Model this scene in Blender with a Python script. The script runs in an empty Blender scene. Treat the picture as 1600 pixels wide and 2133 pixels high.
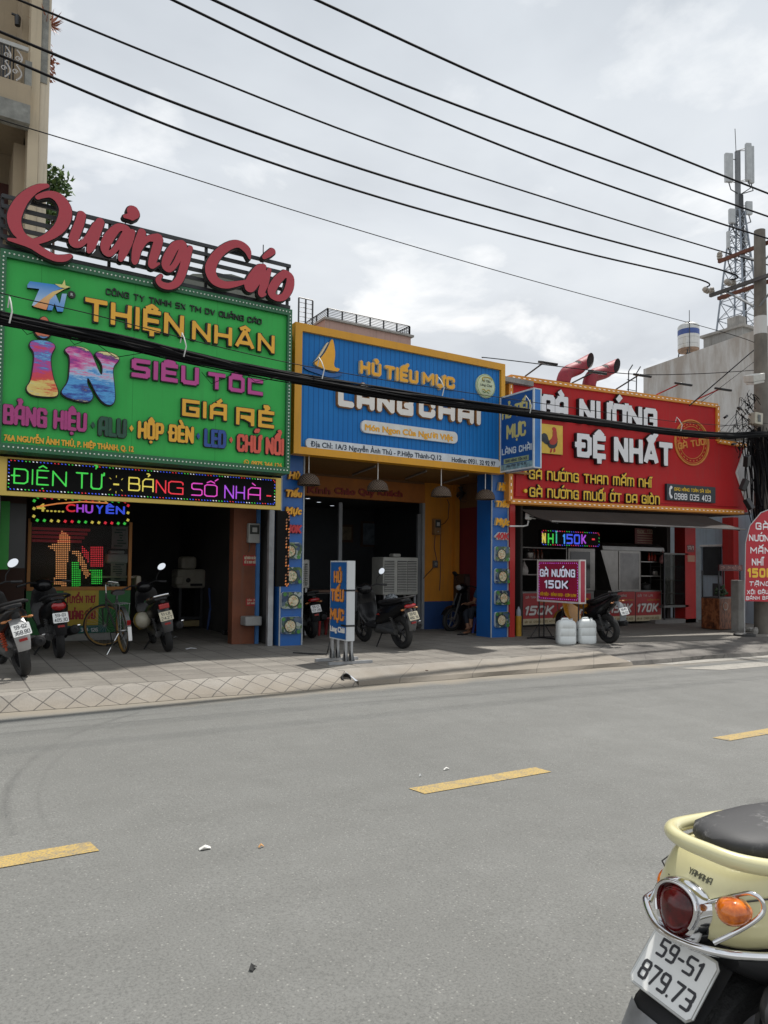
import bpy, bmesh, math, random, unicodedata
import numpy as np
from mathutils import Vector, Matrix, Euler
from math import radians as R, pi as PI, sin, cos
random.seed(7)
SC = bpy.context.scene
COL = SC.collection
# ---------------------------------------------------------------- camera
F = 1500.0; PITCH = R(2.15); ROLL = R(0.6); CXP = 800.0; CYP = 1180 - F*math.tan(PITCH); CH = 1.45; SL = -0.0122
_a = math.atan(2450/1500)
_fh = Vector((cos(_a), sin(_a), 0)); _rh = Vector((sin(_a), -cos(_a), 0)); _u0 = Vector((0, 0, 1))
FWD = _fh*cos(PITCH) + _u0*sin(PITCH); _up = _u0*cos(PITCH) - _fh*sin(PITCH)
RGT = _rh*cos(ROLL) + _up*sin(ROLL); UPV = _up*cos(ROLL) - _rh*sin(ROLL)
CAMP = Vector((0, 0, CH))
cam = bpy.data.cameras.new('camera'); camo = bpy.data.objects.new('camera', cam); COL.objects.link(camo)
m = Matrix((RGT, UPV, -FWD)).transposed().to_4x4(); m.translation = CAMP
camo.matrix_world = m
cam.sensor_fit = 'AUTO'; cam.sensor_width = 36; cam.lens = 36*F/2133
cam.shift_x = 0; cam.shift_y = (CYP - 2133/2)/2133
cam.clip_start = .05; cam.clip_end = 3000
SC.camera = camo
SC.render.resolution_x = 768; SC.render.resolution_y = 1024
# ---------------------------------------------------------------- sky and sun
SUN_EL, SUN_AZ = R(63), R(22)     # azimuth of the sun measured from +X towards +Y (behind the shops)
W = bpy.data.worlds.new("World"); SC.world = W; W.use_nodes = True
nt = W.node_tree; nt.nodes.clear(); N = nt.nodes.new; L = nt.links.new
out = N('ShaderNodeOutputWorld'); bg = N('ShaderNodeBackground'); bg.inputs['Strength'].default_value = .1
sky = N('ShaderNodeTexSky'); sky.sky_type = 'NISHITA'; sky.sun_disc = False; sky.sun_elevation = SUN_EL
sky.sun_rotation = R(90) - SUN_AZ; sky.air_density = 1.2; sky.dust_density = 2.5
tc = N('ShaderNodeTexCoord'); sep = N('ShaderNodeSeparateXYZ'); L(tc.outputs['Generated'], sep.inputs[0])
# clouds live on a flat layer: direction / (z + .12)
ad = N('ShaderNodeMath'); ad.operation = 'ADD'; ad.inputs[1].default_value = .13; L(sep.outputs[2], ad.inputs[0])
mx = N('ShaderNodeMath'); mx.operation = 'MAXIMUM'; mx.inputs[1].default_value = .05; L(ad.outputs[0], mx.inputs[0])
dv = N('ShaderNodeVectorMath'); dv.operation = 'DIVIDE'; L(tc.outputs['Generated'], dv.inputs[0]); L(mx.outputs[0], dv.inputs[1])
def noise(scale, detail, rough, off):
    mp = N('ShaderNodeMapping'); mp.inputs['Location'].default_value = off; mp.inputs['Scale'].default_value = (1, 1, .6); L(dv.outputs[0], mp.inputs[0])
    n = N('ShaderNodeTexNoise'); n.inputs['Scale'].default_value = scale; n.inputs['Detail'].default_value = detail
    n.inputs['Roughness'].default_value = rough; n.inputs['Distortion'].default_value = .2
    L(mp.outputs[0], n.inputs['Vector']); return n.outputs[0]
def ramp(src, stops):
    r = N('ShaderNodeValToRGB'); e = r.color_ramp.elements
    while len(e) > 2: e.remove(e[-1])
    for i, (p, c) in enumerate(stops):
        el = e[i] if i < 2 else e.new(p)
        el.position = p; el.color = (*c, 1)
    L(src, r.inputs[0]); return r.outputs[0]
def mixc(fac, a, b):
    x = N('ShaderNodeMix'); x.data_type = 'RGBA'
    for v, s in ((fac, 0), (a, 6), (b, 7)):
        if hasattr(v, 'links'): L(v, x.inputs[s])
        else: x.inputs[s].default_value = v if s == 0 else (*v, 1)
    return x.outputs[2]
base = ramp(noise(.9, 6, .52, (3.1, 1.2, 0)), [(.34, (5.7, 6.0, 6.4)), (.5, (7.1, 7.4, 7.75)), (.64, (7.9, 8.15, 8.4))])
puff = ramp(noise(2.3, 9, .56, (2.2, 8.6, 0)), [(.54, (0, 0, 0)), (.70, (1, 1, 1))])
col = mixc(puff, base, (9.9, 9.9, 9.85))
gap = ramp(noise(.7, 4, .5, (1.7, 5.0, 0)), [(.30, (.16, .16, .16)), (.5, (.0, .0, .0))])
col = mixc(gap, col, sky.outputs[0])
hi = ramp(sep.outputs[2], [(.12, (1.06, 1.05, 1.04)), (.75, (.84, .87, .90))]); mm = N('ShaderNodeMix'); mm.data_type = 'RGBA'; mm.blend_type = 'MULTIPLY'; mm.inputs[0].default_value = 1; L(col, mm.inputs[6]); L(hi, mm.inputs[7]); L(mm.outputs[2], bg.inputs[0]); L(bg.outputs[0], out.inputs[0])
sun = bpy.data.lights.new('sun', 'SUN'); sun.energy = 4.3; sun.angle = R(1.6); sun.color = (1, .96, .9)
suno = bpy.data.objects.new('sun', sun); COL.objects.link(suno)
_sd = Vector((cos(SUN_EL)*cos(SUN_AZ), cos(SUN_EL)*sin(SUN_AZ), sin(SUN_EL)))
suno.rotation_euler = (-_sd).to_track_quat('-Z', 'Y').to_euler(); suno.location = (0, 0, 30)
SC.view_settings.view_transform = 'Standard'; SC.view_settings.look = 'None'; SC.view_settings.gamma = 1
SC.view_settings.exposure = 0.2
SC.cycles.max_bounces = 8; SC.cycles.use_denoising = True
# ---------------------------------------------------------------- photo <-> place
def ray(px, py): return FWD + RGT*((px-CXP)/F) + UPV*((CYP-py)/F)
def gz(x): return SL*x
def gnd(px, py, k=0.0):
    d = ray(px, py); t = (k-CH)/(d.z - SL*d.x); return CAMP + d*t
def onY(px, py, Y):
    d = ray(px, py); return CAMP + d*(Y/d.y)
def onX(px, py, X):
    d = ray(px, py); return CAMP + d*(X/d.x)
SWK = .16                                                   # pavement height over the road
# ---------------------------------------------------------------- materials
MATS = {}
def mat(name, col, rough=.6, metal=0.0, var=.12, scale=6.0, bump=0.0, bscale=40.0, spec=.5, coat=0.0, emit=None, dirt=0.0):
    if name in MATS: return MATS[name]
    M = bpy.data.materials.new(name); M.use_nodes = True; t = M.node_tree; n = t.nodes; b = n['Principled BSDF']
    b.inputs['Roughness'].default_value = rough; b.inputs['Metallic'].default_value = metal
    b.inputs['Specular IOR Level'].default_value = spec
    if coat: b.inputs['Coat Weight'].default_value = coat; b.inputs['Coat Roughness'].default_value = .05
    co = n.new('ShaderNodeTexCoord')
    nz = n.new('ShaderNodeTexNoise'); nz.inputs['Scale'].default_value = scale; nz.inputs['Detail'].default_value = 6; nz.inputs['Roughness'].default_value = .6
    t.links.new(co.outputs['Object'], nz.inputs['Vector'])
    r = n.new('ShaderNodeValToRGB')
    lo = [max(0, c*(1-var)) for c in col]; hi = [min(1, c*(1+var)) for c in col]
    r.color_ramp.elements[0].position = .3; r.color_ramp.elements[0].color = (*lo, 1)
    r.color_ramp.elements[1].position = .7; r.color_ramp.elements[1].color = (*hi, 1)
    t.links.new(nz.outputs[0], r.inputs[0]); src = r.outputs[0]
    if dirt:
        mp = n.new('ShaderNodeMapping'); mp.inputs['Scale'].default_value = (9, 9, .7); t.links.new(co.outputs['Object'], mp.inputs[0])
        n2 = n.new('ShaderNodeTexNoise'); n2.inputs['Scale'].default_value = 1.6; n2.inputs['Detail'].default_value = 5; t.links.new(mp.outputs[0], n2.inputs['Vector'])
        r2 = n.new('ShaderNodeValToRGB'); r2.color_ramp.elements[0].position = .52; r2.color_ramp.elements[0].color = (0, 0, 0, 1); r2.color_ramp.elements[1].position = .8; r2.color_ramp.elements[1].color = (dirt, dirt, dirt, 1)
        t.links.new(n2.outputs[0], r2.inputs[0])
        mm = n.new('ShaderNodeMix'); mm.data_type = 'RGBA'; t.links.new(r2.outputs[0], mm.inputs[0]); t.links.new(src, mm.inputs[6]); mm.inputs[7].default_value = (.1, .09, .075, 1); src = mm.outputs[2]
    t.links.new(src, b.inputs['Base Color'])
    ro = n.new('ShaderNodeMapRange'); ro.inputs[3].default_value = max(.02, rough*.8); ro.inputs[4].default_value = min(1, rough*1.2); t.links.new(nz.outputs[0], ro.inputs[0]); t.links.new(ro.outputs[0], b.inputs['Roughness'])
    if bump:
        nb = n.new('ShaderNodeTexNoise'); nb.inputs['Scale'].default_value = bscale; nb.inputs['Detail'].default_value = 4; t.links.new(co.outputs['Object'], nb.inputs['Vector'])
        bp = n.new('ShaderNodeBump'); bp.inputs['Strength'].default_value = bump; bp.inputs['Distance'].default_value = .02
        t.links.new(nb.outputs[0], bp.inputs['Height']); t.links.new(bp.outputs[0], b.inputs['Normal'])
    if emit:
        b.inputs['Emission Color'].default_value = (*col, 1); b.inputs['Emission Strength'].default_value = emit
    MATS[name] = M; return M
def glass(name, col=(.8, .85, .85), rough=.03, alpha=.25):
    if name in MATS: return MATS[name]
    M = bpy.data.materials.new(name); M.use_nodes = True; t = M.node_tree; n = t.nodes; n.clear()
    o = n.new('ShaderNodeOutputMaterial'); g = n.new('ShaderNodeBsdfGlossy'); g.inputs['Roughness'].default_value = rough
    tr = n.new('ShaderNodeBsdfTransparent'); tr.inputs[0].default_value = (*col, 1)
    fr = n.new('ShaderNodeFresnel'); fr.inputs[0].default_value = 1.5
    mr = n.new('ShaderNodeMath'); mr.operation = 'MULTIPLY_ADD'; mr.inputs[1].default_value = .10; mr.inputs[2].default_value = 0.0; t.links.new(fr.outputs[0], mr.inputs[0])
    x = n.new('ShaderNodeMixShader'); t.links.new(mr.outputs[0], x.inputs[0]); t.links.new(tr.outputs[0], x.inputs[1]); t.links.new(g.outputs[0], x.inputs[2]); t.links.new(x.outputs[0], o.inputs[0])
    MATS[name] = M; return M
# ---------------------------------------------------------------- things and parts
MWD = {}
def tag(o, label=None, cat=None, group=None, kind=None):
    if label: o['label'] = label
    if cat: o['category'] = cat
    if group: o['group'] = group
    if kind: o['kind'] = kind
    return o
def thing(name, label, cat, loc=(0, 0, 0), rz=0.0, group=None, tilt=None):
    o = bpy.data.objects.new(name, None); COL.objects.link(o); o.empty_display_size = .1
    o.location = loc; o.rotation_euler = (tilt[0] if tilt else 0, tilt[1] if tilt else 0, rz)
    tag(o, label, cat, group)
    MWD[o.name] = Matrix.LocRotScale(Vector(loc), o.rotation_euler, None); return o
class MB:
    """collects shapes into one mesh; world=True means coordinates are world ones and are brought into the parent's frame"""
    def __init__(s): s.bm = bmesh.new(); s.mi = 0; s.T = Matrix()
    def _fin(s, vs):
        fs = set()
        for v in vs:
            for f in v.link_faces: fs.add(f)
        for f in fs: f.material_index = s.mi
        return s
    def _add(s, verts, faces, smooth=False):
        vs = [s.bm.verts.new(s.T @ Vector(v)) for v in verts]
        for f in faces:
            try: fa = s.bm.faces.new([vs[i] for i in f])
            except ValueError: continue
            fa.material_index = s.mi; fa.smooth = smooth
        return vs
    def box(s, c, size, rot=None, bev=0.0):
        M = Matrix.Translation(Vector(c)) @ ((Euler(rot).to_matrix().to_4x4()) if rot is not None and not isinstance(rot, Matrix) else (rot.to_4x4() if rot is not None else Matrix()))
        x, y, z = [q/2 for q in size]
        if bev > 0:
            b = min(bev, x*.95, y*.95, z*.95); g = bmesh.new(); bmesh.ops.create_cube(g, size=1)
            for v in g.verts: v.co = Vector((v.co.x*2*x, v.co.y*2*y, v.co.z*2*z))
            bmesh.ops.bevel(g, geom=g.edges[:], offset=b, segments=2, affect='EDGES', profile=.5)
            g.verts.index_update(); s._add([M @ v.co for v in g.verts], [[v.index for v in f.verts] for f in g.faces]); g.free(); return s
        P = [M @ Vector((sx*x, sy*y, sz*z)) for sx in (-1, 1) for sy in (-1, 1) for sz in (-1, 1)]
        s._add(P, [(0, 1, 3, 2), (4, 6, 7, 5), (0, 4, 5, 1), (2, 3, 7, 6), (0, 2, 6, 4), (1, 5, 7, 3)]); return s
    def bx(s, x0, x1, y0, y1, z0, z1, bev=0.0): return s.box(((x0+x1)/2, (y0+y1)/2, (z0+z1)/2), (abs(x1-x0), abs(y1-y0), abs(z1-z0)), None, bev)
    def quad(s, *p): s._add(p, [tuple(range(len(p)))]); return s
    def tube(s, pts, r, n=8, caps=True, closed=False, flat=None):
        pts = [Vector(p) for p in pts]; K = len(pts)
        rs = r if isinstance(r, (list, tuple)) else [r]*K
        rings = []; prev = None
        for i, p in enumerate(pts):
            if closed: d = (pts[(i+1) % K]-pts[i-1])
            else: d = pts[min(i+1, K-1)]-pts[max(i-1, 0)]
            d.normalize()
            if prev is None:
                a = Vector((0, 0, 1)) if abs(d.z) < .9 else Vector((1, 0, 0)); u = d.cross(a).normalized()
            else:
                u = (prev - d*prev.dot(d))
                u = u.normalized() if u.length > 1e-6 else d.orthogonal().normalized()
            prev = u; v = d.cross(u)
            rings.append([p + (u*cos(2*PI*k/n) + v*sin(2*PI*k/n)*(flat or 1))*rs[i] for k in range(n)])
        V = [q for rg in rings for q in rg]; Fc = []
        for i in range(K if closed else K-1):
            j = (i+1) % K
            for k in range(n): Fc.append((i*n+k, i*n+(k+1) % n, j*n+(k+1) % n, j*n+k))
        if caps and not closed: Fc += [tuple(range(n-1, -1, -1)), tuple((K-1)*n+k for k in range(n))]
        s._add(V, Fc, True); return s
    def cyl(s, p0, p1, r0, r1=None, n=16): return s.tube([p0, p1], [r0, r0 if r1 is None else r1], n)
    def lathe(s, prof, c=(0, 0, 0), n=24, axis=None, ang=2*PI, smooth=True):
        """prof: (radius, height) pairs round the axis"""
        Q = Vector((0, 0, 1)).rotation_difference(Vector(axis)).to_matrix() if axis is not None else Matrix.Identity(3)
        c = Vector(c); K = len(prof); V = []
        for r, h in prof:
            for k in range(n): V.append(c + Q @ Vector((r*cos(ang*k/n), r*sin(ang*k/n), h)))
        Fc = [(i*n+k, i*n+(k+1) % n, (i+1)*n+(k+1) % n, (i+1)*n+k) for i in range(K-1) for k in range(n)]
        s._add(V, Fc, smooth); return s
    def ball(s, c, rad, rot=None, u=14, v=9):
        rad = (rad, rad, rad) if not isinstance(rad, (tuple, list)) else rad
        M = Matrix.Translation(Vector(c)) @ (Euler(rot).to_matrix().to_4x4() if rot is not None else Matrix())
        V = [M @ Vector((0, 0, -rad[2]))]
        for j in range(1, v):
            ph = -PI/2 + PI*j/v
            for i in range(u): V.append(M @ Vector((rad[0]*cos(ph)*cos(2*PI*i/u), rad[1]*cos(ph)*sin(2*PI*i/u), rad[2]*sin(ph))))
        V.append(M @ Vector((0, 0, rad[2]))); Fc = []
        for i in range(u): Fc.append((0, 1+(i+1) % u, 1+i)); Fc.append((len(V)-1, 1+(v-2)*u+i, 1+(v-2)*u+(i+1) % u))
        for j in range(v-2):
            for i in range(u): Fc.append((1+j*u+i, 1+j*u+(i+1) % u, 1+(j+1)*u+(i+1) % u, 1+(j+1)*u+i))
        s._add(V, Fc, True); return s
    def prism(s, poly, M, d0, d1, smooth=False):
        """2-D polygon placed by the matrix M (x, y in the plane) and extruded along its z from d0 to d1"""
        n = len(poly); V = [M @ Vector((x, y, d0)) for x, y in poly] + [M @ Vector((x, y, d1)) for x, y in poly]
        s._add(V, [tuple(range(n-1, -1, -1)), tuple(range(n, 2*n))]+[(i, (i+1) % n, n+(i+1) % n, n+i) for i in range(n)], smooth); return s
    def loft(s, rings, cap=True, smooth=True):
        n = len(rings[0]); V = [q for r in rings for q in r]
        Fc = [(i*n+k, i*n+(k+1) % n, (i+1)*n+(k+1) % n, (i+1)*n+k) for i in range(len(rings)-1) for k in range(n)]
        if cap: Fc += [tuple(range(n-1, -1, -1)), tuple((len(rings)-1)*n+k for k in range(n))]
        s._add(V, Fc, smooth); return s
    def add_mesh(s, verts, faces, mis=None, smooth=False):
        vs = [s.bm.verts.new(s.T @ Vector(v)) for v in verts]
        for k, f in enumerate(faces):
            try: fa = s.bm.faces.new([vs[i] for i in f])
            except ValueError: continue
            fa.material_index = mis[k] if mis else s.mi; fa.smooth = smooth
        return s
    def obj(s, name, mats, parent=None, world=True, sub=0, smooth=None, sharp=None):
        mats = mats if isinstance(mats, (list, tuple)) else [mats]
        if parent is not None and world:
            r = parent
            while r.parent: r = r.parent
            if r.name in MWD: s.bm.transform(MWD[r.name].inverted())
        bmesh.ops.recalc_face_normals(s.bm, faces=s.bm.faces[:])
        me = bpy.data.meshes.new(name); s.bm.to_mesh(me); s.bm.free()
        for q in mats: me.materials.append(q)
        if smooth is not None:
            for p in me.polygons: p.use_smooth = smooth
        o = bpy.data.objects.new(name, me); COL.objects.link(o); o.parent = parent
        if sub:
            md = o.modifiers.new('sub', 'SUBSURF'); md.levels = sub; md.render_levels = sub
        elif any(p.use_smooth for p in me.polygons):
            bmx = bmesh.new(); bmx.from_mesh(me)
            for e in bmx.edges:
                if len(e.link_faces) == 2 and e.calc_face_angle(0) > (sharp or .7): e.smooth = False
            bmx.to_mesh(me); bmx.free()
        return o
def copy_tree(o, parent=None):
    c = o.copy(); COL.objects.link(c); c.parent = parent
    for ch in list(o.children): copy_tree(ch, c)
    return c
# ---------------------------------------------------------------- planes for signs: s along, t up, d out towards the viewer
class Plane:
    def __init__(s, o, u, up=None):
        s.o = Vector(o); s.u = Vector(u).normalized(); s.v = Vector(up).normalized() if up is not None else Vector((0, 0, 1))
        s.n = s.u.cross(s.v).normalized()
        if up is None and False: pass
    def at(s, a, b, d=0.0): return s.o + s.u*a + s.v*b + s.n*d
    def pix(s, px, py, d=0.0):
        r = ray(px, py); o = s.o + s.n*d; t = (o-CAMP).dot(s.n)/r.dot(s.n); q = CAMP + r*t - s.o
        return q.dot(s.u), q.dot(s.v)
    def M(s, d=0.0):
        m = Matrix((s.u, s.v, s.n)).transposed().to_4x4(); m.translation = s.o + s.n*d; return m
    def box(s, mb, a0, a1, b0, b1, d0, d1, bev=0.0):
        mb.box(s.at((a0+a1)/2, (b0+b1)/2, (d0+d1)/2), (abs(a1-a0), abs(b1-b0), abs(d1-d0)), s.M().to_3x3(), bev); return mb
def planeY(Y, X=0.0, Z=0.0): return Plane((X, Y, Z), (1, 0, 0))
# ---------------------------------------------------------------- lettering: distance fields -> contours -> filled, extruded meshes
def sdf_segments(segs, x0, y0, nx, ny, h, pad):
    """segs: (ax, ay, bx, by, ra, rb) -> grid of min(dist - radius)"""
    g = np.full((ny, nx), pad, dtype=np.float32)
    for ax, ay, bx, by, ra, rb in segs:
        rm = max(ra, rb)+pad
        i0 = max(0, int((min(ax, bx)-rm-x0)/h)); i1 = min(nx, int((max(ax, bx)+rm-x0)/h)+2)
        j0 = max(0, int((min(ay, by)-rm-y0)/h)); j1 = min(ny, int((max(ay, by)+rm-y0)/h)+2)
        if i1 <= i0 or j1 <= j0: continue
        X = (x0 + np.arange(i0, i1)*h)[None, :]; Y = (y0 + np.arange(j0, j1)*h)[:, None]
        dx, dy = bx-ax, by-ay; l2 = dx*dx+dy*dy
        t = np.clip(((X-ax)*dx+(Y-ay)*dy)/l2, 0, 1) if l2 > 1e-12 else np.zeros((j1-j0, i1-i0))
        d = np.sqrt((X-ax-t*dx)**2+(Y-ay-t*dy)**2) - (ra+(rb-ra)*t)
        g[j0:j1, i0:i1] = np.minimum(g[j0:j1, i0:i1], d)
    return g
def sdf_boxes(segs, x0, y0, nx, ny, h, pad):
    g = np.full((ny, nx), pad, dtype=np.float32)
    for ax, ay, bx, by, rx, ry in segs:            # strokes with square ends
        r = max(rx, ry); rm = r*1.5+pad
        i0 = max(0, int((min(ax, bx)-rm-x0)/h)); i1 = min(nx, int((max(ax, bx)+rm-x0)/h)+2)
        j0 = max(0, int((min(ay, by)-rm-y0)/h)); j1 = min(ny, int((max(ay, by)+rm-y0)/h)+2)
        if i1 <= i0 or j1 <= j0: continue
        X = (x0 + np.arange(i0, i1)*h)[None, :]; Y = (y0 + np.arange(j0, j1)*h)[:, None]
        dx, dy = bx-ax, by-ay; l = math.hypot(dx, dy)
        ux, uy = (dx/l, dy/l) if l > 1e-9 else (1, 0)
        cx, cy = (ax+bx)/2, (ay+by)/2
        ext = r if (abs(ux) < .05 or abs(uy) < .05) else r*.45
        p = np.abs((X-cx)*ux+(Y-cy)*uy)-(l/2+ext); q = np.abs(-(X-cx)*uy+(Y-cy)*ux)-r
        d = np.maximum(p, q)
        g[j0:j1, i0:i1] = np.minimum(g[j0:j1, i0:i1], d)
    return g
def contours(g, x0, y0, h, eps):
    ny, nx = g.shape; ins = g < 0
    code = ins[:-1, :-1]*1 + ins[:-1, 1:]*2 + ins[1:, 1:]*4 + ins[1:, :-1]*8
    TB = {1: [(3, 0)], 2: [(0, 1)], 3: [(3, 1)], 4: [(1, 2)], 5: [(3, 0), (1, 2)], 6: [(0, 2)], 7: [(3, 2)], 8: [(2, 3)], 9: [(2, 0)], 10: [(0, 1), (2, 3)], 11: [(2, 1)], 12: [(1, 3)], 13: [(1, 0)], 14: [(0, 3)]}
    nxt = {}; pos = {}
    def ept(i, j, e):
        if e == 0: k = (i, j, 0); a, b, p, q = g[j, i], g[j, i+1], (i, j), (i+1, j)
        elif e == 1: k = (i+1, j, 1); a, b, p, q = g[j, i+1], g[j+1, i+1], (i+1, j), (i+1, j+1)
        elif e == 2: k = (i, j+1, 0); a, b, p, q = g[j+1, i], g[j+1, i+1], (i, j+1), (i+1, j+1)
        else: k = (i, j, 1); a, b, p, q = g[j, i], g[j+1, i], (i, j), (i, j+1)
        if k not in pos:
            t = float(a/(a-b)) if a != b else .5; t = min(.98, max(.02, t))
            pos[k] = (x0+h*(p[0]+(q[0]-p[0])*t), y0+h*(p[1]+(q[1]-p[1])*t))
        return k
    js, is_ = np.nonzero((code > 0) & (code < 15))
    for j, i in zip(js.tolist(), is_.tolist()):
        for e0, e1 in TB[int(code[j, i])]: nxt[ept(i, j, e0)] = ept(i, j, e1)
    loops = []
    while nxt:
        k0, k = next(iter(nxt.items())); lp = [pos[k0]]; del nxt[k0]
        while k in nxt: lp.append(pos[k]); k = nxt.pop(k)
        if len(lp) < 6: continue
        res = [lp[0]]; i = 0; n = len(lp)
        while i < n-1:                              # drop points that lie on a straight run
            j = i+2
            while j < n and j-i < 60:
                ax, ay = lp[i]; bx, by = lp[j]; l = math.hypot(bx-ax, by-ay) or 1e-9
                if max(abs((bx-ax)*(lp[m_][1]-ay)-(by-ay)*(lp[m_][0]-ax))/l for m_ in range(i+1, j)) > eps: break
                j += 1
            i = j-1; res.append(lp[i])
        if len(res) >= 3: loops.append(res)
    return loops
def fill_loops(loops):
    """-> verts 2-D, faces (flat fill), with holes"""
    cu = bpy.data.curves.new('tmp', 'CURVE'); cu.dimensions = '2D'; cu.fill_mode = 'BOTH'
    for lp in loops:
        sp = cu.splines.new('POLY'); sp.points.add(len(lp)-1); sp.use_cyclic_u = True
        for p, q in zip(sp.points, lp): p.co = (q[0], q[1], 0, 1)
    ob = bpy.data.objects.new('tmp', cu); me = ob.to_mesh()
    V = [(v.co.x, v.co.y) for v in me.vertices]; Fc = [tuple(p.vertices) for p in me.polygons]
    ob.to_mesh_clear(); bpy.data.objects.remove(ob); bpy.data.curves.remove(cu); return V, Fc
def extrude_loops(mb, loops, M, d0, d1, mi_face, mi_side):
    V, Fc = fill_loops(loops)
    mb.add_mesh([M @ Vector((x, y, d1)) for x, y in V], Fc, [mi_face]*len(Fc))
    for lp in loops:
        n = len(lp)
        mb.add_mesh([M @ Vector((x, y, d0)) for x, y in lp]+[M @ Vector((x, y, d1-.0004)) for x, y in lp], [(i, (i+1) % n, n+(i+1) % n, n+i) for i in range(n)], [mi_side]*n)
_c = .16
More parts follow.
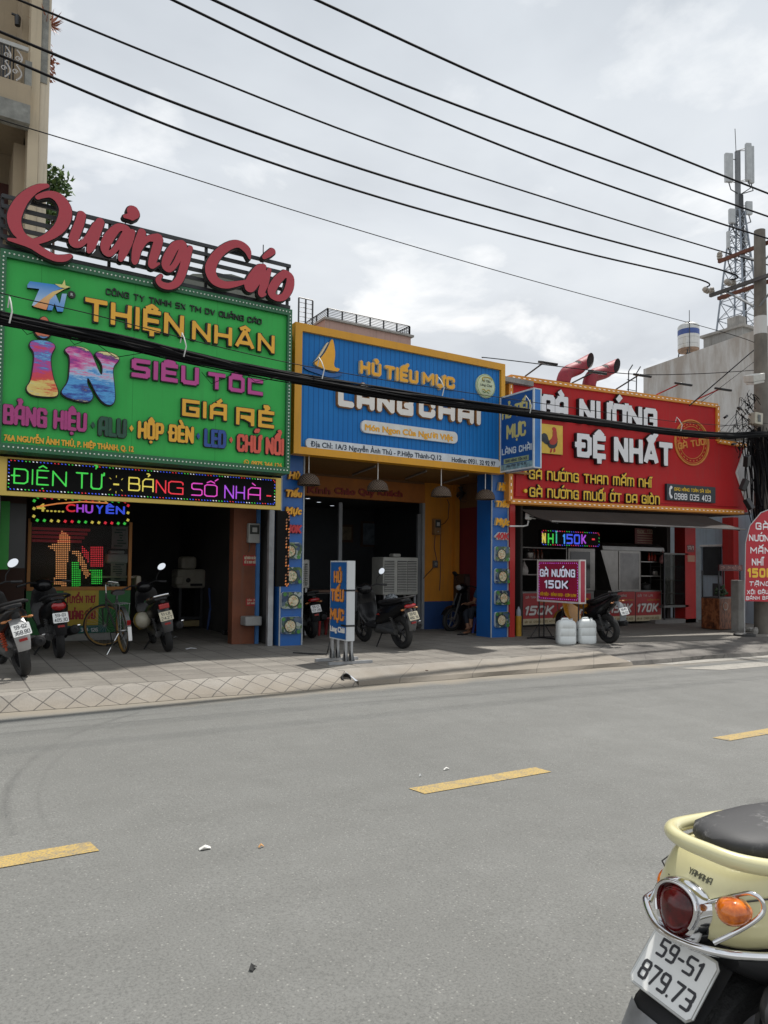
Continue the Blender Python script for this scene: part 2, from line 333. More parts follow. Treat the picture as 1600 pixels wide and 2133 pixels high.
STK = {
 'A': (.7, [[(0, 0), (0, .8), (.18, 1), (.7, 1), (.7, 0)], [(0, .38), (.7, .38)]]),
 'Λ': (.8, [[(0, 0), (.36, 1), (.44, 1), (.8, 0)], [(.14, .26), (.66, .26)]]),
 'B': (.68, [[(0, 0), (0, 1), (.55, 1), (.64, .9), (.64, .6), (.56, .52), (0, .52)], [(.56, .52), (.68, .4), (.68, .1), (.58, 0), (0, 0)]]),
 'C': (.66, [[(.66, .72), (.66, .88), (.54, 1), (.12, 1), (0, .88), (0, .12), (.12, 0), (.54, 0), (.66, .12), (.66, .28)]]),
 'c': (.66, [[(.66, 1), (0, 1), (0, 0), (.66, 0)]]),
 'D': (.7, [[(0, 0), (0, 1), (.54, 1), (.7, .84), (.7, .16), (.54, 0), (0, 0)]]),
 'E': (.6, [[(.6, 1), (0, 1), (0, 0), (.6, 0)], [(0, .5), (.52, .5)]]),
 'F': (.6, [[(.6, 1), (0, 1), (0, 0)], [(0, .5), (.5, .5)]]), 'J': (.5, [[(.5, 1), (.5, .1), (.4, 0), (0, 0)]]), 'W': (.95, [[(0, 1), (.2, 0), (.47, .7), (.75, 0), (.95, 1)]]), 'Z': (.66, [[(0, 1), (.66, 1), (0, 0), (.66, 0)]]),
 'G': (.68, [[(.68, .78), (.68, .9), (.58, 1), (.12, 1), (0, .88), (0, .12), (.12, 0), (.68, 0), (.68, .5), (.4, .5)]]),
 'g': (.68, [[(.68, 1), (0, 1), (0, 0), (.68, 0), (.68, .48), (.34, .48)]]),
 'H': (.7, [[(0, 0), (0, 1)], [(.7, 0), (.7, 1)], [(0, .5), (.7, .5)]]),
 'I': (.0, [[(0, 0), (0, 1)]]),
 'K': (.66, [[(0, 0), (0, 1)], [(.66, 1), (.2, .5), (.66, 0)], [(0, .5), (.2, .5)]]),
 'L': (.58, [[(0, 1), (0, 0), (.58, 0)]]),
 'M': (.9, [[(0, 0), (0, 1), (.45, .35), (.9, 1), (.9, 0)]]),
 'm': (1.0, [[(0, 0), (0, 1), (.86, 1), (1, .84), (1, 0)], [(.5, 1), (.5, 0)]]),
 'N': (.72, [[(0, 0), (0, 1), (.72, 0), (.72, 1)]]),
 'n': (.66, [[(0, 0), (0, 1), (.52, 1), (.66, .84), (.66, 0)]]),
 'O': (.68, [[(.12, 0), (0, .12), (0, .88), (.12, 1), (.56, 1), (.68, .88), (.68, .12), (.56, 0), (.12, 0)]]),
 'P': (.66, [[(0, 0), (0, 1), (.54, 1), (.66, .88), (.66, .56), (.54, .44), (0, .44)]]),
 'Q': (.68, [[(.12, 0), (0, .12), (0, .88), (.12, 1), (.56, 1), (.68, .88), (.68, .12), (.56, 0), (.12, 0)], [(.42, .2), (.72, -.08)]]),
 'R': (.68, [[(0, 0), (0, 1), (.55, 1), (.68, .88), (.68, .56), (.56, .44), (0, .44)], [(.4, .44), (.68, 0)]]),
 'r': (.68, [[(0, 0), (0, 1), (.68, 1), (.68, .46), (.2, .46)], [(.3, .46), (.68, .2), (.68, 0)]]),
 'S': (.66, [[(.66, 1), (.1, 1), (0, .9), (0, .6), (.1, .5), (.56, .5), (.66, .4), (.66, .1), (.56, 0), (0, 0)]]),
 'T': (.72, [[(0, 1), (.72, 1)], [(.36, 1), (.36, 0)]]),
 'U': (.68, [[(0, 1), (0, .12), (.12, 0), (.56, 0), (.68, .12), (.68, 1)]]),
 'V': (.7, [[(0, 1), (.35, 0), (.7, 1)]]),
 'X': (.7, [[(0, 0), (.7, 1)], [(0, 1), (.7, 0)]]),
 'Y': (.7, [[(0, 1), (.35, .5), (.7, 1)], [(.35, .5), (.35, 0)]]),
 '0': (.6, [[(.1, 0), (0, .1), (0, .9), (.1, 1), (.5, 1), (.6, .9), (.6, .1), (.5, 0), (.1, 0)]]),
 '1': (.22, [[(0, .82), (.22, 1), (.22, 0)]]),
 '2': (.6, [[(0, .9), (.1, 1), (.5, 1), (.6, .9), (.6, .6), (0, .12), (0, 0), (.6, 0)]]),
 '3': (.6, [[(0, 1), (.5, 1), (.6, .9), (.6, .6), (.5, .5), (.15, .5)], [(.5, .5), (.6, .4), (.6, .1), (.5, 0), (0, 0)]]),
 '4': (.6, [[(.42, 0), (.42, 1), (0, .3), (.6, .3)]]),
 '5': (.6, [[(.6, 1), (0, 1), (0, .56), (.5, .56), (.6, .46), (.6, .1), (.5, 0), (0, 0)]]),
 '6': (.6, [[(.56, 1), (.1, 1), (0, .9), (0, .1), (.1, 0), (.5, 0), (.6, .1), (.6, .42), (.5, .52), (0, .52)]]),
 '7': (.6, [[(0, 1), (.6, 1), (.24, 0)]]),
 '8': (.6, [[(.1, .52), (0, .62), (0, .9), (.1, 1), (.5, 1), (.6, .9), (.6, .62), (.5, .52), (.1, .52), (0, .42), (0, .1), (.1, 0), (.5, 0), (.6, .1), (.6, .42), (.5, .52)]]),
 '9': (.6, [[(.04, 0), (.5, 0), (.6, .1), (.6, .9), (.5, 1), (.1, 1), (0, .9), (0, .58), (.1, .48), (.6, .48)]]),
 '-': (.4, [[(0, .48), (.4, .48)]]), '.': (.0, [[(0, 0), (0, .01)]]), ',': (.05, [[(.05, .04), (0, -.12)]]), ':': (.0, [[(0, .2), (0, .21)], [(0, .7), (0, .71)]]),
 '%': (.8, [[(.05, 0), (.75, 1)], [(0, .75), (.12, .95), (.24, .75), (.12, .58), (0, .75)], [(.56, .25), (.68, .42), (.8, .25), (.68, .05), (.56, .25)]]), '/': (.4, [[(0, 0), (.4, 1)]]), '•': (.0, [[(0, .5), (0, .51)]]), ' ': (.3, []), '◆': (.12, [[(.06, .5), (.06, .52)]]),
}
def stroke_layout(s, gap):
    """-> stroke segments (ax, ay, bx, by, letter index), total width"""
    segs = []; x = 0; gl = []
    for ch in unicodedata.normalize('NFD', s):
        if unicodedata.combining(ch) and gl: gl[-1] += ch
        else: gl.append(ch)
    for gi, dec in enumerate(gl):
        b, marks = dec[0], dec[1:]; bar = b in 'Đđ'; b = {'Đ': 'D', 'đ': 'D'}.get(b, b)
        if b not in STK: b = b.upper()
        w, pl = STK[b]; c = x+w/2
        for p in pl: segs += [(x+p[i][0], p[i][1], x+p[i+1][0], p[i+1][1], gi) for i in range(len(p)-1)]
        if bar: segs.append((x-.14, .52, x+.28, .52, gi))
        circ = '\u0302' in marks or '\u0306' in marks
        def pl_(pts):
            for i in range(len(pts)-1): segs.append((c+pts[i][0], pts[i][1], c+pts[i+1][0], pts[i+1][1], gi))
        for k in marks:
            dx, dy = (.26, .16) if circ else (-.06, .16) if '\u031b' in marks else (0, 0)
            if k == '\u0302': pl_([(-.22, 1.17), (0, 1.34), (.22, 1.17)])
            elif k == '\u0306': pl_([(-.22, 1.34), (-.1, 1.2), (.1, 1.2), (.22, 1.34)])
            elif k == '\u0301': pl_([(-.04+dx, 1.2+dy), (.14+dx, 1.4+dy)])
            elif k == '\u0300': pl_([(.06+dx, 1.2+dy), (-.14+dx, 1.4+dy)])
            elif k == '\u0309': pl_([(0+dx, 1.18+dy), (.02+dx, 1.27+dy), (.12+dx, 1.34+dy), (.04+dx, 1.44+dy), (-.1+dx, 1.42+dy)])
            elif k == '\u0303': pl_([(-.2+dx*.3, 1.22+dy), (-.08+dx*.3, 1.34+dy), (.08+dx*.3, 1.24+dy), (.2+dx*.3, 1.36+dy)])
            elif k == '\u0323': pl_([(-.01, -.27), (.01, -.27)])
            elif k == '\u031b': pl_([(w/2, .92), (w/2+.16, .95), (w/2+.16, 1.1)])
        x += w + gap
    return segs, x-gap
_bf = {}
def bfont_layout(s, spacing, shear):
    key = (s, spacing, shear)
    if key in _bf: return _bf[key]
    c = bpy.data.curves.new('tmp', 'FONT'); c.body = s; c.resolution_u = 4; c.space_character = spacing; c.shear = shear
    o = bpy.data.objects.new('tmp', c); me = o.to_mesh()
    V = np.array([(v.co.x, v.co.y) for v in me.vertices]).reshape(-1, 2)
    me.calc_loop_triangles(); T = [tuple(t.vertices) for t in me.loop_triangles]
    cnt = {}
    for p in me.polygons:
        vs = list(p.vertices)
        for i in range(len(vs)):
            k = (min(vs[i], vs[i-1]), max(vs[i], vs[i-1])); cnt[k] = cnt.get(k, 0)+1
    E = [k for k, n in cnt.items() if n == 1]
    o.to_mesh_clear(); bpy.data.objects.remove(o); bpy.data.curves.remove(c)
    V = V/.729 if True else V
    _bf[key] = (V, T, E); return _bf[key]
def text_loops(s, wid, hgt, font='b', bold=.06, spacing=1.0, shear=0.0, res=30, only=None):
    """outline loops of the line s; caps from y=0 to hgt, x from 0 to wid (metres)"""
    Wc = wid/hgt; h = 1.0/res
    if font == 'b':
        V, T, E = bfont_layout(s, spacing, shear)
        x0, x1 = V[:, 0].min(), V[:, 0].max()
        P = V.copy(); P[:, 0] = bold + (V[:, 0]-x0)*(Wc-2*bold)/(x1-x0); P[:, 1] = bold + V[:, 1]*(1-2*bold)
        ox, oy = -.3, min(-.5, P[:, 1].min()-.3); nx = int((Wc+.6)/h); ny = int((max(1.5, P[:, 1].max()+.3)-oy)/h)
        g = sdf_segments([(P[a][0], P[a][1], P[b][0], P[b][1], 0, 0) for a, b in E], ox, oy, nx, ny, h, .3)
        ins = np.zeros((ny, nx), bool)
        for t in T:
            a, b, c = P[t[0]], P[t[1]], P[t[2]]
            i0 = max(0, int((min(a[0], b[0], c[0])-ox)/h)); i1 = min(nx, int((max(a[0], b[0], c[0])-ox)/h)+2)
            j0 = max(0, int((min(a[1], b[1], c[1])-oy)/h)); j1 = min(ny, int((max(a[1], b[1], c[1])-oy)/h)+2)
            X = (ox+np.arange(i0, i1)*h)[None, :]; Y = (oy+np.arange(j0, j1)*h)[:, None]
            e = [(q[0]-p[0])*(Y-p[1])-(q[1]-p[1])*(X-p[0]) for p, q in ((a, b), (b, c), (c, a))]
            ins[j0:j1, i0:i1] |= ((e[0] >= -1e-9) & (e[1] >= -1e-9) & (e[2] >= -1e-9)) | ((e[0] <= 1e-9) & (e[1] <= 1e-9) & (e[2] <= 1e-9))
        g = np.where(ins, -g, g) - bold
    else:
        sg, w0 = stroke_layout(s, .18 + 2.2*bold*.72 if spacing == 1 else spacing)
        sg = [(a+shear*b, b, c+shear*d, d, e) for a, b, c, d, e in sg]
        xs = [q for t in sg for q in (t[0], t[2])]; x0, x1 = min(xs), max(xs)
        if only is not None: sg = [t for t in sg if t[4] == only]
        fx = (Wc-2*bold)/(x1-x0); fy = 1-2*bold
        sg = [(bold+(a-x0)*fx, bold+b*fy, bold+(c-x0)*fx, bold+d*fy, bold, bold) for a, b, c, d, e in sg]
        if not sg: return []
        ox, oy = -.3, -.6; nx = int((Wc+.6)/h); ny = int((2.0-oy)/h)
        g = (sdf_boxes if font == 's' else sdf_segments)(sg, ox, oy, nx, ny, h, .3)
    return [[(x*hgt, y*hgt) for x, y in lp] for lp in contours(g, ox, oy, h, .012 if res < 40 else .006)]
def offset_text(mb, pl, s, a0, b0, wid, hgt, d0, d1, mi=0, ms=1, rim=0.0, rimd=None, mrim=1, **kw):
    """one line of raised letters on a plane; rim > 0 adds a wider backing outline behind it"""
    bold = kw.pop('bold', .06)
    lp = text_loops(s, wid, hgt, bold=bold, **kw)
    M = pl.M() @ Matrix.Translation((a0, b0, 0))
    extrude_loops(mb, lp, M, d0, d1, mi, ms)
    if rim:
        e = rim/hgt
        lp = text_loops(s, wid, hgt, bold=bold, **kw) if False else None
        lp2 = text_loops_grow(s, wid, hgt, bold, rim, **kw)
        extrude_loops(mb, lp2, M, d0, rimd if rimd is not None else d1*.5, mrim, mrim)
def text_loops_grow(s, wid, hgt, bold, rim, **kw):
    """same skeleton as text_loops but grown outwards by rim metres"""
    e = rim/hgt
    # growing by e: letters keep their centre lines when the box grows by e on every side
    lp = text_loops(s, wid+2*rim, hgt+2*rim, bold=(bold*hgt+rim)/(hgt+2*rim), **kw)
    return [[(x-rim, y-rim) for x, y in l] for l in lp]
def ptext(mb, pl, s, xl, xr, ytop, ybot, d, dep, **kw):
    """letters between photo columns xl..xr; ytop/ybot: cap line and baseline at xl, all on the plane pl at depth d"""
    a0, b0 = pl.pix(xl, ybot, d); _, b1 = pl.pix(xl, ytop, d); a1, _ = pl.pix(xr, ybot, d)
    offset_text(mb, pl, s, a0, b0, a1-a0, b1-b0, d, d+dep, **kw)
# ================================================================ shader maths helper
class NB:
    def __init__(s, name):
        s.M = bpy.data.materials.new(name); s.M.use_nodes = True; s.t = s.M.node_tree; s.b = s.t.nodes['Principled BSDF']; MATS[name] = s.M
        s.co = s.t.nodes.new('ShaderNodeTexCoord'); sp = s.t.nodes.new('ShaderNodeSeparateXYZ'); s.t.links.new(s.co.outputs['Object'], sp.inputs[0])
        s.x, s.y, s.z = sp.outputs; s.p = s.co.outputs['Object']
    def lk(s, v, sock):
        if hasattr(v, 'links'): s.t.links.new(v, sock)
        else: sock.default_value = v
    def m(s, op, a, b=0.0, c=None):
        n = s.t.nodes.new('ShaderNodeMath'); n.operation = op; s.lk(a, n.inputs[0]); s.lk(b, n.inputs[1])
        if c is not None: s.lk(c, n.inputs[2])
        return n.outputs[0]
    def noise(s, scale, detail=5, rough=.55, vec=None, sc=None, dist=0.0):
        n = s.t.nodes.new('ShaderNodeTexNoise'); n.inputs['Scale'].default_value = scale; n.inputs['Detail'].default_value = detail; n.inputs['Roughness'].default_value = rough; n.inputs['Distortion'].default_value = dist
        v = vec or s.p
        if sc:
            mp = s.t.nodes.new('ShaderNodeMapping'); mp.inputs['Scale'].default_value = sc; s.t.links.new(v, mp.inputs[0]); v = mp.outputs[0]
        s.t.links.new(v, n.inputs['Vector']); return n.outputs[0]
    def voro(s, scale, out=0, feat='F1', rnd=1.0):
        n = s.t.nodes.new('ShaderNodeTexVoronoi'); n.feature = feat; n.inputs['Scale'].default_value = scale; n.inputs['Randomness'].default_value = rnd; s.t.links.new(s.p, n.inputs['Vector']); return n.outputs[out]
    def ramp(s, f, *st):
        r = s.t.nodes.new('ShaderNodeValToRGB'); e = r.color_ramp.elements
        while len(e) < len(st): e.new(.5)
        for i, (p, c) in enumerate(st):
            e[i].position = p; e[i].color = (*c, 1) if isinstance(c, (tuple, list)) else (c, c, c, 1)
        s.lk(f, r.inputs[0]); return r.outputs[0]
    def mix(s, f, a, b, mode='MIX'):
        n = s.t.nodes.new('ShaderNodeMix'); n.data_type = 'RGBA'; n.blend_type = mode
        s.lk(f, n.inputs[0])
        for v, i in ((a, 6), (b, 7)):
            if hasattr(v, 'links'): s.t.links.new(v, n.inputs[i])
            else: n.inputs[i].default_value = (*v, 1)
        return n.outputs[2]
    def line(s, v, period, half):           # 1 on a thin line every period
        f = s.m('FRACT', s.m('DIVIDE', v, period)); d = s.m('MINIMUM', f, s.m('SUBTRACT', 1.0, f))
        return s.m('LESS_THAN', d, half/period)
    def done(s, col, rough=.8, bump=None, bs=.3, bd=.01, spec=.4):
        s.lk(col if hasattr(col, 'links') else (*col, 1), s.b.inputs['Base Color']); s.lk(rough, s.b.inputs['Roughness']); s.b.inputs['Specular IOR Level'].default_value = spec
        if bump is not None:
            n = s.t.nodes.new('ShaderNodeBump'); n.inputs['Strength'].default_value = bs; n.inputs['Distance'].default_value = bd; s.lk(bump, n.inputs['Height']); s.t.links.new(n.outputs[0], s.b.inputs['Normal'])
        return s.M
def mat_asphalt():
    n = NB('asphalt')
    big = n.noise(.35, 5, .6); mid = n.noise(3.0, 6, .65); fine = n.noise(95, 5, .8); chip = n.voro(55)
    c = n.ramp(big, (.3, (.148, .149, .141)), (.7, (.186, .187, .177)))
    c = n.mix(n.ramp(mid, (.35, 0), (.7, .45)), c, (.140, .140, .131))
    c = n.mix(n.ramp(fine, (.38, .5), (.54, 0)), c, (.05, .05, .047))
    sz = n.voro(55, 1)
    sep = n.t.nodes.new('ShaderNodeSeparateColor'); n.t.links.new(sz, sep.inputs[0])
    c = n.mix(n.m('MULTIPLY', n.ramp(chip, (.16, .5), (.28, 0)), n.ramp(sep.outputs[0], (.66, 0), (.8, 1))), c, (.34, .335, .31))
    # long streaks along the lane, the dusty gutter, two curved tyre marks and two cable shadows painted as lines by the kerb
    st = n.noise(1.0, 5, .6, sc=(.12, 2.6, 1)); c = n.mix(n.ramp(st, (.5, 0), (.75, .2)), c, (.10, .098, .092))
    gut = n.ramp(n.m('ADD', n.y, n.m('MULTIPLY', n.noise(2.0, 4), .35)), (0, 0), (1, 1))
    g2 = n.m('MULTIPLY', n.m('GREATER_THAN', n.y, -50.0), n.ramp(n.m('SUBTRACT', n.m('ADD', n.y, n.m('MULTIPLY', n.noise(2.5, 5), .5)), 7.35), (.42, 0), (.75, .75)))
    c = n.mix(g2, c, (.25, .215, .165))
    for cx, cy, r, w, k in ((3.8, 4.65, 3.45, .045, .34), (3.8, 4.65, 3.27, .03, .15), (2.1, -22.0, 29.25, .05, .25), (2.1, -22, 29.0, .035, .2)):
        d = n.m('ABSOLUTE', n.m('SUBTRACT', n.m('SQRT', n.m('ADD', n.m('POWER', n.m('SUBTRACT', n.x, cx), 2.0), n.m('POWER', n.m('SUBTRACT', n.y, cy), 2.0))), r))
        mk = n.m('MULTIPLY', n.ramp(d, (0, k), (w, 0)), n.ramp(n.noise(1.2, 3), (.35, 0), (.55, 1)))
        if r < 10: mk = n.m('MULTIPLY', mk, n.m('MULTIPLY', n.m('LESS_THAN', n.x, 1.7), n.m('GREATER_THAN', n.y, 4.35)))
        c = n.mix(mk, c, (.04, .04, .04))
    oil = n.ramp(n.m('ADD', n.voro(.42), n.m('MULTIPLY', n.noise(6, 4), .05)), (.05, .45), (.10, 0)); c = n.mix(oil, c, (.07, .068, .064))
    rr = n.ramp(mid, (.3, .78), (.7, .9))
    h = n.m('ADD', n.m('MULTIPLY', fine, .6), n.m('MULTIPLY', chip, .5))
    return n.done(c, rr, h, .55, .006)
def mat_tiles():
    n = NB('pavement_tiles'); T = .40
    yy = n.m('ADD', n.y, n.m('MULTIPLY', n.x, .06))
    j = n.m('MAXIMUM', n.line(n.x, T, .008), n.line(yy, T, .007))
    fx = n.m('SUBTRACT', n.m('FRACT', n.m('DIVIDE', n.x, T)), .5); fy = n.m('FRACT', n.m('DIVIDE', yy, T))
    rad = n.m('SQRT', n.m('ADD', n.m('POWER', fx, 2.0), n.m('POWER', fy, 2.0)))
    arcs = n.m('LESS_THAN', n.m('ABSOLUTE', n.m('SUBTRACT', n.m('FRACT', n.m('MULTIPLY', rad, 5.0)), .5)), .12)
    rib = n.m('LESS_THAN', n.m('FRACT', n.m('MULTIPLY', yy, 28.0)), .3)
    sel = n.m('LESS_THAN', n.m('FRACT', n.m('DIVIDE', yy, T*3)), .333)
    pat = n.m('ADD', n.m('MULTIPLY', sel, rib), n.m('MULTIPLY', n.m('SUBTRACT', 1.0, sel), arcs))
    big = n.noise(.8, 6, .6); fine = n.noise(60, 4, .7)
    c = n.ramp(big, (.3, (.20, .185, .16)), (.7, (.30, .28, .245)))
    wn = n.t.nodes.new('ShaderNodeTexWhiteNoise'); cb = n.t.nodes.new('ShaderNodeCombineXYZ'); n.lk(n.m('FLOOR', n.m('DIVIDE', n.x, T)), cb.inputs[0]); n.lk(n.m('FLOOR', n.m('DIVIDE', yy, T)), cb.inputs[1]); n.lk(cb.outputs[0], wn.inputs['Vector']); c = n.mix(n.m('MULTIPLY', wn.outputs[0], .45), c, (.13, .115, .10))
    c = n.mix(n.m('MULTIPLY', pat, .30), c, (.10, .092, .082))
    c = n.mix(n.m('MULTIPLY', j, .85), c, (.05, .046, .04))
    c = n.mix(n.ramp(fine, (.4, .3), (.65, 0)), c, (.12, .11, .1))
    c = n.mix(n.ramp(n.noise(1.7, 6, .7), (.55, 0), (.78, .55)), c, (.11, .1, .088))
    h = n.m('SUBTRACT', 1.0, n.m('MAXIMUM', j, n.m('MULTIPLY', pat, .5)))
    return n.done(c, .85, h, .5, .006)
def mat_kerb(diamond):
    n = NB('kerb_stone_grooved' if diamond else 'kerb_concrete'); big = n.noise(1.3, 6, .65); fine = n.noise(70, 4, .7)
    c = n.ramp(big, (.3, (.23, .21, .185)), (.7, (.33, .305, .27)))
    c = n.mix(n.ramp(fine, (.4, .35), (.65, 0)), c, (.15, .14, .12))
    c = n.mix(n.ramp(n.m('ADD', n.m('MULTIPLY', n.z, 5.0), n.noise(3.0, 5)), (.45, .5), (1.2, 0)), c, (.20, .165, .12))
    h = fine
    if diamond:
        v = n.m('MULTIPLY', n.y, 1.0)
        j = n.m('MAXIMUM', n.line(n.m('ADD', n.x, n.m('MULTIPLY', v, 1.05)), .3, .008), n.line(n.m('SUBTRACT', n.x, n.m('MULTIPLY', v, 1.05)), .3, .008))
        c = n.mix(n.m('MULTIPLY', j, .8), c, (.06, .055, .05)); h = n.m('SUBTRACT', fine, n.m('MULTIPLY', j, 2.0))
    else:
        j = n.line(n.m('ADD', n.x, n.m('MULTIPLY', n.y, -1.1)), 1.2, .007)
        c = n.mix(n.m('MULTIPLY', j, .6), c, (.08, .07, .06))
    return n.done(c, .88, h, .3, .006)
def sheet(name, mats, pts_rows, nx=1):
    """a sheet made of cross-section points (Y, height over the sloping street) swept along X stations"""
    pass
def strip(mb, xs, prof):
    """sweep a cross-section given by prof(x) -> [(y, z)] along the street"""
    rows = [[Vector((x, y, gz(x)+z)) for y, z in prof(x)] for x in xs]
    n = len(rows[0]); V = [q for r in rows for q in r]
    mb._add(V, [(i*n+k, (i+1)*n+k, (i+1)*n+k+1, i*n+k+1) for i in range(len(rows)-1) for k in range(n-1)])
# road, reaching the horizon both ways
mb = MB(); strip(mb, [-400, -60, -8, 0, 8, 18, 60, 400], lambda x: [(-400, 0), (-3.0, 0), (7.93, 0), (8.3, 0)] if x < 16 else [(-400, 0), (-3.0, 0), (7.93, 0), (8.3, 0)])
tag(mb.obj('road', mat_asphalt()), kind='structure')
KX = sorted([-60, -8, 9.6, 4.5, 20, 40, 60] + [i*.2+.013 for i in range(-25, 90)])
def kj(x, s_): return .012*sin(x*7.3+s_)+.009*sin(x*17.1+2*s_)+(.03 if sin(x*3.7+s_*5) > .96 else 0)
def kerb_top(x): return 8.07 + max(0, min(x, 9))*.055            # the kerb widens to the right
def kerb_h(x): return SWK if x < 9.5 else (SWK-.04*min(1, (x-9.5)/3))
KERB_END = 9.6
mb = MB(); strip(mb, [x for x in KX if x <= 4.5], lambda x: [(7.9+.02*sin(x*3), .004), (7.96, .035), (kerb_top(x)-.02+kj(x, 1), .138+kj(x, 2)*.4), (kerb_top(x)+.05+kj(x, 1), SWK-.002), (kerb_top(x)+.1, SWK-.002)])
tag(mb.obj('kerb', mat_kerb(True)), kind='structure')
mb = MB(); strip(mb, [x for x in KX if 4.5 <= x <= KERB_END], lambda x: [(7.9+.02*sin(x*3), .004), (7.93, .06), (kerb_top(x)-.02+kj(x, 1), .138+kj(x, 2)*.4), (kerb_top(x)+.05+kj(x, 1), SWK-.002), (kerb_top(x)+.1, SWK-.002)])
tag(mb.obj('kerb', mat_kerb(False)), kind='structure')
def mat_ramp():
    n = NB('oily_cement'); big = n.noise(1.1, 7, .7); fine = n.noise(40, 5, .7)
    c = n.ramp(big, (.34, (.055, .05, .045)), (.6, (.2, .185, .165)))
    c = n.mix(n.ramp(fine, (.4, .4), (.65, 0)), c, (.06, .055, .05))
    c = n.mix(n.ramp(n.voro(1.4, 0, 'DISTANCE_TO_EDGE'), (.0, .8), (.012, 0)), c, (.02, .02, .018))
    return n.done(c, .75, fine, .4, .01)
mb = MB(); strip(mb, [9.6+i*.4 for i in range(16)]+[17, 20, 40, 60], lambda x: [(7.93+.04*sin(x*2.3), .004), (7.96+.03*sin(x*2.3), .07), (8.25, .085), (8.75+.08*sin(x*1.7), .12), (9.1, SWK-.006), (9.45, SWK-.001)])
tag(mb.obj('pavement_ramp', mat_ramp()), kind='structure')
mb = MB(); strip(mb, [-60, -8, 0, 4.5, 9.6], lambda x: [(kerb_top(x)+.08, SWK), (11, SWK), (40, SWK)])
strip(mb, [9.6, 17, 60], lambda x: [(9.35, SWK), (11, SWK), (40, SWK)])
tag(mb.obj('pavement', mat_tiles()), kind='structure')
# painted road markings
def mat_paint(name, col):
    n = NB(name); w = n.noise(7, 8, .75); f = n.noise(90, 3, .7)
    c = n.ramp(n.noise(2, 5), (.3, tuple(q*.85 for q in col)), (.7, col))
    c = n.mix(n.ramp(f, (.38, .75), (.54, 0)), c, (.15, .145, .13)); c = n.mix(n.ramp(w, (.52, 0), (.66, .85)), c, (.15, .145, .135))
    return n.done(c, .75, f, .4, .004)
YEL = mat_paint('worn_yellow_paint', (.46, .32, .10)); WHP = mat_paint('worn_white_paint', (.37, .35, .31))
x0, x1 = gnd(865, 1645).x, gnd(1138, 1607).x; ln = x1-x0; per = gnd(1490, 1537).x-x0
mb = MB()
e1 = gnd(193, 1765).x; x3 = gnd(1490, 1537).x
for a in [e1-ln-k*per for k in range(0, 5)]+[x0]+[x3+k*per for k in range(0, 8)]:
    y = 3.985
    mb.quad(*[Vector((a+dx, y+dy, gz(a+dx)+.004)) for dx, dy in ((0, -.075), (ln*.5, -.074), (ln+.02, -.075), (ln, .075), (ln*.5, .073), (-.03, .074))])
tag(mb.obj('road_marking', YEL), kind='structure')
mb = MB()
for (pa, pb) in (((1400, 1385), (1700, 1362)), ((1505, 1396), (1700, 1383))):
    a, b = gnd(*pa), gnd(*pb); w = .42
    mb.quad(*[Vector((px_, py_, gz(px_)+.0045)) for px_, py_ in ((a.x, a.y), (b.x, a.y-.02), (b.x, a.y+w), (a.x-.55, a.y+w))])
tag(mb.obj('crossing_stripe', WHP), kind='structure')
# ---------------------------------------------------------------- small litter and the gutter drain
def litter(px, py, k, w, l, rz, colr, label):
    w, l = w*.6, l*.65
    p = gnd(px, py, k); g = MB(); M = Matrix.Translation(p) @ Matrix.Rotation(rz, 4, 'Z'); zz = .006
    P = [(-l/2, -w/2, zz), (-l*.1, -w/2, zz+.012), (l/2, -w*.4, zz), (l/2, w*.45, zz+.004), (l*.05, w/2, zz+.016), (-l/2, w*.4, zz+.003)]
    g._add([M @ Vector(q) for q in P]+[M @ Vector((q[0], q[1], q[2]-.003)) for q in P], [(0, 1, 4, 5), (1, 2, 3, 4), (11, 10, 7, 6), (10, 9, 8, 7)]+[(i, (i+1) % 6, 6+(i+1) % 6, 6+i) for i in range(6)])
    tag(g.obj('paper_scrap', mat('litter_'+'%02d%02d' % (int(colr[0]*99), int(colr[2]*99)), colr, .7)), label, 'litter')
litter(660, 1434, 0, .1, .25, .2, (.7, .6, .02), 'crumpled yellow wrapper lying in the gutter below the stand sign')
litter(398, 1352, SWK, .12, .26, .1, (.75, .76, .78), 'white sheet of paper on the pavement right of the silver railed motorbike')
litter(366, 1328, SWK, .06, .12, .3, (.7, .72, .78), 'small white scrap behind the rear wheel of the motorbike with the helmet')
litter(427, 1770, 0, .035, .09, -.1, (.62, .61, .58), 'pale scrap on the asphalt right of the near yellow dash')
litter(544, 1766, 0, .02, .045, .1, (.55, .3, .12), 'tiny orange brown scrap on the asphalt')
litter(930, 1604, 0, .02, .08, .1, (.62, .61, .58), 'pale stick like scrap above the middle yellow dash')
litter(876, 1618, 0, .02, .03, .1, (.7, .7, .68), 'white speck of paper left above the middle yellow dash')
litter(527, 2020, 0, .03, .05, .7, (.03, .03, .028), 'dark dead leaf lying on the near asphalt')
p = gnd(716, 1420, .03); mb = MB()
mb.T = Matrix.Translation(p) @ Matrix.Rotation(R(-20), 4, 'X')
mb.lathe([(.0, .0), (.055, .0), (.055, .1), (.065, .1), (.065, -.02)], (0, 0, .01), 12, (0, -1, .2))
tag(mb.obj('drain_pipe', mat('dark_pipe', (.02, .02, .02), .6)), 'short black drain pipe mouth poking out of the sloped kerb', 'pipe')
p = gnd(888, 1412, .0); mb = MB(); mb.box((p.x, p.y, p.z+.05), (.03, .03, .11), (.1, .05, .2)); mb.box((p.x-.06, p.y, p.z+.01), (.1, .03, .02), (0, .1, .2))
tag(mb.obj('iron_stub', mat('rusty_iron', (.09, .055, .035), .8, .3)), 'rusty iron stub sticking up at the foot of the kerb', 'stub')
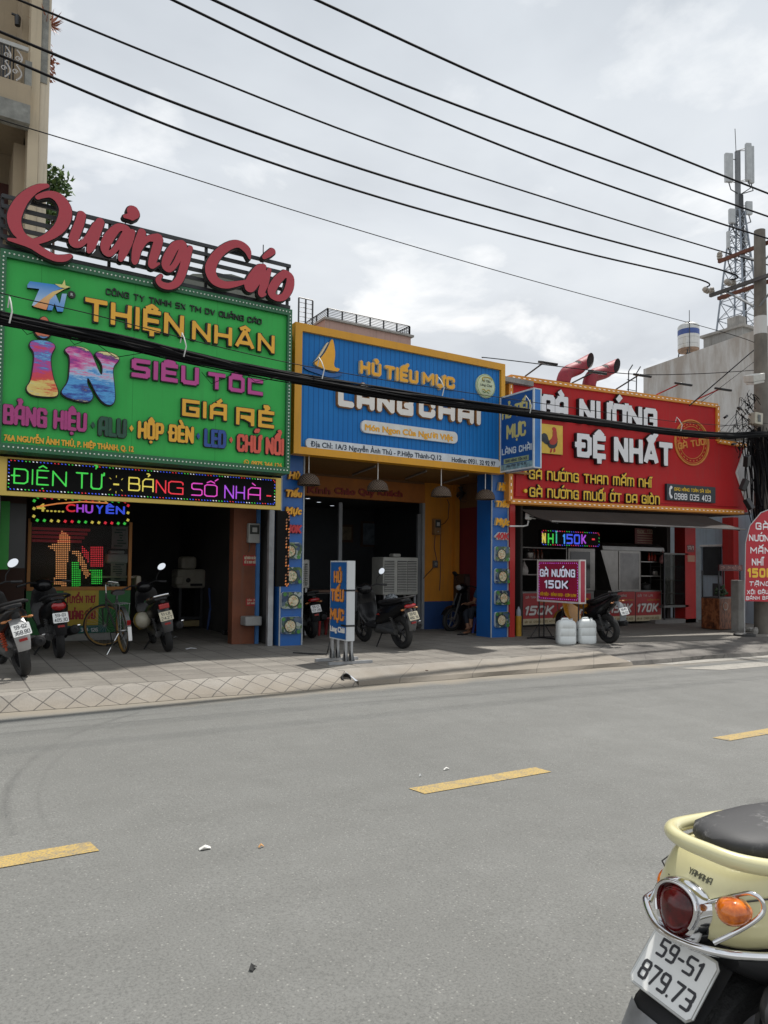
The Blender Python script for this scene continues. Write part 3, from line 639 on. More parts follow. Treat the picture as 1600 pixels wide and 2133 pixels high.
# ================================================================ shared colours
BLACK = mat('black_plastic', (.012, .012, .013), .4); DARK = mat('dark_grey_paint', (.03, .032, .036), .5); STEEL = mat('brushed_steel', (.42, .42, .41), .35, .9, .15)
GALV = mat('galvanised_steel', (.36, .37, .38), .5, .6, .2); CHROME = mat('chrome', (.75, .75, .76), .09, 1.0, .04); WHITE = mat('white_paint', (.72, .72, .70), .5, dirt=.3)
CONC = mat('old_concrete', (.30, .29, .27), .9, 0, .25, 3, .3, 30, dirt=.4); WOODD = mat('dark_wood', (.09, .045, .025), .6, 0, .3, 4)
def shade_mat(n, c, **k): return mat(n, c, **k)
EDGE = mat('letter_edge', (.015, .012, .012), .5)
def fz(x): return gz(x)+SWK
def chaikin(p, k=2):
    for _ in range(k): p = [q for i in range(len(p)) for q in ((p[i][0]*.75+p[(i+1) % len(p)][0]*.25, p[i][1]*.75+p[(i+1) % len(p)][1]*.25), (p[i][0]*.25+p[(i+1) % len(p)][0]*.75, p[i][1]*.25+p[(i+1) % len(p)][1]*.75))]
    return p
def pxs(pl, pts, ox=0, oy=0, sc=1.0, d=0.0): return [pl.pix(ox+x/sc, oy+y/sc, d) for x, y in pts]
def ccw(p): return p if sum(p[i][0]*p[(i+1) % len(p)][1]-p[(i+1) % len(p)][0]*p[i][1] for i in range(len(p))) > 0 else p[::-1]
def raised(mb, pl, poly, d0, d1, mf=0, ms=1): extrude_loops(mb, [ccw(poly)], pl.M(), d0, d1, mf, ms)
def stroke_loops(segs, pad=.12, h=.012, grow=0.0):
    xs = [q for s in segs for q in (s[0], s[2])]; ys = [q for s in segs for q in (s[1], s[3])]; rm = max(max(s[4], s[5]) for s in segs)+pad
    ox, oy = min(xs)-rm, min(ys)-rm; nx, ny = int((max(xs)+rm-ox)/h)+2, int((max(ys)+rm-oy)/h)+2
    return contours(sdf_segments(segs, ox, oy, nx, ny, h, pad)-grow, ox, oy, h, .0018)
def spl(pts, k=5):
    """smooth a chain of (x, y, r) by Catmull-Rom"""
    out = []
    for i in range(len(pts)-1):
        p0, p1, p2, p3 = pts[max(i-1, 0)], pts[i], pts[i+1], pts[min(i+2, len(pts)-1)]
        for j in range(k):
            t = j/k; out.append(tuple(.5*((2*p1[q])+(-p0[q]+p2[q])*t+(2*p0[q]-5*p1[q]+4*p2[q]-p3[q])*t*t+(-p0[q]+3*p1[q]-3*p2[q]+p3[q])*t**3) for q in range(len(p1))))
    return out+[tuple(pts[-1])]
def lettering(parent, pl, txt, xl, xr, yt, yb, face, d=0.0, dep=.05, rim=.016, edge=None, name='lettering', **kw):
    if kw.get('font', 'b') in 'sr' and dep >= .03:            # raised letters: each one a part
        a0, b0 = pl.pix(xl, yb, d); _, b1 = pl.pix(xl, yt, d); a1, _ = pl.pix(xr, yb, d)
        return raised_letters(parent, pl, txt, a0, b0, a1-a0, b1-b0, face, d, dep, rim, edge, **kw)
    mb = MB(); ptext(mb, pl, txt, xl, xr, yt, yb, d, dep, rim=rim, rimd=d+dep*.8, **kw); return mb.obj(name, [face, edge or EDGE], parent)
def raised_letters(parent, pl, txt, a0, b0, w, h, face, d=0.0, dep=.05, rim=.016, edge=None, name='letter', **kw):
    n = len([c for c in unicodedata.normalize('NFD', txt) if not unicodedata.combining(c)])
    for i in range(n):
        if not text_loops(txt, w, h, bold=kw.get('bold', .06), only=i, **{q: v for q, v in kw.items() if q != 'bold'}): continue
        mb = MB(); offset_text(mb, pl, txt, a0, b0, w, h, d, d+dep, rim=rim, rimd=d+dep*.8, only=i, **kw); mb.obj(name, [face, edge or EDGE], parent)
def bulbs(parent, pts, r, m_, axis=(0, -1, 0)):
    """a row of small lamps: the hundred nearest are parts, the rest one part"""
    pts = sorted(pts, key=lambda p: (Vector(p)-CAMP).length); me = None; root = parent; W0 = MWD[parent.name].inverted()
    mb = MB(); mb.lathe([(r, 0), (r, r), (.0, r*1.6)], (0, 0, 0), 6, axis); proto = None
    for p in pts[:100]:
        if proto is None: proto = o = mb.obj('bulb', m_, parent, False)
        else: o = proto.copy(); COL.objects.link(o)
        o.location = W0 @ Vector(p)
    if len(pts) > 100:
        mb = MB()
        for p in pts[100:]: mb.lathe([(r, 0), (r, r), (.0, r*1.6)], p, 6, axis)
        tag(mb.obj('bulb_string', m_, parent), kind='stuff')
# ================================================================ the green shop
g = thing('shop_building', 'single storey print shop with dark open front under the green signboard', 'shop', (2.6, 11.4, fz(2.6)))
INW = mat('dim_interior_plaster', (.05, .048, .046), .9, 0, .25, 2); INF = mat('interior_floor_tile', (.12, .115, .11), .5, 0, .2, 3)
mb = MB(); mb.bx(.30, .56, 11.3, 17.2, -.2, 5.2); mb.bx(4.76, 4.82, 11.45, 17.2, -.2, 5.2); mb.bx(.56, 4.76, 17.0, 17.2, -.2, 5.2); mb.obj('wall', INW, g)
mb = MB(); mb.bx(.30, 4.85, 10.95, 17.3, 5.2, 5.3); mb.obj('roof', CONC, g)
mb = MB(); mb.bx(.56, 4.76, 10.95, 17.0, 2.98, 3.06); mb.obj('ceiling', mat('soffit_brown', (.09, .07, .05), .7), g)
mb = MB(); mb.bx(4.20, 4.60, 11.75, 11.95, -.2, 2.98); mb.obj('pier', mat('red_brown_wall', (.17, .055, .025), .75, 0, .2, 3, dirt=.4), g)
mb = MB(); mb.bx(4.602, 4.66, 11.7, 11.9, -.2, 2.98); mb.obj('trim', mat('blue_trim', (.05, .16, .38), .6), g)
mb = MB(); mb.bx(.60, 1.16, 13.2, 13.32, -.2, 2.98); mb.obj('partition', mat('brown_partition', (.055, .022, .012), .7), g)
# grey steel post between the shops
mb = MB(); mb.bx(4.66, 4.75, 11.30, 11.38, fz(4.7), 2.9); tag(mb.obj('steel_post', GALV), 'light grey square steel post between the print shop and the blue pillar', 'post')
mb = MB(); mb.bx(.56, .66, 11.30, 11.38, fz(.6), 2.9); tag(mb.obj('steel_post', GALV), 'light grey square steel post at the left edge of the photo behind the big motorbike', 'post')
# ---- green signboard
GP = planeY(10.6)
sx0, sx1, sz0, sz1 = .53, 4.68, 2.91, 5.56
s = thing('signboard', 'huge green advertising signboard with raised lettering and a bulb lined border', 'signboard', (2.6, 10.8, 2.9))
n = NB('green_panel'); c = n.ramp(n.noise(1.1, 5), (.3, (.040, .39, .078)), (.7, (.050, .45, .092))); c = n.mix(n.m('MULTIPLY', n.line(n.m('ADD', n.x, .35), 1.22, .004), .5), c, (.015, .16, .03)); c = n.mix(n.ramp(n.noise(1.8, 6, .65, sc=(7, 1, .5)), (.5, 0), (.8, .2)), c, (.05, .14, .05)); GPM = n.done(c, n.ramp(n.noise(3, 4), (.3, .35), (.7, .5)), n.noise(.8, 2), .1, .02, .2)
mb = MB(); mb.bx(sx0+.075, sx1-.075, 10.6, 10.66, sz0+.1, sz1-.1); mb.obj('panel', GPM, s)
FRG = mat('dark_green_frame', (.022, .13, .055), .5, 0, .12, 3)
mb = MB(); mb.bx(sx0, sx1, 10.54, 10.9, sz1-.1, sz1); mb.bx(sx0, sx1, 10.54, 10.9, sz0, sz0+.1); mb.bx(sx0, sx0+.075, 10.54, 10.9, sz0+.1, sz1-.1); mb.bx(sx1-.075, sx1, 10.54, 10.9, sz0+.1, sz1-.1)
mb.bx(sx0+.075, sx1-.075, 10.66, 10.9, sz0+.1, sz0+.14); mb.obj('frame', FRG, s)
pts = [(sx0+.05+(sx1-sx0-.1)*k/73, 10.54, z) for k in range(74) for z in (sz0+.05, sz1-.05)]+[(x, 10.54, sz0+.05+(sz1-sz0-.1)*k/47) for k in range(1, 47) for x in (sx0+.037, sx1-.037)]
bulbs(s, pts, .011, mat('pale_bulbs', (.78, .82, .74), .3))
YL = mat('letter_yellow', (.80, .41, .03), .4, 0, .06, 2); MG = mat('letter_magenta', (.48, .05, .26), .4, 0, .08, 2); MG2 = mat('letter_plum', (.42, .045, .21), .4)
lettering(s, GP, 'CÔNG TY TNHH SX TM DV QUẢNG CÁO', 220, 545, 601, 614, mat('letter_black', (.012, .02, .014), .5), dep=.03, rim=0, font='s', bold=.07, res=24)
for w_, a, b, c, e in (('THIỆN', 175, 381, 622, 669), ('NHΛ̂N', 397, 569, 670, 709)): lettering(s, GP, w_, a, b, c, e, YL, dep=.07, rim=.013, font='s', bold=.095)
for w_, a, b, c, e in (('SIÊU', 272, 412, 747, 786), ('TỐc', 431, 545, 776, 810)): lettering(s, GP, w_, a, b, c, e, MG, dep=.06, rim=.012, font='s', bold=.112)
for w_, a, b, c, e in (('gIÁ', 377, 470, 832, 867), ('rẺ', 489, 568, 849, 885)): lettering(s, GP, w_, a, b, c, e, YL, dep=.06, rim=.012, font='s', bold=.105)
for t, a, b, c, e, m_ in (('BẢNG HIỆU', 5, 180, 842, 884, MG2), ('ALU', 203, 262, 868, 908, mat('letter_dark_green', (.012, .075, .042), .4)), ('HỘP ĐÈN', 285, 402, 877, 914, YL), ('LED', 423, 469, 893, 931, mat('letter_blue', (.018, .07, .30), .4)), ('CHỮ NỔI', 491, 589, 904, 941, mat('letter_salmon', (.68, .10, .06), .4))):
    lettering(s, GP, t, a, b, c, e, m_, dep=.05, rim=.009, font='r', bold=.088)
cols = [mat('letter_dark_green', (0, 0, 0)), YL, MATS['letter_blue'], MATS['letter_salmon'], EDGE]
for k, (x, y) in enumerate(((193, 886), (273, 893), (412, 909), (480, 917))):
    mb = MB(); a, b = GP.pix(x, y); raised(mb, GP, [(a-.03, b), (a, b-.05), (a+.03, b), (a, b+.05)], 0, .035, 0, 1); mb.obj('diamond', [cols[k], EDGE], s)

lettering(s, GP, '76A NGUYỄN ẢNH THỦ, P. HIỆP THÀNH, Q. 12', 8, 279, 904, 918, YL, dep=.012, rim=0, font='b', bold=.05, res=24)
lettering(s, GP, '0975 344 126', 523, 587, 959, 970, YL, dep=.012, rim=0, font='b', bold=.05, res=24)
mb = MB(); a, b = GP.pix(513, 963); mb.lathe([(.03, 0), (.042, 0), (.042, .012), (.03, .012), (.03, 0)], GP.at(a, b), 20, (0, -1, 0))
extrude_loops(mb, stroke_loops([(q[0], q[1], r_[0], r_[1], .006, .006) for q, r_ in zip([(a-.012, b+.016), (a-.014, b), (a, b-.014)], [(a-.014, b), (a, b-.014), (a+.014, b-.014)])], .03, .003), GP.M(), 0, .012, 0, 0); mb.obj('phone_icon', YL, s)
# star logo
lg = MB()
def cpoly(pts, ox, oy, sc): return pxs(GP, pts, ox, oy, sc)
T_ = [(272, 1050), (300, 1015), (560, 1050), (650, 1078), (520, 1122), (430, 1190), (365, 1262), (318, 1258), (392, 1092), (272, 1078)]
S_ = [(330, 1268), (430, 1185), (525, 1120), (655, 1084), (700, 1074), (640, 1096), (548, 1150), (490, 1230), (462, 1303)]
N_ = [(470, 1304), (498, 1200), (556, 1148), (596, 1240), (620, 1140), (668, 1142), (628, 1322), (572, 1318), (546, 1236), (520, 1308)]
ST = [(645, 1000), (655, 1058), (705, 1075), (650, 1085), (600, 1078), (545, 1042), (620, 1050)]
for k, P_ in enumerate((T_, S_, N_, ST)): raised(lg, GP, cpoly(P_, 0, 380, 4.848), 0, .07+.002*k, k, 4)
def gradv(name, a, b, z0, z1):
    n = NB(name); f = n.m('DIVIDE', n.m('SUBTRACT', n.z, z0), z1-z0); return n.done(n.ramp(f, (0, a), (1, b)), .35)
_, zb = GP.pix(80, 650); _, zt = GP.pix(80, 590); zb -= 2.9; zt -= 2.9
lg.obj('star_logo', [gradv('logo_blue', (.55, .70, .85), (.02, .22, .62), zb, zt), gradv('logo_orange', (.75, .25, .10), (.75, .66, .25), zb, zt), gradv('logo_blue_lower', (.02, .22, .62), (.45, .62, .82), zb, zt), mat('logo_star', (.72, .66, .22), .4), EDGE], s)
mb = MB(); a, b = GP.pix(149, 615); mb.lathe([(0, .03), (.05, .03), (.05, 0)], GP.at(a, b), 20, (0, -1, 0)); mb.mi = 1; offset_text(mb, GP, 'R', a-.017, b-.02, .034, .042, .03, .035, mi=1, ms=1, bold=.08)
mb.obj('registered_mark', [EDGE, mat('grey_print', (.4, .42, .4), .5)], s)
# the painted word "in"
def mat_splash(nm, stops):
    n = NB(nm); v = n.t.nodes.new('ShaderNodeMapping'); v.inputs['Rotation'].default_value = (0, R(-28), 0); v.inputs['Scale'].default_value = (.5, 1, 2.2); n.t.links.new(n.p, v.inputs[0])
    f = n.noise(2.2, 3, .5, vec=v.outputs[0]); f2 = n.noise(11, 8, .8, vec=v.outputs[0])
    q = n.m('ADD', n.m('ADD', n.m('DIVIDE', n.m('SUBTRACT', n.z, .70), .80), n.m('MULTIPLY', n.m('SUBTRACT', n.x, -1.4), .10 if 'cool' in nm else .0)), n.m('ADD', n.m('MULTIPLY', n.m('SUBTRACT', f, .5), 1.2), n.m('MULTIPLY', n.m('SUBTRACT', f2, .5), 1.0)))
    return n.done(n.ramp(q, *stops), .35)
I_ = [(165, 360), (200, 330), (330, 330), (430, 365), (447, 410), (405, 470), (390, 560), (420, 750), (472, 870), (478, 930), (440, 955), (300, 950), (170, 930), (118, 860), (180, 780), (205, 620), (220, 470), (165, 400)]
NN = [(556, 425), (620, 393), (760, 405), (840, 460), (880, 560), (930, 680), (960, 722), (972, 660), (960, 580), (888, 490), (900, 462), (960, 452), (1080, 470), (1155, 520), (1142, 560), (1090, 610), (1080, 680), (1100, 840), (1108, 1000), (1060, 1050), (980, 1025), (905, 930), (830, 770), (797, 735), (795, 820), (850, 900), (865, 960), (820, 1015), (700, 1000), (570, 960), (512, 910), (530, 870), (590, 790), (605, 680), (610, 500), (560, 455)]
DT = [(280, 90), (320, 66), (360, 88), (380, 150), (408, 258), (335, 318), (250, 285), (208, 215), (250, 150)]
def grown(p, e):
    p = ccw(p); n = len(p); o = []
    for i in range(n):
        dx, dy = p[(i+1) % n][0]-p[i-1][0], p[(i+1) % n][1]-p[i-1][1]; l = math.hypot(dx, dy) or 1; o.append((p[i][0]+dy/l*e, p[i][1]-dx/l*e))
    return o
SPI = mat_splash('paint_splash_warm', [(.0, (.10, .35, .6)), (.10, (.80, .66, .22)), (.26, (.75, .55, .16)), (.36, (.72, .08, .05)), (.6, (.66, .05, .10)), (.72, (.45, .06, .32)), (.80, (.05, .16, .5)), (.88, (.20, .50, .78)), (.95, (.02, .015, .05)), (1, (.6, .16, .08))]); SPN = mat_splash('paint_splash_cool', [(.0, (.80, .70, .35)), (.08, (.05, .03, .16)), (.18, (.03, .10, .42)), (.32, (.10, .40, .75)), (.45, (.05, .25, .62)), (.55, (.35, .60, .80)), (.64, (.62, .30, .5)), (.76, (.62, .06, .30)), (.86, (.30, .04, .28)), (.95, (.06, .02, .16)), (1, (.78, .68, .3))])
for P_, SPL in ((I_, SPI), (NN, SPN), (DT, SPI)):
    mb = MB(); q = chaikin(cpoly(P_, 30, 650, 5.333), 2); raised(mb, GP, q, 0, .08, 0, 1); raised(mb, GP, grown(q, .014), 0, .06, 1, 1); mb.obj('painted_letter', [SPL, EDGE], s)
# ---- script letters on their rack
RP = planeY(10.52)
k_ = thing('script_letters', 'big red script lettering with black edges standing on a slatted rack above the green signboard', 'rooftop letters', (2.6, 10.6, 5.56))
C1 = (0, 380, 4.848); C2 = (300, 440, 4.848)
ST1 = [[(470, 62, 26), (400, 75, 40), (310, 120, 52), (215, 210, 68), (150, 330, 80), (138, 420, 80), (170, 515, 72), (230, 580, 55), (300, 615, 42)],
 [(372, 180, 28), (420, 160, 34), (500, 148, 44), (590, 190, 66), (650, 290, 76), (640, 400, 76), (580, 500, 64), (480, 575, 48), (390, 612, 40), (320, 630, 40)],
 [(85, 600, 20), (200, 625, 36), (320, 660, 50), (440, 735, 50), (550, 785, 46), (640, 788, 44), (702, 765, 26)],
 [(815, 355, 52), (790, 450, 56), (735, 590, 58), (740, 640, 52), (800, 650, 36), (870, 590, 34), (960, 460, 45)], [(1000, 425, 52), (950, 560, 56), (910, 670, 50), (885, 720, 26)],
 [(1240, 480, 42), (1170, 485, 50), (1080, 590, 62), (1045, 690, 52), (1085, 745, 38), (1150, 700, 34), (1220, 600, 40), (1270, 510, 46), (1230, 475, 40)], [(1325, 525, 36), (1275, 640, 54), (1225, 750, 48), (1205, 800, 30)],
 [(1330, 320, 76), (1345, 345, 60), (1320, 385, 32)], [(1300, 370, 40), (1250, 368, 26)],
 [(1420, 530, 50), (1370, 690, 56), (1350, 800, 46), (1345, 830, 30)], [(1370, 720, 40), (1450, 610, 36), (1540, 575, 40)]]
ST2 = [[(60, 300, 38), (135, 290, 48), (110, 400, 58), (65, 540, 48), (70, 575, 34), (135, 550, 16)],
 [(370, 345, 40), (300, 370, 52), (230, 480, 60), (200, 570, 48), (240, 610, 36), (300, 555, 34), (370, 420, 44), (385, 360, 40)], [(452, 392, 32), (400, 540, 52), (340, 710, 50), (260, 775, 42), (170, 765, 42), (128, 715, 34), (160, 668, 20)],
 [(1045, 495, 16), (1020, 410, 50), (930, 350, 48), (820, 380, 52), (710, 475, 60), (652, 600, 70), (690, 710, 64), (790, 762, 48), (900, 755, 36), (1010, 730, 22)],
 [(1190, 580, 36), (1130, 600, 44), (1050, 720, 54), (1030, 790, 44), (1070, 805, 34), (1125, 740, 32), (1185, 620, 38)], [(1245, 610, 28), (1200, 740, 50), (1160, 850, 40), (1200, 855, 20)],
 [(1275, 425, 44), (1225, 460, 38), (1190, 485, 26)],
 [(1400, 645, 46), (1320, 720, 54), (1265, 830, 54), (1310, 890, 42), (1390, 880, 44), (1445, 790, 56), (1455, 690, 52), (1400, 645, 46)]]
segs = []
for chains, (ox, oy, sc) in ((ST1, C1), (ST2, C2)):
    for ch in chains:
        q = spl(ch, 5); w = []
        for x, y, r_ in q:
            px_, py_ = ox+x/sc, oy+y/sc; a, b = RP.pix(px_, py_); dep = (RP.at(a, b)-CAMP).dot(FWD); w.append((a, b, r_/sc*dep/F))
        segs += [(w[i][0], w[i][1], w[i+1][0], w[i+1][1], w[i][2]*.79, w[i+1][2]*.79) for i in range(len(w)-1)]
mb = MB(); extrude_loops(mb, stroke_loops(segs), RP.M(), 0, .09, 0, 1); extrude_loops(mb, stroke_loops(segs, grow=.014), RP.M(), -.02, .06, 1, 1)
mb.obj('letters', [mat('script_red', (.42, .032, .05), .4, 0, .06, 1.5, coat=.1), EDGE], k_)
_, ztop = RP.pix(605, 590)
for k in range(6):
    z = 5.60+k*.135; mb = MB(); mb.bx(sx0, sx1, 10.62, 10.66, z, z+.05); mb.obj('rack_slat', DARK, k_)
for x in (sx0+.01, 1.9, 3.3, sx1-.03):
    mb = MB(); mb.bx(x-.02, x+.02, 10.665, 10.705, 5.55, 6.33); mb.obj('rack_post', DARK, k_)
for (x, y, l) in ((550, 515, .3), (262, 470, .3)):
    a, b = RP.pix(x, y); mb = MB(); mb.cyl(RP.at(a, b-.30, -.03), RP.at(a, b+.05, -.03), .008, n=6); mb.obj('accent_rod', DARK, k_)
# grey roof structure behind the rack
s3 = thing('roof_parapet', 'grey rendered parapet with pale pilasters behind the slatted rack', 'parapet', (3, 12.2, 5.3))
mb = MB(); mb.bx(.3, 5.2, 12.4, 12.6, 5.3, 6.35); mb._add([Vector((x, y, z)) for y in (12.4, 12.6) for x, z in ((3.3, 6.35), (5.2, 6.35), (5.2, 6.62), (4.3, 6.70), (3.6, 6.55))], [(0, 1, 2, 3, 4), (9, 8, 7, 6, 5)]+[(i, 5+i, 5+(i+1) % 5, (i+1) % 5) for i in range(5)]); mb.obj('wall', mat('grey_render', (.16, .17, .15), .9, 0, .15, 3, dirt=.4), s3)
mb = MB()
for x in (1.2, 2.6, 3.9, 5.0): mb.bx(x, x+.09, 12.36, 12.398, 5.3, 6.0)
mb.obj('pilaster', mat('cream_paint', (.50, .45, .34), .8), s3)
# ---- LED ticker under the sign
LP = planeY(10.95)
t = thing('led_ticker', 'long black running text display in a gold frame under the green signboard', 'LED display', (2.6, 10.95, 2.36))
GOLD = mat('gold_sheet', (.55, .40, .10), .35, .7, .12, 2)
mb = MB(); mb.bx(.55, 4.72, 10.97, 11.08, 2.36, 2.885); mb.obj('housing', GOLD, t)
a0, b0 = LP.pix(14, 1021); a1, b1 = LP.pix(575, 997); _, b1 = LP.pix(14, 955)
mb = MB(); mb.bx(a0, a1, 10.95, 10.969, b0-.005, b1); mb.obj('screen', mat('led_black', (.008, .008, .008), .7, spec=.1), t)
def em(name, c, s_=1.6): return mat(name, c, .5, var=.0, emit=s_*.58)
EG = em('led_green', (.05, .62, .07), .9); EY = em('led_yellow', (.75, .62, .10), .8); ER = em('led_red', (.80, .03, .05), .9); EM = em('led_magenta', (.70, .06, .50), .9); EP = em('led_violet', (.42, .08, .75), .9); EB = em('led_blue', (.05, .10, .85), 1.0); EO = em('led_orange', (.85, .28, .08), .9); EW = em('led_white', (.75, .78, .85), 1.0)
def led(parent, pl, lst, name, dep=.004, **kw):
    for txt, xl, xr, yt, yb, m_ in lst:
        mb = MB(); ptext(mb, pl, txt, xl, xr, yt, yb, .001, dep, mi=0, ms=0, **kw); mb.obj(name, m_, parent)
led(t, LP, [('ĐIỆN', 22, 139, 974, 1007, EG), ('TỬ', 157, 218, 983, 1017, EG), ('B', 267, 292, 993, 1022, EY), ('Ả', 296, 320, 996, 1024, EY), ('N', 324, 346, 999, 1027, ER), ('G', 350, 382, 1001, 1029, ER), ('S', 398, 422, 1005, 1032, EM), ('Ố', 425, 455, 1008, 1034, EM), ('NH', 467, 510, 1010, 1038, EP), ('À', 516, 543, 1014, 1040, EM)], 'scrolling_word', font='s', bold=.044, res=24)
mb = MB()
a, b = LP.pix(242, 1009); LP.box(mb, a-.04, a+.04, b-.012, b+.012, .001, .005)
for q in range(8): 
    c_, s_ = cos(q*PI/4), sin(q*PI/4)
    if q in (0, 4): continue
    mb.tube([LP.at(a+c_*.1, b+s_*.1, .003), LP.at(a+c_*.13, b+s_*.13, .003)], .004, 4)
a, b = LP.pix(560, 1033); mb.mi = 1; LP.box(mb, a-.04, a+.04, b-.01, b+.01, .001, .005)
mb.obj('scrolling_sparks', [EY, ER], t)
def border(parent, pl, a0, a1, b0, b1, ms, step=.045, w=.012, d=.003):
    pts = []
    def run(p, q):
        n = max(1, int(math.hypot(q[0]-p[0], q[1]-p[1])/step))
        for i in range(n):
            t_ = (i+.5)/n; pts.append((pl.at(p[0]+(q[0]-p[0])*t_, p[1]+(q[1]-p[1])*t_, d), ms[(len(pts)//2) % len(ms)]))
    run((a0, b0), (a1, b0)); run((a1, b0), (a1, b1)); run((a1, b1), (a0, b1)); run((a0, b1), (a0, b0))
    pts.sort(key=lambda q: (q[0]-CAMP).length); W0 = MWD[parent.name].inverted(); protos = {}
    for p, m_ in pts[:100]:
        if m_.name not in protos:
            mb = MB(); mb.box((0, 0, 0), (step*.42, .003, w), (0, .5, 0)); o = protos[m_.name] = mb.obj('border_light', m_, parent, False)
        else: o = protos[m_.name].copy(); COL.objects.link(o)
        o.location = W0 @ p
    if len(pts) > 100:
        mb = MB(); u = []
        for p, m_ in pts[100:]:
            if m_ not in u: u.append(m_)
            mb.mi = u.index(m_); mb.box(p, (step*.42, .003, w), (0, .5, 0))
        tag(mb.obj('border_lights', u, parent), kind='stuff')
border(t, LP, a0+.02, a1-.02, b0+.02, b1-.02, [EB, EW, EG, EB, ER, EB])
# ---- counter front with window, small display and poster
YC = 13.2; CP = planeY(YC)
c = thing('shop_counter', 'green counter with orange framed display window and a recruitment poster', 'counter', (2.0, YC, fz(2)))
cx0, cx1 = CP.pix(55, 1225)[0], CP.pix(272, 1225)[0]; zc = CP.pix(160, 1226)[1]; zw = CP.pix(160, 1090)[1]; zl = CP.pix(160, 1085)[1]; zl2 = CP.pix(160, 1034)[1]
mb = MB(); mb.bx(cx0, cx1, YC, YC+.6, fz(2)+.12, zc-.03); mb.obj('cabinet', mat('counter_green', (.02, .16, .035), .5, 0, .1, 2), c)
mb = MB(); mb.bx(cx0-.02, cx1+.02, YC+.02, YC+.58, fz(2)-.05, fz(2)+.119); mb.obj('plinth', mat('pale_plinth', (.32, .32, .30), .7, dirt=.3), c)
OF = mat('orange_frame', (.42, .16, .02), .5)
mb = MB(); mb.bx(cx0, cx1, YC-.03, YC+.05, zc-.03, zc+.03); mb.bx(cx0, cx1, YC-.03, YC+.05, zw, zw+.05); mb.bx(cx0, cx0+.05, YC-.03, YC+.05, zc+.03, zw); mb.bx(cx1-.05, cx1, YC-.03, YC+.05, zc+.03, zw); mb.obj('window_frame', OF, c)
mb = MB(); mb.bx(cx0+.05, cx1-.05, YC+.02, YC+.026, zc+.03, zw); mb.obj('window_pane', glass('window_glass', (.75, .78, .76)), c)
mb = MB(); mb.bx(cx0, cx1, YC+.7, YC+.72, zc-.2, 2.9); mb.obj('back_panel', mat('window_back', (.02, .018, .018), .6), c)
mb = MB()
for k in range(4):
    a, b = CP.pix(68, 1100+k*8.5); a2, _ = CP.pix(190 - k*6, 1100+k*8.5); mb.bx(a, a2, YC+.08, YC+.12, b-.022, b+.022)
mb.obj('red_reflection_slats', mat('red_reflection', (.38, .02, .03), .5, emit=.12), c)  # faintly glowing slats that imitate a red reflection in the window
mb = MB(); ptm = [EO, EG, ER]
def dots(poly, mi, st=3.9):
    xs = [p[0] for p in poly]; ys = [p[1] for p in poly]; y = min(ys); mb.mi = mi; pl = planeY(YC+.07)
    while y < max(ys):
        x = min(xs)
        while x < max(xs):
            ins = False; j = len(poly)-1
            for i in range(len(poly)):
                if (poly[i][1] > y) != (poly[j][1] > y) and x < (poly[j][0]-poly[i][0])*(y-poly[i][1])/(poly[j][1]-poly[i][1])+poly[i][0]: ins = not ins
                j = i
            if ins:
                a, b = pl.pix(x, y); mb.lathe([(0, .006), (.0105, .006), (.0105, 0)], pl.at(a, b), 6, (0, -1, 0))
            x += st
        y += st
dots([(128, 1103), (148, 1120), (148, 1145), (142, 1152), (138, 1222), (113, 1218), (116, 1150), (98, 1138), (120, 1130)], 0)
dots([(150, 1172), (165, 1168), (170, 1222), (147, 1224)], 1); dots([(148, 1150), (165, 1145), (188, 1195), (178, 1205), (160, 1160)], 0); dots([(190, 1140), (214, 1140), (214, 1180), (190, 1180)], 2); dots([(188, 1188), (212, 1188), (212, 1218), (190, 1218)], 1); dots([(168, 1135), (186, 1150), (186, 1175), (170, 1150)], 2)
tag(mb.obj('dot_letters', [em('dot_orange', (.9, .36, .14), 1.5), em('dot_green', (.05, .75, .08), 1.4), em('dot_red', (.9, .04, .06), 1.4)], c), kind='stuff')
# poster
a0, b0 = CP.pix(131, 1304); a1, _ = CP.pix(204, 1304); _, b1 = CP.pix(131, 1229); PP = planeY(YC-.012)
mb = MB(); mb.bx(a0, a1, YC-.012, YC-.001, b0, b1); mb.obj('poster', mat('poster_yellow', (.48, .34, .035), .6), c)
mb = MB(); a2, b2 = CP.pix(131, 1320); mb.bx(a0, a1+.14, YC-.010, YC-.001, b2, b0-.002); mb.obj('poster_strip', mat('poster_teal', (.02, .13, .12), .6), c)
PR = mat('poster_red', (.32, .015, .02), .6)
led(c, PP, [('TUYỂN THỢ', 137, 199, 1241, 1257, PR), ('QUẢNG CÁO', 137, 199, 1272, 1291, PR)], 'poster_line', font='r', bold=.075, res=24)
led(c, planeY(YC-.010), [(q_, a_, b_2, 1308, 1316, mat('print_white', (.6, .62, .62), .6)) for q_, a_, b_2 in (('0975', 141, 163), ('344', 168, 184), ('126', 189, 204))], 'poster_number', font='r', bold=.1, res=20)
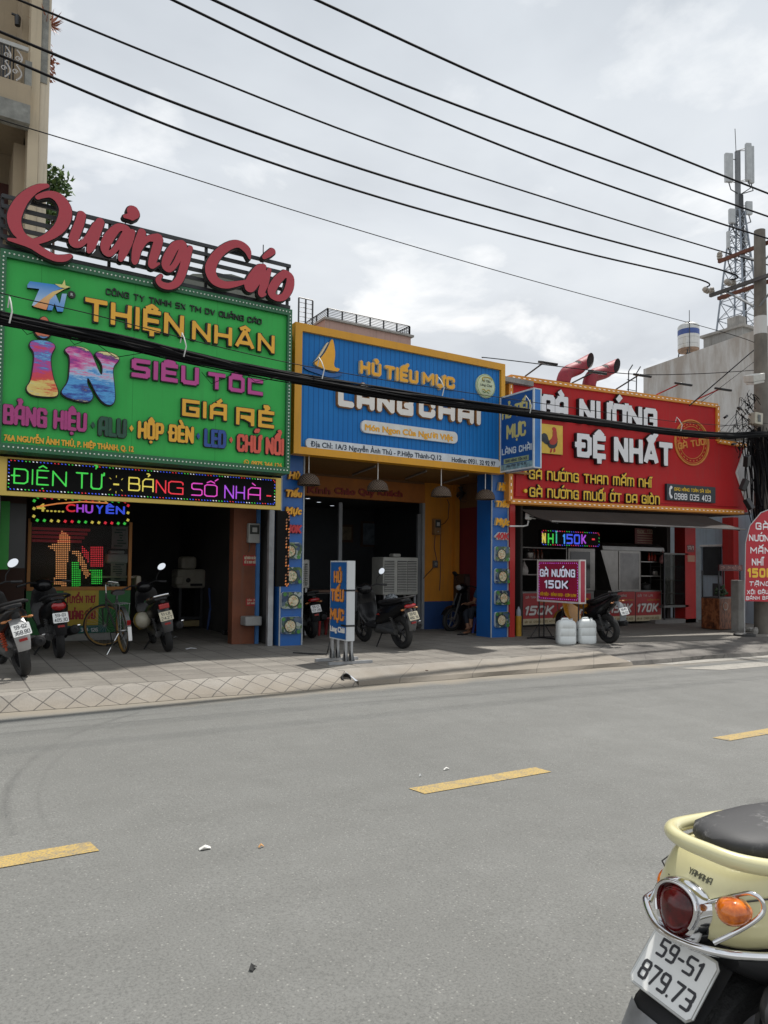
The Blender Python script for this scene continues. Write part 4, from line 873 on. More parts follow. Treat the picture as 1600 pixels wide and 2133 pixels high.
# small running display above the window
YD = 13.1; DP = planeY(YD)
t = thing('led_display', 'small black display with multicoloured serif text and striped border above the counter window', 'LED display', (2, YD, 2.1))
a0, b0 = DP.pix(66, 1087); a1, _ = DP.pix(270, 1087); _, b1 = DP.pix(66, 1031)
mb = MB(); mb.bx(a0, a1, YD, YD+.1, b0, b1); mb.obj('screen', MATS['led_black'], t)
led(t, DP, [('4.....', 76, 134, 1047, 1065, EY), ('C', 137, 157, 1048, 1066, ER), ('H', 159, 175, 1049, 1067, EP), ('U', 177, 194, 1050, 1069, EP), ('Y', 200, 215, 1051, 1070, EB), ('Ê', 220, 238, 1052, 1070, EB), ('N', 241, 260, 1053, 1071, EB)], 'running_word', font='b', bold=.035, res=24)
mb = MB(); mb.mi = 0; mb.tube([DP.at(*DP.pix(x, y), .006) for x, y in ((76, 1056), (120, 1049), (170, 1045), (225, 1048))], .012, 5); mb.obj('comet_trail', EO, t)
border(t, DP, a0+.03, a1-.03, b0+.03, b1-.03, [EG, EY, ER], .10, .045)
# tall green-edged light box at the left jamb
mb = MB(); LB = planeY(12.0); a0, b0 = LB.pix(-2, 1186); a1, _ = LB.pix(52, 1186); _, b1 = LB.pix(8, 1044); a2 = LB.pix(17, 1186)[0]
t = thing('light_box', 'tall dark light box with green edge on the left jamb of the print shop', 'light box', (a1, 12, b0))
mb.bx(a0, a2, 12.0, 12.22, b0, b1); mb.obj('edge', mat('green_edge', (.02, .30, .03), .5), t)
mb = MB(); mb.bx(a2+.002, a1, 12.03, 12.20, b0+.02, b1-.02); mb.obj('face', mat('dark_face', (.02, .02, .02), .4), t)
# things inside
def office_bits():
    YM = 15.0; P_ = planeY(YM)
    q = P_.pix(400, 1288); t = thing('printing_machine', 'beige printing machine on a stand deep inside the print shop', 'machine', (P_.pix(400, 1288)[0], YM, fz(3)))
    x = q[0]; be = mat('machine_beige', (.30, .28, .23), .6)
    mb = MB(); mb.bx(x-.32, x+.28, YM, YM+.5, .95, 1.35, .05); mb.bx(x-.22, x+.1, YM+.05, YM+.4, 1.35, 1.62, .06); mb.bx(x-.36, x-.2, YM-.05, YM+.3, 1.02, 1.2, .04); mb.obj('body', be, t)
    mb = MB(); mb.bx(x-.28, x+.22, YM, YM+.45, .3, .36); 
    for dx in (-.25, .2): mb.bx(x+dx-.03, x+dx+.03, YM+.02, YM+.4, fz(3), .95)
    mb.obj('stand', DARK, t)
    mb = MB(); mb.ball((x-.1, YM-.02, 1.12), .05); mb.bx(x-.05, x+.2, YM-.03, YM, 1.0, 1.05); mb.obj('control', BLACK, t)
    mb = MB(); mb.bx(x-.2, x+.25, YM+.05, YM+.4, fz(3)+.02, .28, .03); tag(mb.obj('carton', mat('carton', (.3, .24, .12), .8)), 'brown carton under the beige printing machine', 'carton')
    for (px_, py_, w, h_, colr, lab, nm) in ((247, 1190, .26, .34, (.30, .30, .28), 'sheet with printed samples pinned inside the counter window', 'sample_sheet'), (250, 1120, .28, .4, (.22, .2, .2), 'upper faded price sheet pinned inside the counter window', 'sample_sheet')):
        pl = planeY(YC+.3); a, b = pl.pix(px_, py_); mb = MB(); mb.bx(a-w/2, a+w/2, YC+.3, YC+.31, b-h_/2, b+h_/2)
        mb.mi = 1
        for k in range(7): mb.bx(a-w*.4+random.random()*w*.4, a+w*.1+random.random()*w*.3, YC+.296, YC+.2995, b-h_*.4+k*h_*.12, b-h_*.4+k*h_*.12+h_*.06)
        tag(mb.obj(nm, [mat('sheet_%d' % py_, colr, .7), mat('sheet_ink', (.05, .09, .08), .7)]), lab, 'paper')
    pl = planeY(YC+.25); a, b = pl.pix(248, 1163); mb = MB(); mb.bx(a-.2, a+.16, YC+.25, YC+.5, b-.09, b+.08, .03); mb.bx(a-.15, a+.1, YC+.27, YC+.45, b+.08, b+.14, .02); tag(mb.obj('printer', mat('printer_grey', (.34, .35, .36), .5)), 'grey desktop printer behind the counter window', 'printer')
    a, b = pl.pix(262, 1206); mb = MB(); mb.bx(a-.55, a+.22, YC+.2, YC+.6, b+.02, b+.05); mb.bx(a+.15, a+.24, YC+.1, YC+.5, b-.14, b+.06, .03); tag(mb.obj('desk', mat('desk_cream', (.4, .36, .28), .6)), 'cream desk end showing beside the counter window', 'desk')
    for px_, lab in ((230, 'white paper roll behind the counter window, left of its pair'), (242, 'white paper roll behind the counter window, right of its pair')):
        pl = planeY(YC+.1); a, b = pl.pix(px_, 1220); mb = MB(); mb.lathe([(.02, 0), (.055, 0), (.055, .3), (.02, .3), (.02, 0)], pl.at(a, b), 16, (0, 1, 0)); tag(mb.obj('paper_roll', WHITE), lab, 'roll', 'paper rolls behind the counter window')
office_bits()
def plastic_chair():
    p = gnd(462, 1312, SWK); t = thing('plastic_chair', 'blue plastic chair with backrest in the dark print shop doorway', 'chair', p, R(-60)); m_ = mat('blue_plastic', (.03, .07, .22), .45)
    mb = MB(); mb.box((0, 0, .43), (.4, .4, .04), None, .015); mb.obj('seat', m_, t, False)
    mb = MB(); mb.box((-.19, 0, .66), (.035, .38, .42), (0, -.12, 0), .015); mb.obj('backrest', m_, t, False)
    for sx in (-1, 1):
        for sy in (-1, 1):
            mb = MB(); mb.tube([(sx*.17, sy*.17, .42), (sx*.21, sy*.2, 0)], [.028, .02], 6); mb.obj('leg', m_, t, False)
plastic_chair()
for k, (x, y, l) in enumerate(((474, 1322, 'left'), (492, 1318, 'right'))):
    p = gnd(x, y, SWK); mb = MB(); mb.T = Matrix.Translation(p) @ Matrix.Rotation(R(10), 4, 'Z')
    mb.ball((0, 0, .03), (.13, .045, .035)); mb.ball((-.06, 0, .06), (.06, .042, .045)); mb.mi = 1; mb.ball((.03, 0, .055), (.06, .03, .02))
    tag(mb.obj('shoe', [BLACK, mat('shoe_white', (.5, .5, .5), .6)]), 'dark shoe left on the print shop threshold, %s of the pair' % l, 'shoe', 'shoes on the print shop threshold')
# meter, notices and step box on the pier
MP = planeY(11.75)
def wall_box(px0, py0, px1, py1, pl, dep, label, cat, name, m_, win=True):
    a0, b0 = pl.pix(px0, py1); a1, _ = pl.pix(px1, py1); _, b1 = pl.pix(px0, py0); t = thing(name, label, cat, pl.at((a0+a1)/2, b0, 0))
    mb = MB(); pl.box(mb, a0, a1, b0, b1, 0.001, dep, .015); mb.obj('housing', m_, t)
    if win:
        mb = MB(); pl.box(mb, a0+.02, a1-.02, b0+(b1-b0)*.45, b1-.03, dep, dep+.008); mb.obj('window', mat('meter_window', (.06, .065, .06), .15), t)
        mb = MB(); pl.box(mb, a0+(a1-a0)*.3, a1-(a1-a0)*.3, b0+(b1-b0)*.55, b1-(b1-b0)*.22, dep+.008, dep+.014); mb.obj('dial', mat('dial_pale', (.4, .4, .38), .5), t); mb = MB(); mb.lathe([(0, .01), (.012, .01), (.012, 0)], pl.at((a0+a1)/2, b0+(b1-b0)*.2, dep), 10, pl.n); mb.obj('knob', MATS['dial_pale'], t)
    return t
MET = mat('meter_grey', (.33, .33, .31), .55)
wall_box(513, 1090, 537, 1131, MP, .11, 'grey electricity meter box on the red brown pier of the print shop', 'meter', 'electricity_meter', MET)
mb = MB(); mb.tube([MP.at(*MP.pix(x, y), .05) for x, y in ((540, 1108), (550, 1095), (557, 1080), (560, 1060))], .006, 5); mb.tube([MP.at(*MP.pix(x, y), .05) for x, y in ((517, 1131), (518, 1142), (515, 1150))], .006, 5); tag(mb.obj('meter_cable', BLACK), 'black cable running from the print shop meter up to the sign', 'cable')
NRED = mat('notice_red', (.34, .02, .02), .6)
def notice(px0, py0, px1, py1, lines, lab):
    a0, b0 = MP.pix(px0, py1); a1, _ = MP.pix(px1, py1); _, b1 = MP.pix(px0, py0); t = thing('notice', lab, 'notice', MP.at((a0+a1)/2, b0)); mb = MB(); MP.box(mb, a0, a1, b0, b1, .001, .008); mb.obj('board', NRED, t)
    mb = MB()
    for k, L_ in enumerate(lines):
        h_ = (b1-b0)/(len(lines)*1.6+.6); offset_text(mb, MP, L_, a0+.02, b1-h_*(1.4+1.6*k), a1-a0-.04, h_, .008, .010, mi=0, ms=0, font='r', bold=.09, res=20)
    mb.obj('lettering', mat('notice_ink', (.5, .42, .30), .6), t)
notice(506, 1157, 536, 1178, ['QUÝ KHÁCH VUI LÒNG', 'ĐỂ XE NGAY NGẮN'], 'red notice with two pale lines below the meter on the pier')
notice(512, 1247, 535, 1262, ['CẢM ƠN', 'QUÝ KHÁCH'], 'small red notice low down on the red brown pier')
p0 = MP.pix(500, 1302); p1 = MP.pix(535, 1282); mb = MB(); MP.box(mb, p0[0], p1[0], p0[1], p1[1], .002, .25, .02); tag(mb.obj('grey_box', mat('box_grey', (.26, .26, .25), .7)), 'low grey box at the foot of the red brown pier', 'box')
# narrow vertical LED panel on the side of the post
t = thing('vertical_led_panel', 'narrow black vertical display panel with faint orange border beside the blue pillar', 'LED display', (4.62, 11.0, 1.15))
VP = planeY(10.85); a0, b0 = VP.pix(576, 1222); a1, b1 = VP.pix(604, 1065); am = VP.pix(595, 1222)[0]
mb = MB(); mb.bx(a0, a1, 10.85, 10.93, b0, b1); mb.obj('housing', MATS['led_black'], t)
border(t, VP, am, a1-.012, b0+.015, b1-.015, [mat('led_dim_orange', (.5, .16, .04), .5, emit=.35), MATS['led_black'], mat('led_dim_brown', (.3, .12, .05), .5, emit=.15)], .05, .03)
# ================================================================ the blue noodle shop
BLU = mat('pillar_blue', (.012, .11, .38), .35, 0, .08, 2, dirt=.1); ORW = mat('orange_wall', (.52, .20, .015), .75, 0, .1, 2, dirt=.3); REDW = mat('dark_red_wall', (.16, .014, .018), .7, 0, .15, 2)
b_ = thing('noodle_shop', 'open fronted noodle shop with orange walls and wooden ceiling under the blue signboard', 'shop', (7.2, 12, fz(7.2)))
YB = 13.4; BP = planeY(YB)
xo0, xo1, xo2 = BP.pix(883, 1200)[0], BP.pix(938, 1200)[0], BP.pix(957, 1200)[0]; zh0, zh1 = BP.pix(760, 1040)[1], 3.36
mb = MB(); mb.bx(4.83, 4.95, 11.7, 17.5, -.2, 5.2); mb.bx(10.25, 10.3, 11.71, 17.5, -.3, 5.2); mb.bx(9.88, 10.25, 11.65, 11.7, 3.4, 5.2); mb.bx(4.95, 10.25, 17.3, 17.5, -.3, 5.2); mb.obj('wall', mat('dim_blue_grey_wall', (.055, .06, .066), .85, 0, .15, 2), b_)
mb = MB(); mb.bx(4.85, 10.3, 10.97, 17.5, 5.2, 5.3); mb.obj('roof', CONC, b_)
mb = MB(); mb.bx(xo0, 10.2, YB, YB+.15, fz(9)+.62, zh1); mb.bx(xo1+.05, xo1+.17, YB-.12, YB-.001, fz(9)+.62, zh1); mb.obj('orange_wall', ORW, b_)
mb = MB(); mb.bx(xo0, 10.2, YB-.004, YB+.152, fz(9)-.1, fz(9)+.62); mb.bx(xo1+.048, xo1+.172, YB-.124, YB-.005, fz(9)-.1, fz(9)+.62); mb.obj('blue_dado', mat('dado_blue', (.012, .05, .17), .7), b_)
mb = MB(); mb.bx(10.22, 10.248, 11.72, YB+.1, -.3, zh1-.55); mb.obj('red_panel', REDW, b_)
mb = MB(); mb.bx(10.2, 10.248, 11.72, YB+.1, zh1-.548, zh1); mb.obj('fascia_board', mat('brown_board', (.16, .08, .03), .7), b_)
mb = MB(); mb.bx(4.95, xo0, YB-.02, YB+.12, zh0, zh0+.42); mb.obj('header_band', mat('header_orange', (.36, .12, .02), .7), b_)
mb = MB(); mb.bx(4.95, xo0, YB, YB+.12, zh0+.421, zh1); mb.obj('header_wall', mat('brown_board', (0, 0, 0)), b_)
mb = MB(); mb.bx(xo0-.07, xo0-.002, YB-.03, YB+.1, fz(9), zh0-.001); mb.obj('door_jamb', mat('grey_jamb', (.25, .26, .27), .6), b_)
mb = MB(); mb.bx(xo0-.16, xo0-.08, YB+.02, YB+.08, fz(9), zh0-.25); mb.obj('sliding_door_frame', mat('door_aluminium', (.16, .17, .18), .5), b_); mb = MB(); mb.bx(7.1, 7.18, YB+.02, YB+.08, fz(8), zh0-.1); mb.obj('sliding_door_frame', mat('door_aluminium', (.16, .17, .18), .5), b_)
def mat_slats():
    n = NB('wooden_ceiling_slats'); c = n.ramp(n.noise(3, 5, .6, sc=(.2, 3, 1)), (.3, (.20, .10, .03)), (.7, (.30, .16, .05))); j = n.line(n.y, .12, .008); return n.done(n.mix(j, c, (.03, .015, .006)), .55, j, .4, -.006)
mb = MB(); mb.bx(4.9, 10.25, 10.98, YB+.1, 3.36, 3.40); mb.obj('ceiling', mat_slats(), b_)
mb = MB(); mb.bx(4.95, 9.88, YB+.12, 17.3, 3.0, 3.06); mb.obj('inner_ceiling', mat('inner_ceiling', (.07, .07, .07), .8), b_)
for txt, xl, xr, yt, yb in (('Kính', 640, 688, 1012, 1027), ('Chào', 696, 740, 1014, 1029), ('Quý', 746, 780, 1016, 1031), ('Khách', 786, 838, 1018, 1032)):
    mb = MB(); ptext(mb, planeY(YB-.02), txt, xl, xr, yt, yb, .001, .02, font='b', bold=.07, res=24); mb.obj('header_lettering', [mat('header_red', (.22, .02, .012), .6), EDGE], b_)
for k, (px_, py_) in enumerate(((641, 1057), (664, 1049), (692, 1042))):
    pl = planeY(15+k*.7); a, z = pl.pix(px_, py_); t = thing('downlight', 'small glowing downlight in the dark inner ceiling, %s of three' % ('nearest', 'middle', 'farthest')[k], 'ceiling light', (a, 15+k*.7, 2.999), group='downlights inside the noodle shop')
    mb = MB(); mb.lathe([(0, -.006), (.055, -.006)], (a, 15+k*.7, 2.999), 16); mb.obj('lens', em('downlight_glow', (.8, .85, .95), 2.0), t)
    mb = MB(); mb.lathe([(.055, 0), (.055, -.008), (.07, -.008), (.07, 0)], (a, 15+k*.7, 2.999), 16); mb.obj('rim', WHITE, t)
for k, (xa, ya, xb, yb) in enumerate(((735, 990, 782, 972), (845, 998, 888, 982), (925, 1006, 975, 991))):
    pa, pb = ray(xa, ya), ray(xb, yb); pa = CAMP+pa*((3.33-CH)/pa.z); pb = CAMP+pb*((3.33-CH)/pb.z); t = thing('tube_light', 'unlit fluorescent tube on the wooden ceiling, %s of three' % ('leftmost', 'middle', 'rightmost')[k], 'ceiling light', pa, group='tube lights on the wooden ceiling')
    mb = MB(); mb.cyl(pa, pb, .014, n=8); mb.obj('tube', mat('tube_glass', (.35, .35, .34), .3), t)
    mb = MB(); mb.tube([pa+Vector((0, 0, .02)), pb+Vector((0, 0, .02))], .016, 4); mb.obj('batten', mat('batten_grey', (.2, .19, .17), .5), t)
# ---- sign
BS = planeY(10.9); bx0, bx1, bz0, bz1 = 4.875, 9.42, 3.30, 5.49
s = thing('signboard', 'blue corrugated restaurant signboard in a yellow frame with raised lettering and a sail emblem', 'signboard', (7.15, 11, 3.3))
def mat_corr():
    n = NB('blue_corrugated_panel'); j = n.line(n.x, .095, .006); h = n.m('ABSOLUTE', n.m('SUBTRACT', n.m('FRACT', n.m('DIVIDE', n.x, .095)), .5))
    c = n.ramp(n.noise(1.2, 4), (.3, (.010, .145, .44)), (.7, (.014, .18, .51))); c = n.mix(n.m('MULTIPLY', j, .65), c, (.004, .05, .18)); c = n.mix(n.ramp(n.noise(2, 6, .7, sc=(6, 1, .6)), (.58, 0), (.8, .16)), c, (.1, .16, .2))
    return n.done(c, .45, h, .35, -.02, .2)
mb = MB(); mb.bx(bx0+.1, bx1-.1, 10.9, 10.96, bz0+.1, bz1-.1); mb.obj('panel', mat_corr(), s)
YF = mat('yellow_frame', (.66, .31, .01), .42, 0, .06, 2, dirt=.15)
mb = MB(); mb.bx(bx0, bx1, 10.84, 11.06, bz1-.13, bz1); mb.bx(bx0, bx1, 10.84, 11.06, bz0, bz0+.12); mb.bx(bx0, bx0+.13, 10.84, 11.06, bz0+.12, bz1-.13); mb.bx(bx1-.1, bx1, 10.84, 11.06, bz0+.12, bz1-.13); mb.obj('frame', YF, s)
CREAM = mat('letter_cream_edge', (.55, .47, .33), .5); OCH = mat('letter_ochre', (.80, .38, .015), .42, 0, .06); BRN = mat('letter_brown_edge', (.30, .13, .03), .5); LW = mat('letter_white', (.74, .71, .66), .45, 0, .04)
for w_, a, b, c, e in (('HỦ', 747, 791, 752, 779), ('TIẾU', 799, 868, 762, 790), ('MỰC', 877, 944, 776, 801)): lettering(s, BS, w_, a, b, c, e, OCH, dep=.06, rim=.010, edge=CREAM, font='r', bold=.115)
for w_, a, b, c, e in (('LÀNG', 700, 857, 803, 847), ('CHÀI', 868, 997, 829, 869)): lettering(s, BS, w_, a, b, c, e, LW, dep=.07, rim=.014, edge=BRN, font='r', bold=.145)
def pill(pl, x0, x1, yt, yb, m_, d, dep, parent, name):
    a0, b0 = pl.pix(x0, yb); a1, _ = pl.pix(x1, yb); _, b1 = pl.pix(x0, yt); r = min(.09, (b1-b0)*.4); P_ = []
    for cx, cy, t0 in ((a1-r, b0+r, -90), (a1-r, b1-r, 0), (a0+r, b1-r, 90), (a0+r, b0+r, 180)): P_ += [(cx+r*cos(R(t0+k*15)), cy+r*sin(R(t0+k*15))) for k in range(7)]
    mb = MB(); raised(mb, pl, P_, d, d+dep, 0, 0); mb.obj(name, m_, parent)
pill(BS, 750, 950, 875, 901, mat('pill_white', (.66, .65, .62), .45), .001, .05, s, 'slogan_plate')
lettering(s, planeY(10.849), 'Món Ngon Của Người Việt', 760, 944, 882, 896, OCH, dep=.005, rim=0, font='b', bold=.055)
pill(BS, 635, 1038, 913, 933, mat('pill_grey', (.62, .66, .70), .45), .001, .045, s, 'address_plate')
INK = mat('print_ink', (.03, .045, .07), .6)
lettering(s, planeY(10.854), 'Địa Chỉ: 1A/3 Nguyễn Ảnh Thủ - P.Hiệp Thành-Q.12', 647, 920, 918, 930, INK, dep=.003, rim=0, font='b', bold=.035, res=26)
lettering(s, planeY(10.854), 'Hotline: 0931. 32 92 97', 941, 1032, 951, 962, INK, dep=.003, rim=0, font='b', bold=.035, res=26)
def BC(pts): return chaikin(pxs(BS, pts, 560, 630, 2.7586), 2)
mb = MB(); raised(mb, BS, BC([(355, 203), (368, 250), (374, 310), (362, 378), (405, 384), (380, 408), (330, 395), (240, 358), (285, 330), (325, 280)]), 0, .06, 0, 1); mb.obj('sail', [OCH, CREAM], s)
mb = MB(); raised(mb, BS, BC([(338, 228), (322, 262), (290, 315), (245, 352), (262, 335), (295, 285), (322, 240)]), 0, .05, 0, 1); mb.obj('fore_sail', [mat('sail_pale', (.62, .52, .34), .5), CREAM], s)
WV = mat('wave_blue', (.008, .10, .33), .4); mb = MB(); raised(mb, BS, BC([(190, 372), (240, 365), (300, 395), (360, 415), (430, 400), (400, 430), (340, 436), (270, 410), (215, 392)]), 0, .04, 0, 1); mb.obj('wave', [WV, EDGE], s)
mb = MB(); a, b = BS.pix(1009.5, 805); rx = .235; M_ = BS.at(a, b)
mb.lathe([(0, .05), (rx*.93, .05), (rx, .04), (rx, 0)], M_, 36, (0, -1, 0)); bd = mb.obj('round_badge', mat('badge_cream', (.55, .60, .40), .5, 0, .12, 9), s)
mb = MB(); mb.lathe([(rx*.90, .051), (rx*.93, .053), (rx*.95, .051)], M_, 36, (0, -1, 0)); mb.obj('badge_ring', mat('badge_ring_green', (.20, .33, .10), .5), bd)
mb = MB(); pl = planeY(10.85)
for t_, y_, w in (('Hủ Tiếu', .07, .22), ('Làng Chài', -.01, .30)): offset_text(mb, pl, t_, a-w/2, b+y_, w, .05, .001, .004, mi=0, ms=0, font='b', bold=.04, res=18, shear=.2)
mb.mi = 1; mb.tube([pl.at(a+.02+.12*cos(q*.5), b+.13+.045*sin(q*.5), .003) for q in range(9)], .012, 5); mb.tube([pl.at(a-.1+.02*q, b-.09+.02*sin(q), .003) for q in range(11)], .009, 5); mb.mi = 2; mb.tube([pl.at(a-.09+.02*q, b-.125+.012*cos(q*1.3), .003) for q in range(9)], .008, 5)
mb.obj('badge_emblem', [mat('badge_dark', (.12, .14, .10), .5), mat('badge_gold', (.5, .36, .06), .5), mat('badge_green', (.10, .22, .06), .5)], bd)
# ---- pillars
FOODM = {}
def food_tile(parent, pl, xl, xr, yt, yb, seed):
    a0, b0 = pl.pix(xl, yb); a1, _ = pl.pix(xr, yb); _, b1 = pl.pix(xl, yt); r = .05; P_ = []
    for cx, cy, t0 in ((a1-r, b0+r, -90), (a1-r, b1-r, 0), (a0+r, b1-r, 90), (a0+r, b0+r, 180)): P_ += [(cx+r*cos(R(t0+k*18)), cy+r*sin(R(t0+k*18))) for k in range(6)]
    if not FOODM:
        n = NB('food_print'); v = n.voro(15, 1); sp = n.t.nodes.new('ShaderNodeSeparateColor'); n.t.links.new(v, sp.inputs[0]); nz = n.noise(26, 5, .7)
        FOODM['bg'] = n.done(n.ramp(n.m('ADD', n.m('MULTIPLY', sp.outputs[0], .75), n.m('MULTIPLY', nz, .3)), (.1, (.012, .02, .03)), (.3, (.03, .06, .13)), (.45, (.10, .14, .20)), (.58, (.02, .07, .02)), (.72, (.10, .16, .05)), (.88, (.34, .38, .36)), (1, (.5, .5, .48))), .3)
        FOODM['bowl'] = mat('print_bowl', (.012, .03, .022), .3)
        n = NB('noodle_print'); v = n.voro(55, 1); sp = n.t.nodes.new('ShaderNodeSeparateColor'); n.t.links.new(v, sp.inputs[0])
        FOODM['food'] = n.done(n.ramp(sp.outputs[1], (0, (.08, .2, .05)), (.2, (.55, .52, .38)), (.6, (.68, .62, .42)), (.85, (.5, .2, .06)), (1, (.62, .6, .5))), .3)
    mb = MB(); raised(mb, pl, P_, .001, .05, 0, 1); t_ = mb.obj('food_tile', [FOODM['bg'], mat('tile_side', (.55, .58, .58), .4)], parent)
    cx, cy = (a0+a1)/2+.03*(seed % 3-1), (b0+b1)/2-.01; rr = min(a1-a0, b1-b0)*.40
    mb = MB()
    for q, (r_, d_, i_) in enumerate(((rr, .052, 0), (rr*.8, .054, 1))):
        mb.mi = i_; mb.prism([(cx+r_*cos(R(k*15)), cy+r_*sin(R(k*15))) for k in range(24)], pl.M(), .05, d_)
    for sgx, sgy in ((-.42, .4), (.42, -.38)):
        mb.mi = 2; x_, y_ = cx+sgx*(a1-a0), cy+sgy*(b1-b0); rx_ = rr*.3; x_ = min(max(x_, a0+rx_), a1-rx_); y_ = min(max(y_, b0+rx_), b1-rx_); mb.prism([(x_+rx_*cos(R(k*30)), y_+rx_*sin(R(k*30))) for k in range(12)], pl.M(), .05, .053)
    mb.obj('bowl_print', [FOODM['bowl'], FOODM['food'], mat('print_leaf', (.06, .22, .04), .4)], t_)
def pillar(x0, x1, lab, words, tiles, side):
    t = thing('sign_pillar', lab, 'pillar', ((x0+x1)/2, 11.45, fz(x0))); mb = MB(); mb.bx(x0, x1, 11.25, 11.70, fz(x0)-.1, 3.38); mb.obj('shaft', BLU, t)
    mb = MB(); 
    for x in (x0+.006, x1-.006): mb.bx(x-.012, x+.012, 11.236, 11.249, fz(x0), 3.37)
    mb.obj('edge_strip', mat('pillar_edge_grey', (.35, .38, .40), .4), t); pl = planeY(11.25)
    for w, xl, xr, yt, yb, m_, e_ in words:
        mb = MB(); ptext(mb, pl, w, xl, xr, yt, yb, .001, .06, rim=.006, rimd=.045, font='b', bold=.065, shear=.18, res=28); mb.obj('lettering', [m_, e_], t)
    for k, (xl, xr, yt, yb) in enumerate(tiles): food_tile(t, pl, xl, xr, yt, yb, k)
LR = mat('letter_red', (.50, .02, .03), .4)
pillar(4.84, 5.265, 'blue pillar with raised orange words and food pictures between the print shop and the noodle shop', [('Hủ', 598, 623, 981, 998, OCH, BRN), ('Tiếu', 593, 627, 1019, 1035, OCH, BRN), ('Mực', 592, 626, 1055, 1071, OCH, BRN), ('40K', 594, 626, 1092, 1110, LR, mat('letter_dim_red', (.25, .02, .03), .4))], [(584, 626, 1129, 1164), (584, 626, 1181, 1216), (584, 626, 1233, 1268), (584, 626, 1285, 1321)], 0)
pillar(9.42, 9.865, 'blue pillar with raised orange words and food pictures beside the grilled chicken shop', [('Hủ', 1035, 1054, 1004, 1022, OCH, CREAM), ('Tiếu', 1030, 1058, 1042, 1056, OCH, CREAM), ('Mực', 1029, 1058, 1078, 1094, OCH, CREAM), ('40K', 1029, 1057, 1108, 1124, LR, LW)], [(1029, 1059, 1138, 1169), (1029, 1059, 1184, 1215), (1029, 1059, 1230, 1260), (1029, 1059, 1275, 1307)], 1)
# ---- pendant lamps
def mat_wicker():
    n = NB('woven_bamboo'); ang = n.m('ARCTAN2', n.y, n.x); a = n.m('ADD', n.m('MULTIPLY', ang, 22.0), n.m('MULTIPLY', n.z, 150.0)); b = n.m('SUBTRACT', n.m('MULTIPLY', ang, 22.0), n.m('MULTIPLY', n.z, 150.0))
    w = n.m('MAXIMUM', n.m('SINE', a), n.m('SINE', b)); c = n.ramp(w, (.0, (.022, .014, .010)), (.75, (.11, .075, .052)), (1, (.18, .13, .095))); return n.done(c, .7, w, .6, .01)
WK = mat_wicker(); lamp0 = None
for k, (px_, py_, yt) in enumerate(((643, 1010, 951), (787, 1022, 966), (919, 1034, 978), (1011, 1040, 986))):
    pl = planeY(11.02); a, b = pl.pix(px_, py_)
    lab = 'woven bamboo pendant lamp hanging %s' % ('in front of the left blue pillar', 'second from the left under the blue sign', 'third from the left under the blue sign', 'beside the right blue pillar')[k]
    t = thing('pendant_lamp', lab, 'pendant lamp', (a, 11.02, b), group='woven pendant lamps under the blue signboard')
    if lamp0 is None:
        mb = MB(); mb.lathe([(.185, 0), (.19, .02), (.185, .07), (.155, .13), (.10, .175), (.04, .195), (.0, .198)], (0, 0, 0), 28); mb.lathe([(.175, .0), (.175, .07), (.145, .12), (.09, .16), (.0, .18)], (0, 0, 0), 28); sh = mb.obj('lamp_shade', WK, t, False)
        mb = MB(); mb.lathe([(.186, -.006), (.196, .0), (.196, .016), (.186, .02)], (0, 0, 0), 28); mb.obj('rim', mat('bamboo_rim', (.10, .065, .04), .6), t, False)
        mb = MB(); mb.ball((0, 0, .1), .035); mb.obj('lamp_bulb', mat('bulb_glass', (.5, .5, .48), .2), t, False); lamp0 = t
    else:
        for ch in lamp0.children:
            if ch.name.split('.')[0] != 'cord': c_ = ch.copy(); COL.objects.link(c_); c_.parent = t
    mb = MB(); mb.cyl((a, 11.02, b+.19), (a, 11.02, 3.36), .008, n=6); mb.obj('cord', mat('cord_white', (.7, .7, .68), .5), t)
# ---- projecting sign
XS = 9.30; PX = Plane((XS, 0, 0), (0, -1, 0))
fr_ = .031
s = thing('projecting_sign', 'blue double sided projecting sign with pale frame jutting over the pavement', 'hanging sign', (XS+.1, 10.4, 3.3))
af, bf = PX.pix(1041, 985); an, bt = PX.pix(1112, 807); zb_ = bf; zt_ = bt
mb = MB(); mb.bx(XS+.031, XS+.169, -an+.006, -af, zb_+.021, zt_-.021); mb.bx(XS+.012, XS+.0305, -an+fr_, -af-fr_, zb_+fr_, zt_-fr_); mb.obj('body', mat('sign_side_blue', (.015, .16, .48), .4), s)
mb = MB(); fr = .03
for x_ in (XS, XS+.17):
    for yy in (-af-fr, -an): mb.bx(x_, x_+.03, yy, yy+fr, zb_, zt_)
    mb.bx(x_, x_+.03, -an+fr, -af-fr, zb_, zb_+fr); mb.bx(x_, x_+.03, -an+fr, -af-fr, zt_-fr, zt_)
for z_ in (zb_, zt_-.02): mb.bx(XS+.03, XS+.17, -an+.001, -an+.03, z_, z_+.02)
mb.obj('frame', mat('sign_frame_pale', (.55, .60, .63), .4), s)
PXf = Plane((XS+.012, 0, 0), (0, -1, 0)); mb = MB(); mb.bx(XS+.006, XS+.011, -an+fr, -af-fr, zb_+fr, zt_-fr); mb.obj('face', mat('sign_face_blue', (.012, .075, .27), .35, 0, .1, 2), s)
PXf = Plane((XS+.005, 0, 0), (0, -1, 0)); H_ = zt_-zb_; W_ = an-af; KH = mat('letter_khaki', (.55, .48, .17), .5)
